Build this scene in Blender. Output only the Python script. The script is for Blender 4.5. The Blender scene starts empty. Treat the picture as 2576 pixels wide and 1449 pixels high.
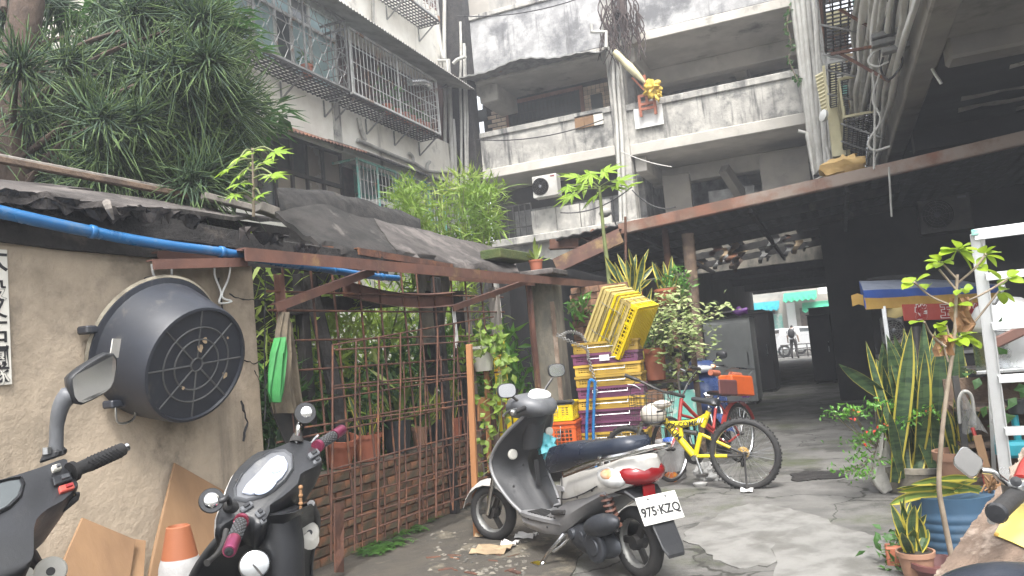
import bpy, bmesh, math, random
import numpy as np
from mathutils import Vector as V, Matrix as M, noise as NZ
random.seed(7); RNG = np.random.default_rng(7)
S = bpy.context.scene
COL = S.collection
# ---------------------------------------------------------------- camera
F, CX, CY, EYE = 2000.0, 1288.0, 724.5, 1.3          # photo measured at 2576 x 1449
def _d(x, y): return V(((x-CX)/F, -(y-CY)/F, 1.0))
_y = _d(2110, 820).normalized()
_z = _y.cross(_d(1110, 912)).normalized()
if _z.y < 0: _z = -_z
_x = _z.cross(_y)
if _x.x < 0: _x = -_x
RC = M((_x, _y, _z))                                  # world = RC @ (right, up, forward)
O = V((0, 0, EYE))
def ray(x, y): return RC @ _d(x, y)
def at_z(x, y, z=0.0): r = ray(x, y); return O + r*((z-EYE)/r.z)
def at_y(x, y, Y): r = ray(x, y); return O + r*(Y/r.y)
def at_x(x, y, X): r = ray(x, y); return O + r*(X/r.x)
def at_d(x, y, d): return O + ray(x, y)*d
def on_pl(x, y, P, N): r = ray(x, y); return O + r*((V(P)-O).dot(N)/r.dot(N))
WN = V((.996, -.086, 0))                              # shed wall / fence plane
def wall(x, y, off=0.0): return on_pl(x, y, V((-3.37, 4.02, 0)) + WN*off, WN)
cd = bpy.data.cameras.new('camera'); cam = bpy.data.objects.new('camera', cd); COL.objects.link(cam)
cd.sensor_width = 36; cd.lens = 36*F/2576; cd.clip_start = .05; cd.clip_end = 600
_r, _u, _f = RC.col[0], RC.col[1], RC.col[2]
cam.matrix_world = M(((_r[0], _u[0], -_f[0], 0), (_r[1], _u[1], -_f[1], 0), (_r[2], _u[2], -_f[2], EYE), (0, 0, 0, 1)))
S.camera = cam
# ---------------------------------------------------------------- light
SUN_EL, SUN_AZ = math.radians(58), math.radians(158)   # hazy sun, behind and to the right of the camera
w = bpy.data.worlds.new('World'); S.world = w; w.use_nodes = True
nt = w.node_tree; nt.nodes.clear()
sky = nt.nodes.new('ShaderNodeTexSky'); sky.sky_type = 'NISHITA'; sky.sun_disc = False
sky.sun_elevation = SUN_EL; sky.sun_rotation = SUN_AZ; sky.dust_density = 4; sky.air_density = 1.2
hs = nt.nodes.new('ShaderNodeHueSaturation'); hs.inputs['Saturation'].default_value = .22; hs.inputs['Value'].default_value = 1.15
bg = nt.nodes.new('ShaderNodeBackground'); bg.inputs[1].default_value = .15
ow = nt.nodes.new('ShaderNodeOutputWorld')
nt.links.new(sky.outputs[0], hs.inputs['Color']); nt.links.new(hs.outputs[0], bg.inputs[0]); nt.links.new(bg.outputs[0], ow.inputs[0])
sl = bpy.data.lights.new('sun', 'SUN'); sl.energy = 1.5; sl.angle = math.radians(14); sl.color = (1, .96, .9)
so = bpy.data.objects.new('sun', sl); COL.objects.link(so)
_sd = V((math.sin(SUN_AZ)*math.cos(SUN_EL), math.cos(SUN_AZ)*math.cos(SUN_EL), math.sin(SUN_EL)))
so.rotation_euler = _sd.to_track_quat('Z', 'Y').to_euler(); so.location = (0, 0, 30)
S.view_settings.view_transform = 'Standard'; S.view_settings.look = 'None'; S.view_settings.gamma = 1
S.view_settings.use_curve_mapping = False; S.view_settings.exposure = 1.62
S.cycles.max_bounces = 7; S.cycles.diffuse_bounces = 4; S.cycles.glossy_bounces = 3; S.cycles.transmission_bounces = 4
S.cycles.transparent_max_bounces = 6; S.cycles.caustics_reflective = False; S.cycles.caustics_refractive = False
# ---------------------------------------------------------------- materials
MATS = {}
def pm(name, c1, c2=None, sc=5.0, ro=.7, bump=.25, metal=0.0, c3=None, sc3=1.2, t3=(.5, .62), stretch=1.0, streak=None, transl=0.0,
       bsc=None, wave=None, coat=0.0, spec=.5, t12=(.35, .65), emit=0.0, alpha=1.0, trans=0.0, mix_obj=False):
    """procedural surface: colour c1..c2 by noise, patches of c3, relief"""
    m = bpy.data.materials.new(name); m.use_nodes = True; n = m.node_tree; L = n.links
    b = n.nodes['Principled BSDF']; out = n.nodes['Material Output']
    tc = n.nodes.new('ShaderNodeTexCoord'); mp = n.nodes.new('ShaderNodeMapping'); L.new(tc.outputs['Object'], mp.inputs[0])
    mp.inputs['Scale'].default_value = (1, 1, stretch)
    def noise(s, det=6, rough=.6, vec=mp):
        k = n.nodes.new('ShaderNodeTexNoise'); k.inputs['Scale'].default_value = s; k.inputs['Detail'].default_value = det
        k.inputs['Roughness'].default_value = rough; L.new(vec.outputs[0], k.inputs['Vector']); return k
    def ramp(src, a, z):
        r = n.nodes.new('ShaderNodeMapRange'); r.inputs[1].default_value = a; r.inputs[2].default_value = z; r.interpolation_type = 'SMOOTHSTEP'
        L.new(src, r.inputs[0]); return r
    def mix(f, a, c):
        x = n.nodes.new('ShaderNodeMix'); x.data_type = 'RGBA'; L.new(f, x.inputs[0])
        for i, q in ((6, a), (7, c)):
            if isinstance(q, tuple): x.inputs[i].default_value = (*q, 1)
            else: L.new(q, x.inputs[i])
        return x.outputs[2]
    k1 = noise(sc); col = c1
    c2 = c2 or tuple(q*.75 for q in c1)
    col = mix(ramp(k1.outputs[0], *t12).outputs[0], c1, c2)
    if c3: col = mix(ramp(noise(sc3, 8, .68).outputs[0], *t3).outputs[0], col, c3)
    if streak:                                          # vertical run-off streaks with a shape of their own
        mp2 = n.nodes.new('ShaderNodeMapping'); L.new(tc.outputs['Object'], mp2.inputs[0]); mp2.inputs['Scale'].default_value = (1, 1, .12)
        col = mix(ramp(noise(streak[1], 7, .65, mp2).outputs[0], *streak[2]).outputs[0], col, streak[0])
    if mix_obj:
        oi = n.nodes.new('ShaderNodeObjectInfo'); hv = n.nodes.new('ShaderNodeHueSaturation'); r = ramp(oi.outputs['Random'], 0, 1)
        r.interpolation_type = 'LINEAR'; r.inputs[3].default_value = .72; r.inputs[4].default_value = 1.25
        L.new(r.outputs[0], hv.inputs['Value']); L.new(col, hv.inputs['Color']) if not isinstance(col, tuple) else None; col = hv.outputs[0]
    L.new(col, b.inputs['Base Color'])
    b.inputs['Metallic'].default_value = metal; b.inputs['Coat Weight'].default_value = coat; b.inputs['Specular IOR Level'].default_value = spec
    rr = ramp(k1.outputs[0], .2, .8); rr.inputs[3].default_value = max(.03, ro-.12); rr.inputs[4].default_value = min(1, ro+.12)
    L.new(rr.outputs[0], b.inputs['Roughness'])
    b.inputs['Alpha'].default_value = alpha; b.inputs['Transmission Weight'].default_value = trans
    if emit: L.new(col, b.inputs['Emission Color']); b.inputs['Emission Strength'].default_value = emit
    if bump:
        bp = n.nodes.new('ShaderNodeBump'); bp.inputs['Strength'].default_value = bump; bp.inputs['Distance'].default_value = .02
        src = noise(bsc or sc*4, 8, .7).outputs[0]
        if wave:
            wv = n.nodes.new('ShaderNodeTexWave'); wv.inputs['Scale'].default_value = wave; wv.inputs['Distortion'].default_value = 3; L.new(mp.outputs[0], wv.inputs[0])
            src = wv.outputs[1]
        L.new(src, bp.inputs['Height']); L.new(bp.outputs[0], b.inputs['Normal'])
    if transl:
        tr = n.nodes.new('ShaderNodeBsdfTranslucent'); L.new(col, tr.inputs[0]); ms = n.nodes.new('ShaderNodeMixShader'); ms.inputs[0].default_value = transl
        L.new(b.outputs[0], ms.inputs[1]); L.new(tr.outputs[0], ms.inputs[2]); L.new(ms.outputs[0], out.inputs[0])
    MATS[name] = m; return m
pm('facade', (.46, .46, .46), (.30, .30, .305), 3.2, .9, .5, c3=(.15, .153, .16), sc3=1.3, t3=(.44, .64), streak=((.10, .10, .105), 3.4, (.52, .72)))
pm('parapet', (.50, .485, .445), (.33, .32, .30), 3.5, .9, .5, c3=(.15, .15, .145), sc3=1.5, t3=(.50, .66), streak=((.085, .085, .085), 4.2, (.50, .68)))
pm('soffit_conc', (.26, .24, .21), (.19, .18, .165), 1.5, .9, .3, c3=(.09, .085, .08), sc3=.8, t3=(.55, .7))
pm('shaded_soffit', (.03, .03, .033), (.018, .018, .02), 1.2, .85, .4, c3=(.32, .30, .26), sc3=1.5, t3=(.66, .70), stretch=1)  # near black holds the shade deep under the overhang; pale streaks are peeled paint
pm('cream_plaster', (.82, .80, .73), (.70, .67, .60), 1.7, .9, .3, c3=(.40, .38, .35), sc3=1.0, t3=(.56, .70), streak=((.27, .25, .22), 2.0, (.58, .78)))
pm('shed_plaster', (.47, .385, .29), (.325, .268, .20), 2.3, .9, .55, c3=(.135, .115, .09), sc3=1.5, t3=(.52, .74), streak=((.12, .105, .085), 2.6, (.54, .78)), bsc=22)
pm('felt', (.085, .075, .07), (.045, .04, .038), 4, .95, 1.0, c3=(.16, .142, .132), sc3=2.6, t3=(.5, .66), bsc=14)
pm('felt_dark', (.035, .031, .029), (.018, .017, .016), 4, .95, 1.0, c3=(.10, .09, .083), sc3=2.4, t3=(.56, .66), bsc=12)
pm('charred', (.03, .027, .025), (.014, .013, .013), 9, .8, .9, c3=(.07, .06, .05), sc3=4, t3=(.6, .7))  # burnt wood; also the black of shaded gaps and silhouettes
pm('grey_timber', (.30, .27, .24), (.17, .155, .14), 5, .9, .6, c3=(.42, .40, .37), sc3=3, t3=(.55, .7), stretch=.3)
pm('rot_wood', (.16, .11, .075), (.07, .05, .04), 6, .9, .8, c3=(.30, .22, .15), sc3=4, t3=(.6, .7))
pm('plywood', (.26, .155, .08), (.19, .11, .058), 2.6, .8, .2, c3=(.16, .095, .05), sc3=2.6, t3=(.62, .78), stretch=.25)
pm('stake', (.36, .17, .07), (.27, .12, .05), 5, .65, .15, stretch=.2)
pm('board', (.27, .195, .145), (.14, .10, .075), 9, .92, 1.0, c3=(.36, .29, .235), sc3=8, t3=(.5, .62), stretch=.35, bsc=30)
pm('rust', (.125, .055, .034), (.07, .036, .027), 7, .85, .5, c3=(.20, .085, .04), sc3=5, t3=(.52, .66))
pm('rust_paint', (.155, .075, .055), (.10, .052, .042), 3.5, .6, .25, c3=(.30, .20, .09), sc3=1.7, t3=(.56, .72))
pm('rust_beam', (.21, .085, .05), (.15, .085, .06), 3, .8, .35, c3=(.27, .215, .18), sc3=.9, t3=(.44, .60), streak=((.10, .05, .035), 4, (.58, .74)))
pm('old_steel', (.30, .30, .29), (.20, .20, .195), 6, .55, .2, metal=.6, c3=(.22, .12, .07), sc3=4, t3=(.6, .7))
pm('cage_white', (.46, .465, .455), (.34, .34, .33), 6, .65, .1, c3=(.24, .14, .085), sc3=3, t3=(.54, .66))
pm('teal_paint', (.16, .42, .36), (.13, .33, .29), 4, .6, .1, c3=(.5, .52, .48), sc3=4, t3=(.5, .62))
pm('pvc', (.54, .535, .505), (.41, .40, .37), 3, .5, .08, c3=(.36, .34, .30), sc3=2.4, t3=(.56, .74))
pm('pvc_old', (.40, .395, .37), (.28, .27, .25), 3, .6, .1)
pm('blue_pvc', (.022, .14, .34), (.018, .115, .29), 3, .3, .05, spec=.6, c3=(.09, .16, .25), sc3=4, t3=(.54, .72))
pm('cable', (.03, .03, .032), None, 4, .6, .0)
pm('black_plastic', (.022, .023, .026), (.016, .017, .019), 5, .42, .10, c3=(.06, .058, .055), sc3=3, t3=(.58, .8), bsc=60)
pm('grey_plastic', (.115, .12, .13), (.09, .094, .10), 4, .45, .10, c3=(.24, .235, .22), sc3=3, t3=(.6, .8), bsc=60)
pm('tub_plastic', (.030, .034, .045), (.022, .025, .033), 2.5, .45, .06, c3=(.075, .073, .070), sc3=7, t3=(.56, .76), bsc=12, streak=((.07, .066, .06), 9, (.62, .76)))
pm('tub_rib', (.10, .10, .10), (.075, .076, .078), 5, .55, .1)
pm('rope', (.27, .245, .19), (.17, .15, .115), 12, .9, .4)
pm('dark_grey', (.042, .043, .046), (.033, .034, .037), 4, .58, .12, c3=(.06, .058, .055), sc3=3, t3=(.58, .8), bsc=60)
pm('rubber', (.02, .02, .021), (.032, .03, .029), 8, .75, .3)
pm('seat_vinyl', (.016, .021, .035), (.02, .026, .04), 6, .33, .12, bsc=70)
pm('silver_paint', (.27, .27, .275), (.21, .21, .215), 3, .5, .08, metal=.2, c3=(.22, .21, .2), sc3=4, t3=(.6, .76))
pm('white_paint', (.50, .49, .465), (.42, .41, .385), 3, .45, .06, c3=(.26, .235, .205), sc3=4, t3=(.52, .74))
pm('clean_white', (.78, .78, .76), (.74, .74, .72), 2, .4, .02)
pm('blue_paint', (.045, .075, .19), (.035, .06, .16), 2, .3, .04, coat=.4, c3=(.10, .11, .16), sc3=3, t3=(.62, .8))
pm('red_paint', (.36, .035, .03), (.27, .03, .025), 3, .4, .05)
pm('pink_alu', (.36, .06, .10), (.24, .05, .12), 9, .3, .05, metal=.7)
pm('yellow_paint', (.74, .58, .02), (.66, .50, .02), 3, .38, .05, c3=(.42, .31, .05), sc3=4, t3=(.66, .8))
pm('chrome', (.75, .75, .74), (.6, .6, .6), 6, .16, .03, metal=1)
pm('mirror', (.86, .87, .88), (.82, .83, .84), 3, .05, 0, metal=1)
pm('steel', (.56, .57, .57), (.46, .47, .47), 5, .3, .05, metal=1, c3=(.33, .32, .30), sc3=3, t3=(.6, .8))
pm('alu', (.78, .79, .79), (.66, .67, .67), 4, .34, .05, metal=.75)
pm('dark_metal', (.05, .05, .052), (.08, .075, .07), 8, .5, .15, metal=.6)
pm('engine', (.05, .055, .065), (.035, .038, .044), 6, .5, .15, metal=.3, c3=(.12, .11, .10), sc3=5, t3=(.6, .75))
pm('red_lens', (.25, .008, .012), (.19, .007, .010), 5, .2, .03, coat=.3)
pm('amber_lens', (.62, .24, .08), (.72, .55, .42), 7, .15, .02, coat=.5)
pm('clear_lens', (.72, .73, .72), (.55, .56, .56), 9, .1, .03, coat=.6)
pm('dial_face', (.42, .45, .52), (.33, .36, .43), 5, .5, .0, spec=.25)
pm('dial_grey', (.30, .34, .42), (.24, .28, .35), 5, .3, .0)
pm('glass', (.05, .06, .065), (.09, .10, .10), 1.5, .12, .02, spec=.8)
pm('tan_glass', (.34, .29, .24), (.22, .19, .165), .8, .22, .03, spec=.6)
pm('curtain', (.35, .48, .50), (.25, .36, .38), 2, .8, .1)
pm('dark_frame', (.055, .045, .042), (.035, .03, .03), 4, .6, .1)
pm('dark_inside', (.018, .017, .018), (.011, .011, .012), 2, .9, .1)  # near black to put the arcade and alley shade into the colour
pm('red_wall', (.14, .085, .075), (.08, .055, .05), 3, .9, .2)
pm('tile', (.70, .57, .44), (.58, .46, .35), 4, .5, .05, mix_obj=True)
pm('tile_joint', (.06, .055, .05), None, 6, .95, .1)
pm('tile_brown', (.30, .15, .10), (.22, .11, .08), 4, .6, .1)
pm('brick', (.28, .125, .065), (.19, .10, .06), 8, .92, .6, c3=(.10, .085, .055), sc3=3, t3=(.46, .60), mix_obj=True)
pm('mortar', (.17, .145, .115), (.10, .09, .07), 6, .95, .6, c3=(.055, .065, .03), sc3=2, t3=(.5, .65))
pm('screen_brick', (.25, .13, .075), (.15, .09, .06), 9, .92, .6, c3=(.09, .07, .05), sc3=3, t3=(.54, .68), mix_obj=True)
pm('post_conc', (.25, .225, .18), (.15, .14, .12), 6, .9, .6, c3=(.07, .068, .062), sc3=2.2, t3=(.48, .64), stretch=.5)
pm('terracotta', (.36, .12, .065), (.29, .095, .055), 3, .7, .1, c3=(.33, .20, .14), sc3=4, t3=(.62, .8))
pm('clay_brown', (.33, .185, .12), (.26, .145, .095), 3, .7, .1, c3=(.20, .15, .11), sc3=3, t3=(.6, .75))
pm('maroon', (.13, .05, .045), (.10, .04, .04), 3, .5, .08)
pm('soil', (.045, .034, .024), (.025, .02, .015), 14, 1, .8)
pm('black_pot', (.03, .033, .036), (.022, .024, .026), 5, .55, .1)
pm('pot_white', (.62, .60, .54), (.5, .48, .42), 4, .6, .08)
pm('crate_yellow', (.42, .27, .035), (.34, .215, .03), 4, .5, .05, c3=(.33, .22, .06), sc3=3, t3=(.56, .74), mix_obj=True)
pm('crate_pale', (.50, .40, .15), (.41, .32, .115), 4, .55, .05, c3=(.34, .27, .12), sc3=4, t3=(.6, .74))
pm('crate_bright', (.66, .50, .008), (.58, .42, .008), 4, .42, .04)
pm('crate_purple', (.115, .03, .075), (.085, .024, .056), 4, .5, .05, c3=(.15, .10, .11), sc3=4, t3=(.58, .74), mix_obj=True)
pm('crate_orange', (.55, .10, .018), (.46, .085, .015), 4, .45, .04)
pm('cone_orange', (.32, .105, .045), (.26, .088, .038), 3, .6, .08)
pm('cone_white', (.44, .435, .43), (.34, .335, .33), 5, .6, .25)
pm('blue_cloth', (.04, .11, .42), (.035, .09, .34), 4, .8, .2)
pm('blue_grey_cloth', (.26, .29, .36), (.2, .23, .29), 4, .8, .2)
pm('mustard', (.58, .36, .085), (.48, .29, .065), 3, .75, .2)
pm('sign_red', (.42, .075, .055), (.36, .06, .045), 3, .6, .05)
pm('letter_red', (.34, .02, .02), None, 5, .6, 0)
pm('letter_white', (.74, .72, .68), None, 5, .6, 0)
pm('ink', (.018, .018, .02), None, 5, .7, 0)
pm('paper', (.72, .70, .63), (.62, .60, .54), 3, .8, .05)
pm('yellow_card', (.82, .66, .18), (.78, .62, .16), 2, .6, .04)
pm('plate_white', (.68, .68, .64), (.58, .58, .55), 5, .45, .06, c3=(.34, .33, .3), sc3=7, t3=(.64, .76))
pm('green_cloth', (.035, .22, .055), (.025, .15, .04), 4, .7, .3)
pm('canvas', (.155, .125, .085), (.09, .075, .055), 5, .9, .5)
pm('cyan_plastic', (.16, .56, .62), (.12, .46, .52), 12, .3, .2)
pm('teal_plastic', (.02, .32, .40), None, 4, .5, .05)
pm('yellow_bag', (.80, .58, .10), (.72, .50, .08), 8, .5, .3, transl=.15)
pm('purple_bag', (.26, .06, .42), (.2, .05, .33), 8, .4, .2)
pm('clear_bag', (.55, .55, .54), (.46, .46, .45), 9, .3, .4, alpha=.55)
pm('netting', (.46, .46, .45), (.36, .36, .35), 20, .8, .1, alpha=.45)
pm('barrel_blue', (.032, .075, .13), (.026, .062, .105), 2.5, .62, .15, c3=(.085, .10, .11), sc3=2.2, t3=(.50, .70))
pm('helmet', (.58, .54, .47), (.5, .46, .4), 6, .5, .08, c3=(.4, .36, .3), sc3=5, t3=(.6, .75))
pm('cup_orange', (.72, .34, .04), (.60, .12, .04), 16, .5, .0)
pm('stone_white', (.56, .54, .50), (.42, .41, .38), 4, .9, .5, c3=(.18, .17, .14), sc3=3, t3=(.58, .7))
pm('cardboard', (.36, .27, .17), (.27, .20, .125), 6, .9, .3)
pm('skin', (.42, .27, .20), None, 5, .6, .02)
pm('shirt_white', (.72, .72, .72), None, 8, .9, .1)
pm('trousers', (.055, .05, .05), None, 8, .9, .1)
pm('hair', (.03, .025, .022), None, 8, .8, .1)
pm('car_white', (.80, .80, .79), (.77, .77, .76), 1, .22, .0, coat=.6)
pm('awning_green', (.05, .42, .24), (.04, .34, .2), 3, .7, .1)
pm('awning_orange', (.72, .30, .04), (.62, .25, .03), 3, .7, .1)
pm('far_wall', (.45, .42, .37), (.33, .31, .28), 1, .9, .1, c3=(.2, .2, .19), sc3=.6, t3=(.56, .7))
pm('sign_yellow', (.80, .68, .04), None, 3, .5, 0)
pm('cream_metal', (.62, .57, .36), (.54, .49, .3), 3, .5, .06)
pm('sack', (.58, .40, .17), (.48, .32, .13), 7, .9, .4)
pm('roots', (.085, .06, .055), (.05, .038, .036), 9, .9, .8)
pm('bark', (.10, .068, .05), (.055, .04, .032), 7, .95, 1.0, stretch=.6)
pm('stem_grey', (.27, .22, .165), (.19, .15, .11), 8, .85, .3)
pm('stem_green', (.20, .24, .09), (.15, .17, .07), 6, .7, .1)
pm('pine_leaf', (.08, .135, .075), (.05, .09, .052), 2.2, .65, 0, c3=(.12, .18, .075), sc3=.9, t3=(.54, .68), transl=.15)
pm('mango_leaf', (.065, .17, .035), (.04, .11, .028), 2.5, .38, 0, c3=(.10, .19, .035), sc3=1.2, t3=(.55, .7), transl=.3)
pm('papaya_leaf', (.34, .50, .06), (.26, .42, .05), 3, .5, .1, transl=.45)
pm('bamboo_leaf', (.25, .36, .06), (.17, .28, .05), 2.5, .5, 0, c3=(.36, .42, .12), sc3=1.5, t3=(.52, .66), transl=.45)
pm('bamboo_leaf_lit', (.36, .48, .09), (.26, .38, .07), 2.5, .5, 0, c3=(.46, .52, .18), sc3=1.5, t3=(.52, .66), transl=.4)  # bamboo leaf colour brightened to offset the shade of the roof
pm('garden_leaf', (.075, .18, .045), (.045, .11, .035), 3, .45, 0, c3=(.17, .29, .07), sc3=1.6, t3=(.52, .66), transl=.3)
pm('shiny_leaf', (.13, .31, .045), (.085, .22, .04), 3, .35, 0, transl=.35)
pm('snake_leaf', (.075, .125, .055), (.032, .062, .035), 6, .42, .06, stretch=5.0, t12=(.44, .58), transl=.08)
pm('snake_pale', (.17, .24, .055), (.12, .19, .045), 7, .42, .06, transl=.15)
pm('snake_edge', (.56, .47, .08), (.44, .38, .06), 6, .45, .03, transl=.15)
pm('aloe_leaf', (.20, .26, .06), (.15, .21, .05), 6, .45, .03, transl=.15)
pm('sapling_leaf', (.34, .47, .035), (.25, .38, .035), 8, .4, .05, transl=.45)
pm('varieg_leaf', (.42, .46, .22), (.20, .28, .09), 12, .5, 0, transl=.3)
pm('dry_leaf', (.28, .15, .07), (.2, .11, .05), 8, .8, .2)
pm('moss', (.05, .075, .02), (.085, .10, .03), 9, 1, .8)
pm('fern', (.07, .17, .03), (.045, .12, .025), 4, .6, 0, transl=.3)
pm('red_flower', (.62, .04, .02), None, 4, .5, 0)
pm('litter_white', (.68, .67, .65), (.55, .54, .52), 9, .6, .2)
pm('asphalt', (.07, .07, .07), (.05, .05, .05), 3, .95, .3)
pm('lit_tube', (1, 1, 1), None, 3, .5, 0, emit=1.5)
# ---------------------------------------------------------------- mesh helpers
def perp(d):
    a = V((0, 0, 1)) if abs(d.z) < .9 else V((1, 0, 0))
    u = d.cross(a).normalized(); return u, d.cross(u).normalized()
class MB:
    def __init__(s): s.v, s.f, s.m = [], [], []
    def add(s, vs, fs, mi=0):
        o = len(s.v); s.v += [V(p) for p in vs]; s.f += [tuple(i+o for i in f) for f in fs]; s.m += [mi]*len(fs); return s
    def obox(s, c, ax, ay, az, mi=0):
        """box centred at c with half-axis vectors"""
        c = V(c); ax, ay, az = V(ax), V(ay), V(az)
        vs = [c+ax*i+ay*j+az*k for i in (-1, 1) for j in (-1, 1) for k in (-1, 1)]
        return s.add(vs, [(0, 1, 3, 2), (4, 6, 7, 5), (0, 4, 5, 1), (2, 3, 7, 6), (0, 2, 6, 4), (1, 5, 7, 3)], mi)
    def box(s, x0, x1, y0, y1, z0, z1, mi=0):
        return s.obox(((x0+x1)/2, (y0+y1)/2, (z0+z1)/2), ((x1-x0)/2, 0, 0), (0, (y1-y0)/2, 0), (0, 0, (z1-z0)/2), mi)
    def beam(s, p, q, w, h, up=(0, 0, 1), mi=0):
        p, q = V(p), V(q); d = q-p; a = d.normalized(); side = a.cross(V(up)).normalized(); u = side.cross(a)
        return s.obox((p+q)/2, d/2, side*(w/2), u*(h/2), mi)
    def tube(s, pts, r, n=6, mi=0, cap=True):
        pts = [V(p) for p in pts]; k = len(pts); rs = [r]*k if not hasattr(r, '__len__') else r
        vs, fs = [], []; u = None
        for i, p in enumerate(pts):
            d = (pts[min(i+1, k-1)]-pts[max(i-1, 0)])
            d = d.normalized() if d.length > 1e-9 else V((0, 0, 1))
            if u is None: u, _ = perp(d)
            u = u-d*u.dot(d); u = u.normalized() if u.length > 1e-6 else perp(d)[0]
            w_ = d.cross(u)
            for j in range(n):
                a = 2*math.pi*j/n; vs.append(p+(u*math.cos(a)+w_*math.sin(a))*rs[i])
        for i in range(k-1):
            for j in range(n):
                fs.append((i*n+j, i*n+(j+1) % n, (i+1)*n+(j+1) % n, (i+1)*n+j))
        if cap: fs += [tuple(range(n))[::-1], tuple((k-1)*n+j for j in range(n))]
        return s.add(vs, fs, mi)
    def lathe(s, prof, c, axis=(0, 0, 1), n=24, mi=0, arc=1.0, start=None):
        c = V(c); a = V(axis).normalized(); u, w_ = perp(a)
        if start is not None: u = (V(start)-a*V(start).dot(a)).normalized(); w_ = a.cross(u)
        vs, fs = [], []; m_ = n if arc >= 1 else n+1
        for r, h in prof:
            for j in range(m_):
                t = 2*math.pi*arc*j/n; vs.append(c+a*h+(u*math.cos(t)+w_*math.sin(t))*r)
        for i in range(len(prof)-1):
            for j in range(n):
                j2 = (j+1) % m_
                fs.append((i*m_+j, i*m_+j2, (i+1)*m_+j2, (i+1)*m_+j))
        if arc >= 1 and abs(prof[0][0]-prof[-1][0])+abs(prof[0][1]-prof[-1][1]) > 1e-6:
            if prof[0][0] > 1e-5: fs.append(tuple(range(m_))[::-1])
            if prof[-1][0] > 1e-5: fs.append(tuple((len(prof)-1)*m_+j for j in range(m_)))
        return s.add(vs, fs, mi)
    def loft(s, rings, closed=True, cap=True, mi=0):
        n = len(rings[0]); vs = [p for r in rings for p in r]; fs = []
        for i in range(len(rings)-1):
            for j in range(n if closed else n-1):
                fs.append((i*n+j, i*n+(j+1) % n, (i+1)*n+(j+1) % n, (i+1)*n+j))
        if cap and closed: fs += [tuple(range(n))[::-1], tuple((len(rings)-1)*n+j for j in range(n))]
        return s.add(vs, fs, mi)
    def relief(s, poly, nrm, layers, mi=0):
        """solid from an outline: rings of (scale about centroid, height along nrm)"""
        poly = [V(p) for p in poly]; c = sum(poly, V((0, 0, 0)))/len(poly); nrm = V(nrm)
        return s.loft([[c+(p-c)*k+nrm*h for p in poly] for k, h in layers], mi=mi)
    def prism(s, poly, vec, mi=0):
        poly = [V(p) for p in poly]; vec = V(vec); return s.loft([poly, [p+vec for p in poly]], mi=mi)
    def sphere(s, c, r, n=10, k=7, mi=0, sc=(1, 1, 1), jit=0):
        c = V(c); vs, fs = [], []
        for i in range(k+1):
            t = math.pi*i/k
            for j in range(n):
                a = 2*math.pi*j/n; q = V((math.sin(t)*math.cos(a)*sc[0], math.sin(t)*math.sin(a)*sc[1], math.cos(t)*sc[2]))
                if jit: q *= 1+jit*NZ.noise(q*2.3+c*5)
                vs.append(c+q*r)
        for i in range(k):
            for j in range(n): fs.append((i*n+j, (i+1)*n+j, (i+1)*n+(j+1) % n, i*n+(j+1) % n))
        return s.add(vs, fs, mi)
    def sheet(s, grid, th=None, mi=0):
        """rows of points -> surface; th gives it thickness along -normal-ish vector"""
        R, C = len(grid), len(grid[0]); vs = [V(p) for r in grid for p in r]; fs = []
        for i in range(R-1):
            for j in range(C-1): fs.append((i*C+j, i*C+j+1, (i+1)*C+j+1, (i+1)*C+j))
        if th is None: return s.add(vs, fs, mi)
        th = V(th); N = len(vs); vs2 = vs+[p+th for p in vs]; f2 = fs+[tuple(i+N for i in f)[::-1] for f in fs]
        edge = [j for j in range(C)]+[i*C+C-1 for i in range(1, R)]+[(R-1)*C+j for j in range(C-2, -1, -1)]+[i*C for i in range(R-2, 0, -1)]
        for a, b in zip(edge, edge[1:]+edge[:1]): f2.append((b, a, a+N, b+N))
        return s.add(vs2, f2, mi)
def org(o):
    p = V((0, 0, 0))
    while o: p += o.location; o = o.parent
    return p
def put(mb, name, mat, parent=None, smooth=None, bevel=0, label=None, base=None, seg=1, flip=True):
    """link a mesh builder as one object (verts are in world space)"""
    me = bpy.data.meshes.new(name)
    if parent is not None: o0 = org(parent)
    elif base is not None: o0 = V(base)
    else:
        xs = [p.x for p in mb.v]; ys = [p.y for p in mb.v]; zs = [p.z for p in mb.v]
        o0 = V(((min(xs)+max(xs))/2, (min(ys)+max(ys))/2, min(zs)))
    me.from_pydata([tuple(p-o0) for p in mb.v], [], mb.f)
    for q in (mat if isinstance(mat, (list, tuple)) else [mat]): me.materials.append(MATS[q])
    if any(mb.m): me.polygons.foreach_set('material_index', mb.m)
    if flip:
        b = bmesh.new(); b.from_mesh(me); bmesh.ops.recalc_face_normals(b, faces=b.faces); b.to_mesh(me); b.free()
    if smooth is not None:
        me.shade_smooth(); me.set_sharp_from_angle(angle=math.radians(smooth))
    me.update()
    o = bpy.data.objects.new(name, me); COL.objects.link(o)
    if parent is not None: o.parent = parent
    else: o.location = o0
    if bevel:
        bv = o.modifiers.new('bevel', 'BEVEL'); bv.width = bevel; bv.segments = seg; bv.limit_method = 'ANGLE'; bv.angle_limit = math.radians(40)
    if label: o['label'] = label
    return o
def tag(o, label, cat, group=None, kind=None):
    o['label'] = label; o['category'] = cat
    if group: o['group'] = group
    if kind: o['kind'] = kind
    return o
def struct(o, label=None):
    o['kind'] = 'structure'
    if label: o['label'] = label
    return o
def stuff(o): o['kind'] = 'stuff'; return o
def thing(name, label, cat, loc, group=None):
    o = bpy.data.objects.new(name, None); COL.objects.link(o); o.location = V(loc); o.empty_display_size = .1
    return tag(o, label, cat, group)
def copy_tree(o, parent=None):
    c = o.copy(); COL.objects.link(c)
    if parent is not None: c.parent = parent
    for ch in list(o.children): copy_tree(ch, c)
    return c
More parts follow.
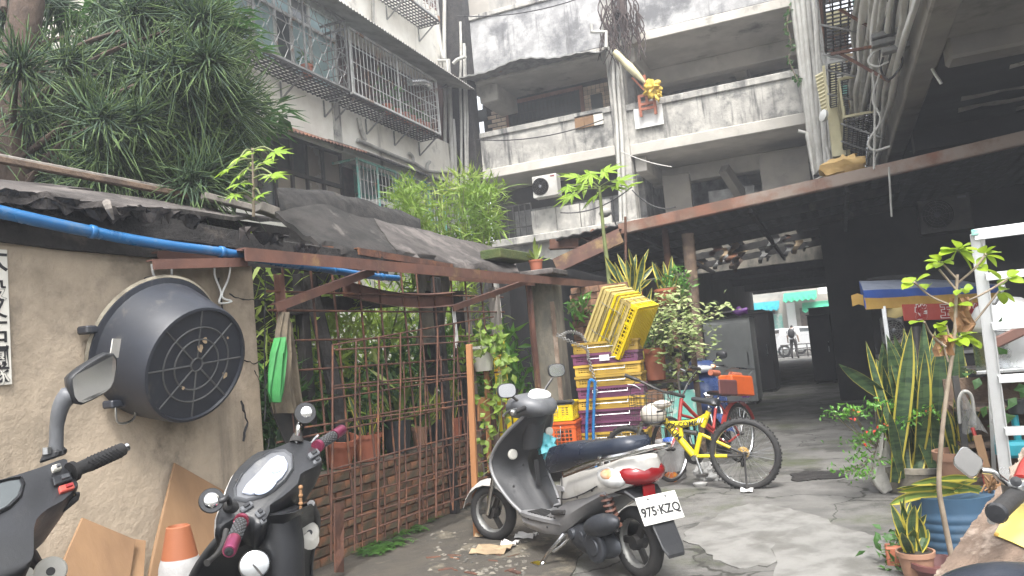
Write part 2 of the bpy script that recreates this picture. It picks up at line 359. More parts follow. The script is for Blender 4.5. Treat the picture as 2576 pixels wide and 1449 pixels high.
def again(root, loc, rot=None, label=None):
    c = copy_tree(root); c.location = V(loc)
    if rot is not None: c.rotation_euler = rot
    if label: c['label'] = label
    return c
def piece(me_src, name, parent, loc, rot=(0, 0, 0), sc=None):
    """another object sharing mesh data (bricks, tiles): loc in world space"""
    o = bpy.data.objects.new(name, me_src); COL.objects.link(o); o.parent = parent; o.location = V(loc)-org(parent); o.rotation_euler = rot
    if sc: o.scale = sc
    return o
def mesh_only(mb, name, mat, smooth=None):
    o = put(mb, name, mat, base=(0, 0, 0), smooth=smooth); me = o.data; bpy.data.objects.remove(o); return me
def text_mb(s, P, ux, uy, size, depth=.002, mb=None, mi=0, bold=0.0, center=True):
    """lettering as mesh, baseline frame ux, uy (unit vectors), placed at P"""
    c = bpy.data.curves.new('t', 'FONT'); c.body = s; c.size = size; c.extrude = depth; c.offset = bold; c.resolution_u = 3
    if center: c.align_x = 'CENTER'; c.align_y = 'CENTER'
    o = bpy.data.objects.new('t', c); COL.objects.link(o)
    dg = bpy.context.evaluated_depsgraph_get(); me = bpy.data.meshes.new_from_object(o.evaluated_get(dg))
    ux, uy = V(ux), V(uy); uz = ux.cross(uy); mb = mb or MB(); P = V(P)
    mb.add([P+ux*v.co.x+uy*v.co.y+uz*v.co.z for v in me.vertices], [tuple(p.vertices) for p in me.polygons], mi)
    bpy.data.objects.remove(o); bpy.data.curves.remove(c); bpy.data.meshes.remove(me)
    return mb
def rnd(a, b): return random.uniform(a, b)
def curve(pts, k=6):
    """catmull-rom through points"""
    P = [V(p) for p in pts]; P = [P[0]*2-P[1]]+P+[P[-1]*2-P[-2]]; out = []
    for i in range(1, len(P)-2):
        a, b, c, d = P[i-1:i+3]
        for j in range(k):
            t = j/k; out.append(.5*((2*b)+(c-a)*t+(2*a-5*b+4*c-d)*t*t+(3*b-a-3*c+d)*t**3))
    out.append(P[-2]); return out
def sag(p, q, drop, k=8):
    p, q = V(p), V(q); return [p.lerp(q, i/k)-V((0, 0, drop*4*(i/k)*(1-i/k))) for i in range(k+1)]
# ---- foliage
def leaf_mesh(P, D, N, Ls, Ws, fold=.25, name='leaves'):
    """arrays of leaves: base P, direction D, normal N, length, width -> verts, faces (folded diamonds, drooping tip)"""
    P, D, N = np.asarray(P, float), np.asarray(D, float), np.asarray(N, float); n = len(P)
    D /= np.linalg.norm(D, axis=1)[:, None]; Sd = np.cross(D, N); Sd /= np.linalg.norm(Sd, axis=1)[:, None]+1e-9; N = np.cross(Sd, D)
    Ls = np.asarray(Ls).reshape(-1, 1); Ws = np.asarray(Ws).reshape(-1, 1)*.5
    a = P; m = P+D*Ls*.45; l = m+Sd*Ws+N*Ws*fold; r = m-Sd*Ws+N*Ws*fold; t = P+D*Ls-N*Ls*.12
    v = np.stack([a, l, t, r, m], 1).reshape(-1, 3); i = np.arange(n)[:, None]*5
    f = np.concatenate([i+np.array([[0, 4, 1]]), i+np.array([[1, 4, 2]]), i+np.array([[0, 3, 4]]), i+np.array([[4, 3, 2]])], 0)
    return v, f
def leaves_obj(v, f, name, mat, parent=None, base=None):
    me = bpy.data.meshes.new(name); o0 = np.array(org(parent)) if parent is not None else np.array(base if base is not None else [v[:, 0].mean(), v[:, 1].mean(), v[:, 2].min()])
    me.from_pydata((v-o0).tolist(), [], f.tolist()); me.materials.append(MATS[mat]); me.update()
    o = bpy.data.objects.new(name, me); COL.objects.link(o)
    if parent is not None: o.parent = parent
    else: o.location = V(o0)
    return o
def rand_dirs(n, up=0.0):
    d = RNG.normal(size=(n, 3)); d[:, 2] += up; return d/np.linalg.norm(d, axis=1)[:, None]
def blade_mb(mb, base, tip, w, side, bow=.0, twist=0.0, k=7, edge=.16, pinch=.55):
    """strap leaf with coloured margins (material 0 middle, 1 edge); side = width direction"""
    base, tip = V(base), V(tip); ax = tip-base; L = ax.length; ad = ax.normalized(); side = V(side); side = (side-ad*side.dot(ad)).normalized(); nr = ad.cross(side)
    grid = []
    for i in range(k+1):
        t = i/k; prof = (pinch+(1-pinch)*min(1, t/.45))*(1 if t < .6 else max(0.02, math.cos((t-.6)/.4*math.pi/2)**.8))
        c = base+ax*t+nr*bow*L*math.sin(math.pi*t)*.5 + V((0, 0, -abs(bow)*L*.3*t*t)); a = twist*t
        s_ = side*math.cos(a)+nr*math.sin(a); n_ = nr*math.cos(a)-side*math.sin(a); hw = w*.5*prof
        grid.append([c+s_*hw*q+n_*hw*.35*(1-abs(q)) for q in (-1, -1+edge*2, 0, 1-edge*2, 1)])
    for i in range(k):
        for j in range(4):
            mb.add([grid[i][j], grid[i][j+1], grid[i+1][j+1], grid[i+1][j]], [(0, 1, 2, 3)], 1 if j in (0, 3) else 0)
    return mb
def snake_leaf(parent, base, tip, w, mats=('snake_leaf', 'snake_edge'), edge=.13, k=7, bow=None, name='leaf', side=None):
    mb = blade_mb(MB(), base, tip, w, side or (math.cos(rnd(-.8, .8)), math.sin(rnd(-.9, .9)), 0), rnd(-.12, .12) if bow is None else bow, rnd(-.7, .7), k, edge)
    return put(mb, name, list(mats), parent, smooth=60, flip=False)
# ---------------------------------------------------------------- ground
def ground_mat():
    m = pm('ground', (.165, .16, .15), (.108, .105, .098), 2.2, .85, .6, c3=(.068, .066, .06), sc3=1.7, t3=(.50, .64), bsc=42)
    n = m.node_tree; L = n.links; b = n.nodes['Principled BSDF']
    old = b.inputs['Base Color'].links[0].from_socket
    tc = [k for k in n.nodes if k.bl_idname == 'ShaderNodeTexCoord'][0]
    nz = n.nodes.new('ShaderNodeTexNoise'); nz.inputs['Scale'].default_value = 1.7; nz.inputs['Detail'].default_value = 8; L.new(tc.outputs['Object'], nz.inputs['Vector'])
    va = n.nodes.new('ShaderNodeVectorMath'); va.operation = 'MULTIPLY_ADD'; va.inputs[1].default_value = (.9, .9, 0); L.new(nz.outputs['Color'], va.inputs[0]); L.new(tc.outputs['Object'], va.inputs[2])
    vo = n.nodes.new('ShaderNodeTexVoronoi'); vo.feature = 'DISTANCE_TO_EDGE'; vo.inputs['Scale'].default_value = .95; L.new(va.outputs[0], vo.inputs['Vector'])
    mr = n.nodes.new('ShaderNodeMapRange'); mr.inputs[1].default_value = .003; mr.inputs[2].default_value = .012; L.new(vo.outputs[0], mr.inputs[0])
    mo = n.nodes.new('ShaderNodeTexNoise'); mo.inputs['Scale'].default_value = .8; mo.inputs['Detail'].default_value = 9; mo.inputs['Roughness'].default_value = .75; L.new(tc.outputs['Object'], mo.inputs['Vector'])
    mm = n.nodes.new('ShaderNodeMapRange'); mm.inputs[1].default_value = .52; mm.inputs[2].default_value = .66; L.new(mo.outputs[0], mm.inputs[0])
    x1 = n.nodes.new('ShaderNodeMix'); x1.data_type = 'RGBA'; L.new(mm.outputs[0], x1.inputs[0]); L.new(old, x1.inputs[6]); x1.inputs[7].default_value = (.07, .08, .04, 1)
    x2 = n.nodes.new('ShaderNodeMix'); x2.data_type = 'RGBA'; L.new(mr.outputs[0], x2.inputs[0]); x2.inputs[6].default_value = (.035, .034, .028, 1); L.new(x1.outputs[2], x2.inputs[7])
    L.new(x2.outputs[2], b.inputs['Base Color'])
ground_mat()
pm('cement', (.225, .22, .207), (.16, .157, .147), 4.2, .8, .6, c3=(.12, .116, .105), sc3=2.2, t3=(.46, .66), bsc=26)
pm('dark_dirt', (.075, .065, .052), (.048, .044, .038), 3, .95, .8, c3=(.16, .14, .105), sc3=3, t3=(.52, .66), bsc=25)
xs = sorted(set([-60, -30, -16]+[round(-10+.25*i, 2) for i in range(60)]+[7, 10, 16, 30, 60]))
ys = sorted(set([-40, -15, -5]+[round(.25*i, 2) for i in range(60)]+[16, 18, 20, 24, 28, 32, 37, 45, 60, 90]))
def gz(x, y): return (NZ.noise((x*.9, y*.9, 1))*.012+NZ.noise((x*3, y*3, 5))*.004) if (-10 < x < 5 and 0 < y < 16) else 0
mb = MB(); mb.sheet([[(x, y, gz(x, y)) for x in xs] for y in ys])
struct(put(mb, 'ground', 'ground', base=(0, 0, 0), smooth=60, flip=False), 'cracked grey concrete yard with patches of moss')
def patch(name, cx, cy, rx, ry, mat, lab, h=.006, seed=0, kind='structure', n=56, rag=.5):
    ring = []
    for i in range(n):
        a = 2*math.pi*i/n; k = 1+rag*NZ.noise((math.cos(a)*1.5+seed, math.sin(a)*1.5, seed*3.1))+.12*NZ.noise((math.cos(a)*7+seed, math.sin(a)*7, 9))
        ring.append((cx+rx*math.cos(a)*k, cy+ry*math.sin(a)*k))
    mb = MB(); rings = []
    for q, dz in ((1, -.015), (1, 0), (.75, .0), (.45, 0), (.18, 0)):
        rings.append([V((cx+(x-cx)*q, cy+(y-cy)*q, gz(cx+(x-cx)*q, cy+(y-cy)*q)+.004+h*(1 if dz == 0 else 0)+dz)) for x, y in ring])
    mb.loft(rings); o = put(mb, name, mat, smooth=50); o['kind'] = kind; o['label'] = lab; return o
patch('dirt_strip', -2.45, 5.2, .95, 1.9, 'dark_dirt', 'dark trodden dirt along the foot of the fence', seed=3, h=.004)
patch('cement_patch', -.62, 5.5, .42, .8, 'cement', 'pale cement patch in the middle of the yard', seed=5, h=.003)
patch('cement_patch', -.15, 4.9, .4, .75, 'cement', 'pale cement strip beside the blue barrel', seed=11, h=.007)
patch('cement_patch', -1.75, 6.1, .16, .3, 'cement', 'small pale cement smear beside the wooden stake', seed=21, h=.009)
patch('tar_patch', -.35, 7.6, .22, .3, 'charred', 'black tar repair in the concrete', seed=8, h=.006)
# ---------------------------------------------------------------- left apartment block
LX = -8.44
lb = thing('apartment_building', 'pale stained apartment block with barred window cages, behind the pine tree', 'building', (-9, 10, 0))
mb = MB()
for z0, z1 in ((0, 4.05), (5.52, 6.72), (8.42, 10.15), (11.6, 13)): mb.box(-9.1, LX, 1.5, 18, z0, z1)
put(mb, 'wall', 'cream_plaster', lb, bevel=.015)
mb = MB(); mb.box(-9.95, -9.65, 1.5, 18, 0, 13); mb.box(-9.6, -8.5, 17.62, 17.95, 3, 13); put(mb, 'inner_wall', 'red_wall', lb)
mb = MB(); mb.box(-11, -8.4, 1.5, 18, 13, 13.2); put(mb, 'roof', 'facade', lb)
yp = at_x(848, 330, LX).y
mb = MB(); mb.box(LX-.05, LX+.03, yp-.12, yp+.12, 5.53, 6.71); put(mb, 'pilaster', 'parapet', lb)
def grid_window(parent, X, ys_, zs_, fr, mats, frame_mat, nm='window'):
    mb = MB(); t = fr
    for y in ys_: mb.box(X-.05, X+.03, y-t, y+t, zs_[0], zs_[-1])
    for i, z in enumerate(zs_): mb.box(X-.045, X+.035, ys_[0]-t, ys_[-1]+t, z-t, z+t)
    f = put(mb, nm, frame_mat, parent)
    for a, b in zip(ys_, ys_[1:]):
        for c, d in zip(zs_, zs_[1:]):
            m = MB(); m.box(X-.022, X-.012, a+t*.9, b-t*.9, c+t*.9, d-t*.9); put(m, 'pane', random.choice(mats), f)
    return f
wy = [at_x(p, 450, -8.56).y for p in (500, 560, 602, 652, 692, 735, 772, 813, 858)]
grid_window(lb, -8.56, wy, [4.05, 4.85, 5.5], .035, ['tan_glass', 'tan_glass', 'glass'], 'dark_frame')
wz = [at_x(p, 150, -8.7).y for p in (560, 640, 702, 742, 788, 850)]
grid_window(lb, -8.75, wz, [6.75, 7.95, 8.4], .03, ['curtain', 'curtain', 'glass'], 'cage_white')
wq = [at_x(p, 480, -8.7).y for p in (910, 950, 1000, 1050, 1100)]
grid_window(lb, -8.8, wq, [4.05, 4.9, 5.5], .035, ['glass', 'curtain'], 'teal_paint')
def cage(parent, X1, y0, y1, z0, z1, mat, gap, wavy=False, posts=3, label=None, depth=None, rails=3, fmat=None):
    X0 = LX if depth is None else X1-depth
    mb = MB()
    for i in range(posts+1):
        y = y0+(y1-y0)*i/posts; mb.box(X1-.015, X1+.015, y-.015, y+.015, z0, z1)
    for z in (z0, z1): mb.box(X1-.02, X1+.02, y0, y1, z-.02, z+.02); mb.box(X0, X1, y0-.02, y0+.02, z-.02, z+.02); mb.box(X0, X1, y1-.02, y1+.02, z-.02, z+.02)
    fr = put(mb, 'window_cage', fmat or mat, parent, label=label)
    mb = MB(); n = int((y1-y0)/gap)
    for i in range(n):
        y = y0+(i+.5)*(y1-y0)/n
        if wavy:
            s = 1 if i % 2 else -1; N = 6
            mb.tube([(X1, y+s*gap*.36*(1 if k % 2 else -1), z0+(z1-z0)*k/N) for k in range(N+1)], .008, 4, cap=False)
        else: mb.box(X1-.006, X1+.006, y-.006, y+.006, z0, z1)
    for k in range(1, rails+1): z = z0+(z1-z0)*k/(rails+1); mb.box(X1-.018, X1-.006, y0, y1, z-.008, z+.008)
    for yy in (y1,):
        for k in range(1, 5):
            x = X0+(X1-X0)*k/5; mb.box(x-.008, x+.008, yy-.008, yy+.008, z0, z1)
        for k in range(1, 8): z = z0+(z1-z0)*k/8; mb.box(X0, X1, yy-.006, yy+.006, z-.008, z+.008)
    stuff(put(mb, 'bars', mat, fr))
    mb = MB()
    for k in range(8): x = X0+(X1-X0)*k/7; mb.box(x-.01, x+.01, y0, y1, z0-.055, z0-.035)
    m = int((y1-y0)/.14)
    for k in range(m+1): y = y0+(y1-y0)*k/m; mb.box(X0, X1, y-.01, y+.01, z0-.075, z0-.056)
    stuff(put(mb, 'floor_grid', 'dark_metal', fr))
    mb = MB(); k = int((y1-y0)/1.1)
    for i in range(k+1):
        y = y0+.1+(y1-y0-.2)*i/max(1, k); mb.beam((X0+.02, y, z0-.42), (X1-.05, y, z0-.07), .025, .025); mb.beam((X0+.02, y, z0-.42), (X0+.02, y, z0-.1), .025, .025, up=(1, 0, 0))
    stuff(put(mb, 'bracket', 'old_steel', fr)); return fr
CXF = -7.9
a0, a1 = at_x(884, 231, CXF), at_x(1108, 338, CXF); ztop = at_x(880, 72, CXF).z
cage(lb, CXF, a0.y+.06, min(a1.y, 17.45), a0.z, ztop, 'cage_white', .13, posts=2, label='white barred cage with straight rods')
cage(lb, CXF, 7.2, a0.y-.06, a0.z, ztop+.1, 'old_steel', .19, wavy=True, posts=4, label='rusty cage with wavy diamond bars')
q0 = at_x(905, 500, CXF); q1 = at_x(1140, 560, CXF); qz = at_x(900, 400, CXF).z
cage(lb, CXF, q0.y, 17.35, 3.75, qz, 'cage_white', .13, posts=7, fmat='teal_paint', label='green and white cage on the lower floor')
u0 = at_x(1105, 52, CXF); cage(lb, CXF, 13.4, min(u0.y, 17.3), u0.z, u0.z+1.4, 'cage_white', .14, posts=3, label='upper barred cage')
def corrug(parent, name, y0, y1, xw, zw, xf, zf0, zf1, mat, label=None, pitch=.1, amp=.018):
    n = int((y1-y0)/pitch*4); g = []
    for k in range(4):
        t = k/3; row = []
        for i in range(n+1):
            y = y0+(y1-y0)*i/n; zf = zf0+(zf1-zf0)*i/n
            row.append((xw+(xf-xw)*t, y, zw+(zf-zf0)*0+(zf-zw)*t+amp*math.sin(i*math.pi/2)))
        g.append(row)
    mb = MB(); mb.sheet(g, (0, 0, -.008)); return put(mb, name, mat, parent, label=label, smooth=40)
corrug(lb, 'canopy', 7.0, 17.5, LX, ztop+.42, -7.55, ztop+.16, ztop+.12, 'pvc_old', 'thin corrugated canopy above the upper cages')
b0, b1 = at_x(705, 325, -7.7), at_x(920, 388, -7.7)
corrug(lb, 'canopy', b0.y-1.6, b1.y, LX, 5.62, -7.65, b0.z-.05, b1.z+.02, 'rust', 'rusty corrugated canopy over the brown window')
corrug(lb, 'canopy', q0.y-.1, 17.4, LX, 5.66, -7.7, qz+.1, qz+.08, 'dark_metal', 'dark corrugated canopy over the green cage')
def pipe(pts, r, mat, lab, par=None, name='drain_pipe', n=8, smooth=True):
    mb = MB(); mb.tube(curve(pts, 5) if smooth and len(pts) > 2 else pts, r, n); o = put(mb, name, mat, par, smooth=60)
    if par is None: tag(o, lab, 'pipe')
    return o
px2 = lambda zx, zy, X=LX+.06: at_x((1000+zx/1.907)/1.565, zy/1.907/1.565, X)
pipe([px2(a, b) for a, b in ((630, 60), (760, 150), (900, 240), (1050, 330), (1270, 425))], .03, 'pvc_old', '', lb)
pipe([px2(a, b) for a, b in ((893, 0), (893, 185), (925, 235))], .035, 'pvc_old', '', lb, smooth=False)
pipe([px2(a, b) for a, b in ((787, 885), (800, 960), (835, 1055))], .045, 'parapet', '', lb)
pipe([px2(a, b) for a, b in ((780, 1050), (960, 1130), (1090, 1185), (1200, 1225), (1310, 1285), (1480, 1295))], .04, 'pvc_old', '', lb)
pipe([px2(a, b) for a, b in ((1165, 1150), (1190, 1180), (1195, 1225))], .04, 'pvc_old', '', lb)
pipe([px2(a, b) for a, b in ((1320, 1215), (1300, 1240), (1300, 1285))], .04, 'pvc_old', '', lb)
pipe([px2(a, b, -7.8) for a, b in ((1170, 620), (1260, 615), (1310, 635), (1325, 668))], .075, 'steel', '', lb, name='exhaust_duct')
for k, (zx, zy) in enumerate(((400, 540), (1000, 800), (1075, 840), (1130, 860), (1180, 890), (1240, 930), (1290, 945))):
    c = px2(zx, zy, -8.12); c.z = a0.z
    t = thing('potted_plant', ['terracotta pot plant on the cage floor behind the wavy bars', 'largest leafy pot plant in the white window cage', 'second pot along the white cage floor from the big plant', 'third pot along the white cage floor from the big plant', 'fourth pot along the white cage floor from the big plant', 'pot plant near the dark end of the white cage', 'last pot plant in the white cage, next to the pipes'][k], 'potted plant', c, 'pot plants inside the window cages')
    mb = MB(); mb.lathe([(.07, 0), (.1, .2), (.11, .2), (.11, .24), (.09, .24), (.085, .2), (0, .2)], c, n=12); put(mb, 'pot', 'terracotta', t, smooth=40)
    n = 60 if k == 1 else 26; P = np.array(c)+[0, 0, .25]+RNG.normal(size=(n, 3))*([.16, .22, .2] if k == 1 else [.08, .09, .09])+[0, 0, .25 if k == 1 else .08]
    v, f = leaf_mesh(P, rand_dirs(n, .2), rand_dirs(n, 2), RNG.uniform(.12, .26, n), RNG.uniform(.03, .06, n)); leaves_obj(v, f, 'foliage', 'garden_leaf', t)
# air conditioner builder
def ac(c, rz, w, h, d, label, mat='pvc', fan_off=-.17, group=None, dark=False):
    c = V(c); t = thing('air_conditioner', label, 'air conditioner', c, group); R = M.Rotation(rz, 3, 'Z'); X, Y, Z = R.col[0], R.col[1], V((0, 0, 1))
    mb = MB(); mb.obox(c+Z*h/2, X*w/2, Y*d/2, Z*h/2); put(mb, 'casing', mat, t, bevel=.015)
    f = c+Z*h*.5-Y*(d/2)+X*w*fan_off*1.0; r = h*.40
    mb = MB(); mb.lathe([(r, 0), (r, .012), (r*.93, .018), (r*.93, -.0), (0, -.0)], f, -Y, 28); put(mb, 'fan_recess', 'dark_metal', t, smooth=30)
    mb = MB()
    for k in (1, .8, .6, .4, .2): mb.tube([f-Y*.022+(X*math.cos(a)+Z*math.sin(a))*r*k*.94 for a in [2*math.pi*i/24 for i in range(25)]], .004, 4)
    for i in range(6): a = math.pi*i/6; mb.tube([f-Y*.022+(X*math.cos(a)+Z*math.sin(a))*r*.94, f-Y*.022-(X*math.cos(a)+Z*math.sin(a))*r*.94], .004, 4)
    g = put(mb, 'fan_grille', 'dark_metal' if not dark else 'old_steel', t)
    mb = MB(); mb.lathe([(r*.2, 0), (r*.2, .03), (0, .035)], f, -Y, 12); put(mb, 'fan_hub', 'grey_plastic', t)
    mb = MB(); mb.obox(c+Z*h*.9-Y*(d/2+.002)+X*w*.34, X*w*.08, Y*.003, Z*h*.028); put(mb, 'name_plate', 'red_lens' if not dark else 'grey_plastic', t)
    return t
p = at_x(960, 545, -8.1); ac((p.x, p.y, p.z-.32), math.radians(-90+180), .8, .6, .3, 'white air conditioner inside the green lower cage')
p = at_x(1015, 562, -8.1); ac((p.x, p.y, p.z-.3), math.radians(90), .8, .6, .3, 'second white air conditioner in the green cage, nearer the corner pipes')
# ---------------------------------------------------------------- back apartment block
BY = 18.0
pm('slab_conc', (.56, .53, .48), (.44, .42, .38), 1.5, .9, .3, c3=(.16, .15, .14), sc3=.8, t3=(.55, .7))
bb = thing('apartment_building', 'weathered grey concrete block with open balconies at the end of the yard', 'building', (-4, 19, 0))
ax = lambda x, y, Y=BY: at_y(x, y, Y).x
az = lambda x, y, Y=BY: at_y(x, y, Y).z
xl, xc0, xc1, xr = -8.1, ax(1540, 300), ax(1578, 300), 0.1
mb = MB()
mb.box(xl, xc0, BY, BY+.15, 8.38, 9.85); put(mb, 'balcony_parapet', 'facade', bb, bevel=.02, label='dark stained upper parapet'); mb = MB(); mb.box(xc1, xr, BY, BY+.15, 8.5, 9.9); put(mb, 'balcony_parapet', 'facade', bb, bevel=.02, label='upper parapet over the deep right balcony')
mb = MB(); mb.box(xl, xc0, BY, BY+.15, 5.98, 6.78); put(mb, 'balcony_parapet', 'parapet', bb, label='pale middle parapet')
mb = MB(); mb.box(xc1, xr, BY, BY+.15, 5.92, 6.72); put(mb, 'balcony_parapet', 'parapet', bb, label='grey middle parapet with dark run-off stains')
for q in ((xl, xc0-.003, BY-.05, BY+.2, 6.78, 6.92), (xc1+.003, xr, BY-.05, BY+.2, 6.72, 6.88), (xl, xc0-.003, BY-.05, BY+.2, 9.85, 9.97)): mb = MB(); mb.box(*q); put(mb, 'coping', 'parapet', bb, bevel=.015)
for q in ((xl, xc0-.003, BY-.04, BY+4.4, 5.74, 5.975), (xc1+.003, xr, BY-.04, BY+4.4, 5.66, 5.915), (xl, xc0-.003, BY-.02, BY+4.4, 8.2, 8.375), (xc1+.003, xr, BY-.04, BY+4.4, 8.28, 8.495)): mb = MB(); mb.box(*q); put(mb, 'floor_slab', 'slab_conc', bb, bevel=.015)
mb = MB(); mb.box(xc0, xc1, BY-.06, BY+.4, 0, 10.4); put(mb, 'column', 'parapet', bb, bevel=.02)
mb = MB(); mb.box(-8.43, -7.75, BY-.35, BY+.05, 0, 11.2); put(mb, 'column', 'charred', bb, bevel=.02, label='dark corner column behind the drain pipes')
for q in [b_ for z in (8.28, 5.66) for b_ in ((xc1+.02, xr, BY+2.0, BY+2.35, z-.42, z-.003), (xc1+.02, xc1+.3, BY+.2, BY+1.99, z-.36, z-.004), (-1.7, -1.4, BY+2.36, BY+4.1, z-.42, z-.004))]+[(-7.75, -7.25, BY+.2, BY+1.58, 7.75, 8.197)]: mb = MB(); mb.box(*q); put(mb, 'ceiling_beam', 'slab_conc', bb, bevel=.02)
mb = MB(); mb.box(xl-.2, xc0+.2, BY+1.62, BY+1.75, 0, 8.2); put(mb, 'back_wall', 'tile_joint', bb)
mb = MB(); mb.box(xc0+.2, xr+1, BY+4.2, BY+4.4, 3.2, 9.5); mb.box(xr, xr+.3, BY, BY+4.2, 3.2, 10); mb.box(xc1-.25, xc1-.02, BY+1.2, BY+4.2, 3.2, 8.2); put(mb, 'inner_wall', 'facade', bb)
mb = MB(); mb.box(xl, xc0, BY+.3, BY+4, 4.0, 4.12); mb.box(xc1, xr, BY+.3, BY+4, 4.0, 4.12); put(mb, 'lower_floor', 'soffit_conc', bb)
for q, mt in (((-8.2, -3.3, BY+.02, BY+.2, 0, 3.95), 'parapet'), ((.0, 7, BY+.02, BY+.2, 0, 3.95), 'parapet'), ((-3.298, -.002, BY+.05, BY+.2, 2.75, 3.95), 'post_conc')): mb = MB(); mb.box(*q); put(mb, 'ground_floor_wall', mt, bb)
mb = MB(); mb.box(-8.1, 1, BY-.28, BY+.3, 3.955, 4.14); put(mb, 'ledge', 'parapet', bb, bevel=.02)
mb = MB(); mb.box(-8.6, 7, BY+.3, BY+4.6, 9.9, 10.0); put(mb, 'roof', 'facade', bb)
# tiles: each one its own piece, left of and around the barred window
tm = MB(); tm.box(-.051, .051, -.012, 0, -.051, .051); TILE = mesh_only(tm, 'tile', 'tile')
bm_ = MB(); bm_.box(-.13, .13, -.012, 0, -.045, .045); BRK = mesh_only(bm_, 'wall_brick', 'tile')
wx0, wx1, wz0, wz1 = ax(1283, 310, BY+1.6), ax(1460, 260, BY+1.6), 6.5, az(1370, 245, BY+1.6)
nt_ = 0
for i in range(34):
    for j in range(13):
        x, z = -7.15+i*.112, 6.68+j*.112
        if x > xc0-.05 or z > 8.1 or (wx0-.12 < x < wx1+.12 and z < wz1+.1): continue
        if nt_ < 285: piece(TILE, 'tile', bb, (x, BY+1.618, z), (0, rnd(-.02, .02), 0)); nt_ += 1
for j in range(12):
    for i in range(3):
        piece(BRK, 'brick', bb, (-8.05+i*.28+(j % 2)*.13, BY+1.618, 6.65+j*.115))
mb = MB(); mb.box(wx0-.1, wx0, BY+1.585, BY+1.63, 6.5, wz1+.1); mb.box(wx1, wx1+.1, BY+1.585, BY+1.63, 6.5, wz1+.1); mb.box(wx0, wx1, BY+1.585, BY+1.63, wz1, wz1+.1)
wf = put(mb, 'window', 'tile_brown', bb)
mb = MB(); mb.box(wx0, wx1, BY+1.6, BY+1.615, 6.5, wz1); put(mb, 'pane', 'glass', wf)
mb = MB(); n = 18
for i in range(n+1): x = wx0+(wx1-wx0)*i/n; mb.box(x-.008, x+.008, BY+1.55, BY+1.566, 6.5, wz1)
for k in range(4): z = wz1-.08-k*.22; mb.box(wx0, wx1, BY+1.566, BY+1.58, z-.008, z+.008)
stuff(put(mb, 'bars', 'dark_metal', wf))
for xa, xb, ya, yb in ((1197, 1225, 280, 310), (1486, 1515, 240, 280)):
    x0, x1 = ax(xa, ya, BY+1.6), ax(xb, ya, BY+1.6); m = MB(); m.box(x0, x1, BY+1.56, BY+1.6, az(xa, yb, BY+1.6), az(xa, ya, BY+1.6)); put(m, 'window', 'glass', bb)
# thin awning sheet over the middle balcony with a ribbed pale end
g = []
for k in range(3):
    t = k/2; g.append([(xl-.3+(xc0+.35-xl)*i/30, BY-.75*t, 8.3-.05*t+.05*math.sin(i*.5)*t+(-.012 if i % 2 else .012)-.22*(abs(i-14)/14)**2*t) for i in range(31)])
mb = MB(); mb.sheet(g, (0, 0, -.03)); put(mb, 'canopy', 'old_steel', bb, label='sagging sheet canopy over the tiled balcony')
# L1 balcony: panels, railing
p0, p1, p2_ = ax(1338, 550), ax(1440, 550), ax(1540, 550)
for a, b in ((p0, p0+.62), (p0+.64, p1+.2), (p1+.22, p2_)): m = MB(); m.box(a, b, BY-.02, BY+.02, 4.14, az(1440, 515)); put(m, 'balcony_panel', 'grey_plastic' if 0 else 'parapet', bb)
mb = MB(); x0 = ax(1218, 570); zt = az(1280, 520)
for i in range(9): x = x0+(p0-x0)*i/8; mb.box(x-.012, x+.012, BY-.012, BY+.012, 4.14, zt)
for z in (4.4, zt): mb.box(x0, p0, BY-.022, BY-.008, z-.015, z+.015)
put(mb, 'balcony_railing', 'dark_metal', bb)
for i in range(11):
    x = -7.6+i*.3; m = MB(); m.box(x, x+.285, BY+1.5, BY+1.53, 4.12, 5.1); put(m, 'wall_panel', 'old_steel', bb)
for x0, x1, y0, y1, z0, z1, mt in ((-3.55, -2.9, 19.2, 19.4, 4.12, 5.3, 'soffit_conc'), (-2.6, -1.5, 20, 20.1, 4.12, 4.9, 'old_steel'), (-1.25, -.2, 19.0, 19.3, 4.12, 5.4, 'soffit_conc')):
    m = MB(); m.box(x0, x1, y0, y1, z0, z1); put(m, 'partition_wall', mt, bb)
mb = MB(); mb.beam((-2.1, 19.4, 5.3), (-1.6, 20.5, 4.2), .2, .25); put(mb, 'stair_beam', 'soffit_conc', bb)
# rooftop hut
mb = MB(); mb.box(-8.4, -7.5, 18.8, 21, 10.0, 12.0); put(mb, 'rooftop_hut', 'far_wall', bb)
p = at_y(1378, 497, BY-.3); ac((p.x, BY-.3, p.z), 0, .62, .52, .3, 'white air conditioner hung under the middle balcony', 'pvc', -.17)
# things on the back balconies
c0, c1 = at_y(1447, 325, BY-.06), at_y(1516, 285, BY-.06)
t = thing('scrap_board', 'small orange and bleached wood panel leaning on the pale parapet', 'board', (c0.x, BY-.06, c0.z))
for k, mt in enumerate(('plywood', 'plywood', 'paper')):
    w_ = (c1.x-c0.x)/3; m = MB(); m.box(c0.x+w_*k, c0.x+w_*(k+.97), BY-.05, BY-.02, c0.z, c0.z+.30); put(m, 'plank', mt, t)
c = at_y(1630, 270, BY-.2)
t = thing('bracket_stand', 'pinkish wooden frame with legs over a white board, hung on the grey parapet', 'bracket', c)
mb = MB()
for dx in (-.17, .17): mb.box(c.x+dx-.03, c.x+dx+.03, BY-.26, BY-.2, c.z-.2, c.z+.3)
for dz in (.28, .08, -.03): mb.box(c.x-.17, c.x+.17, BY-.262, BY-.202, c.z+dz-.03, c.z+dz+.03)
mb.box(c.x-.03, c.x+.03, BY-.26, BY-.2, c.z+.08, c.z+.75); mb.beam((c.x, BY-.24, c.z+.35), (c.x-.28, BY-.24, c.z+.75), .04, .04); put(mb, 'frame', 'terracotta', t)
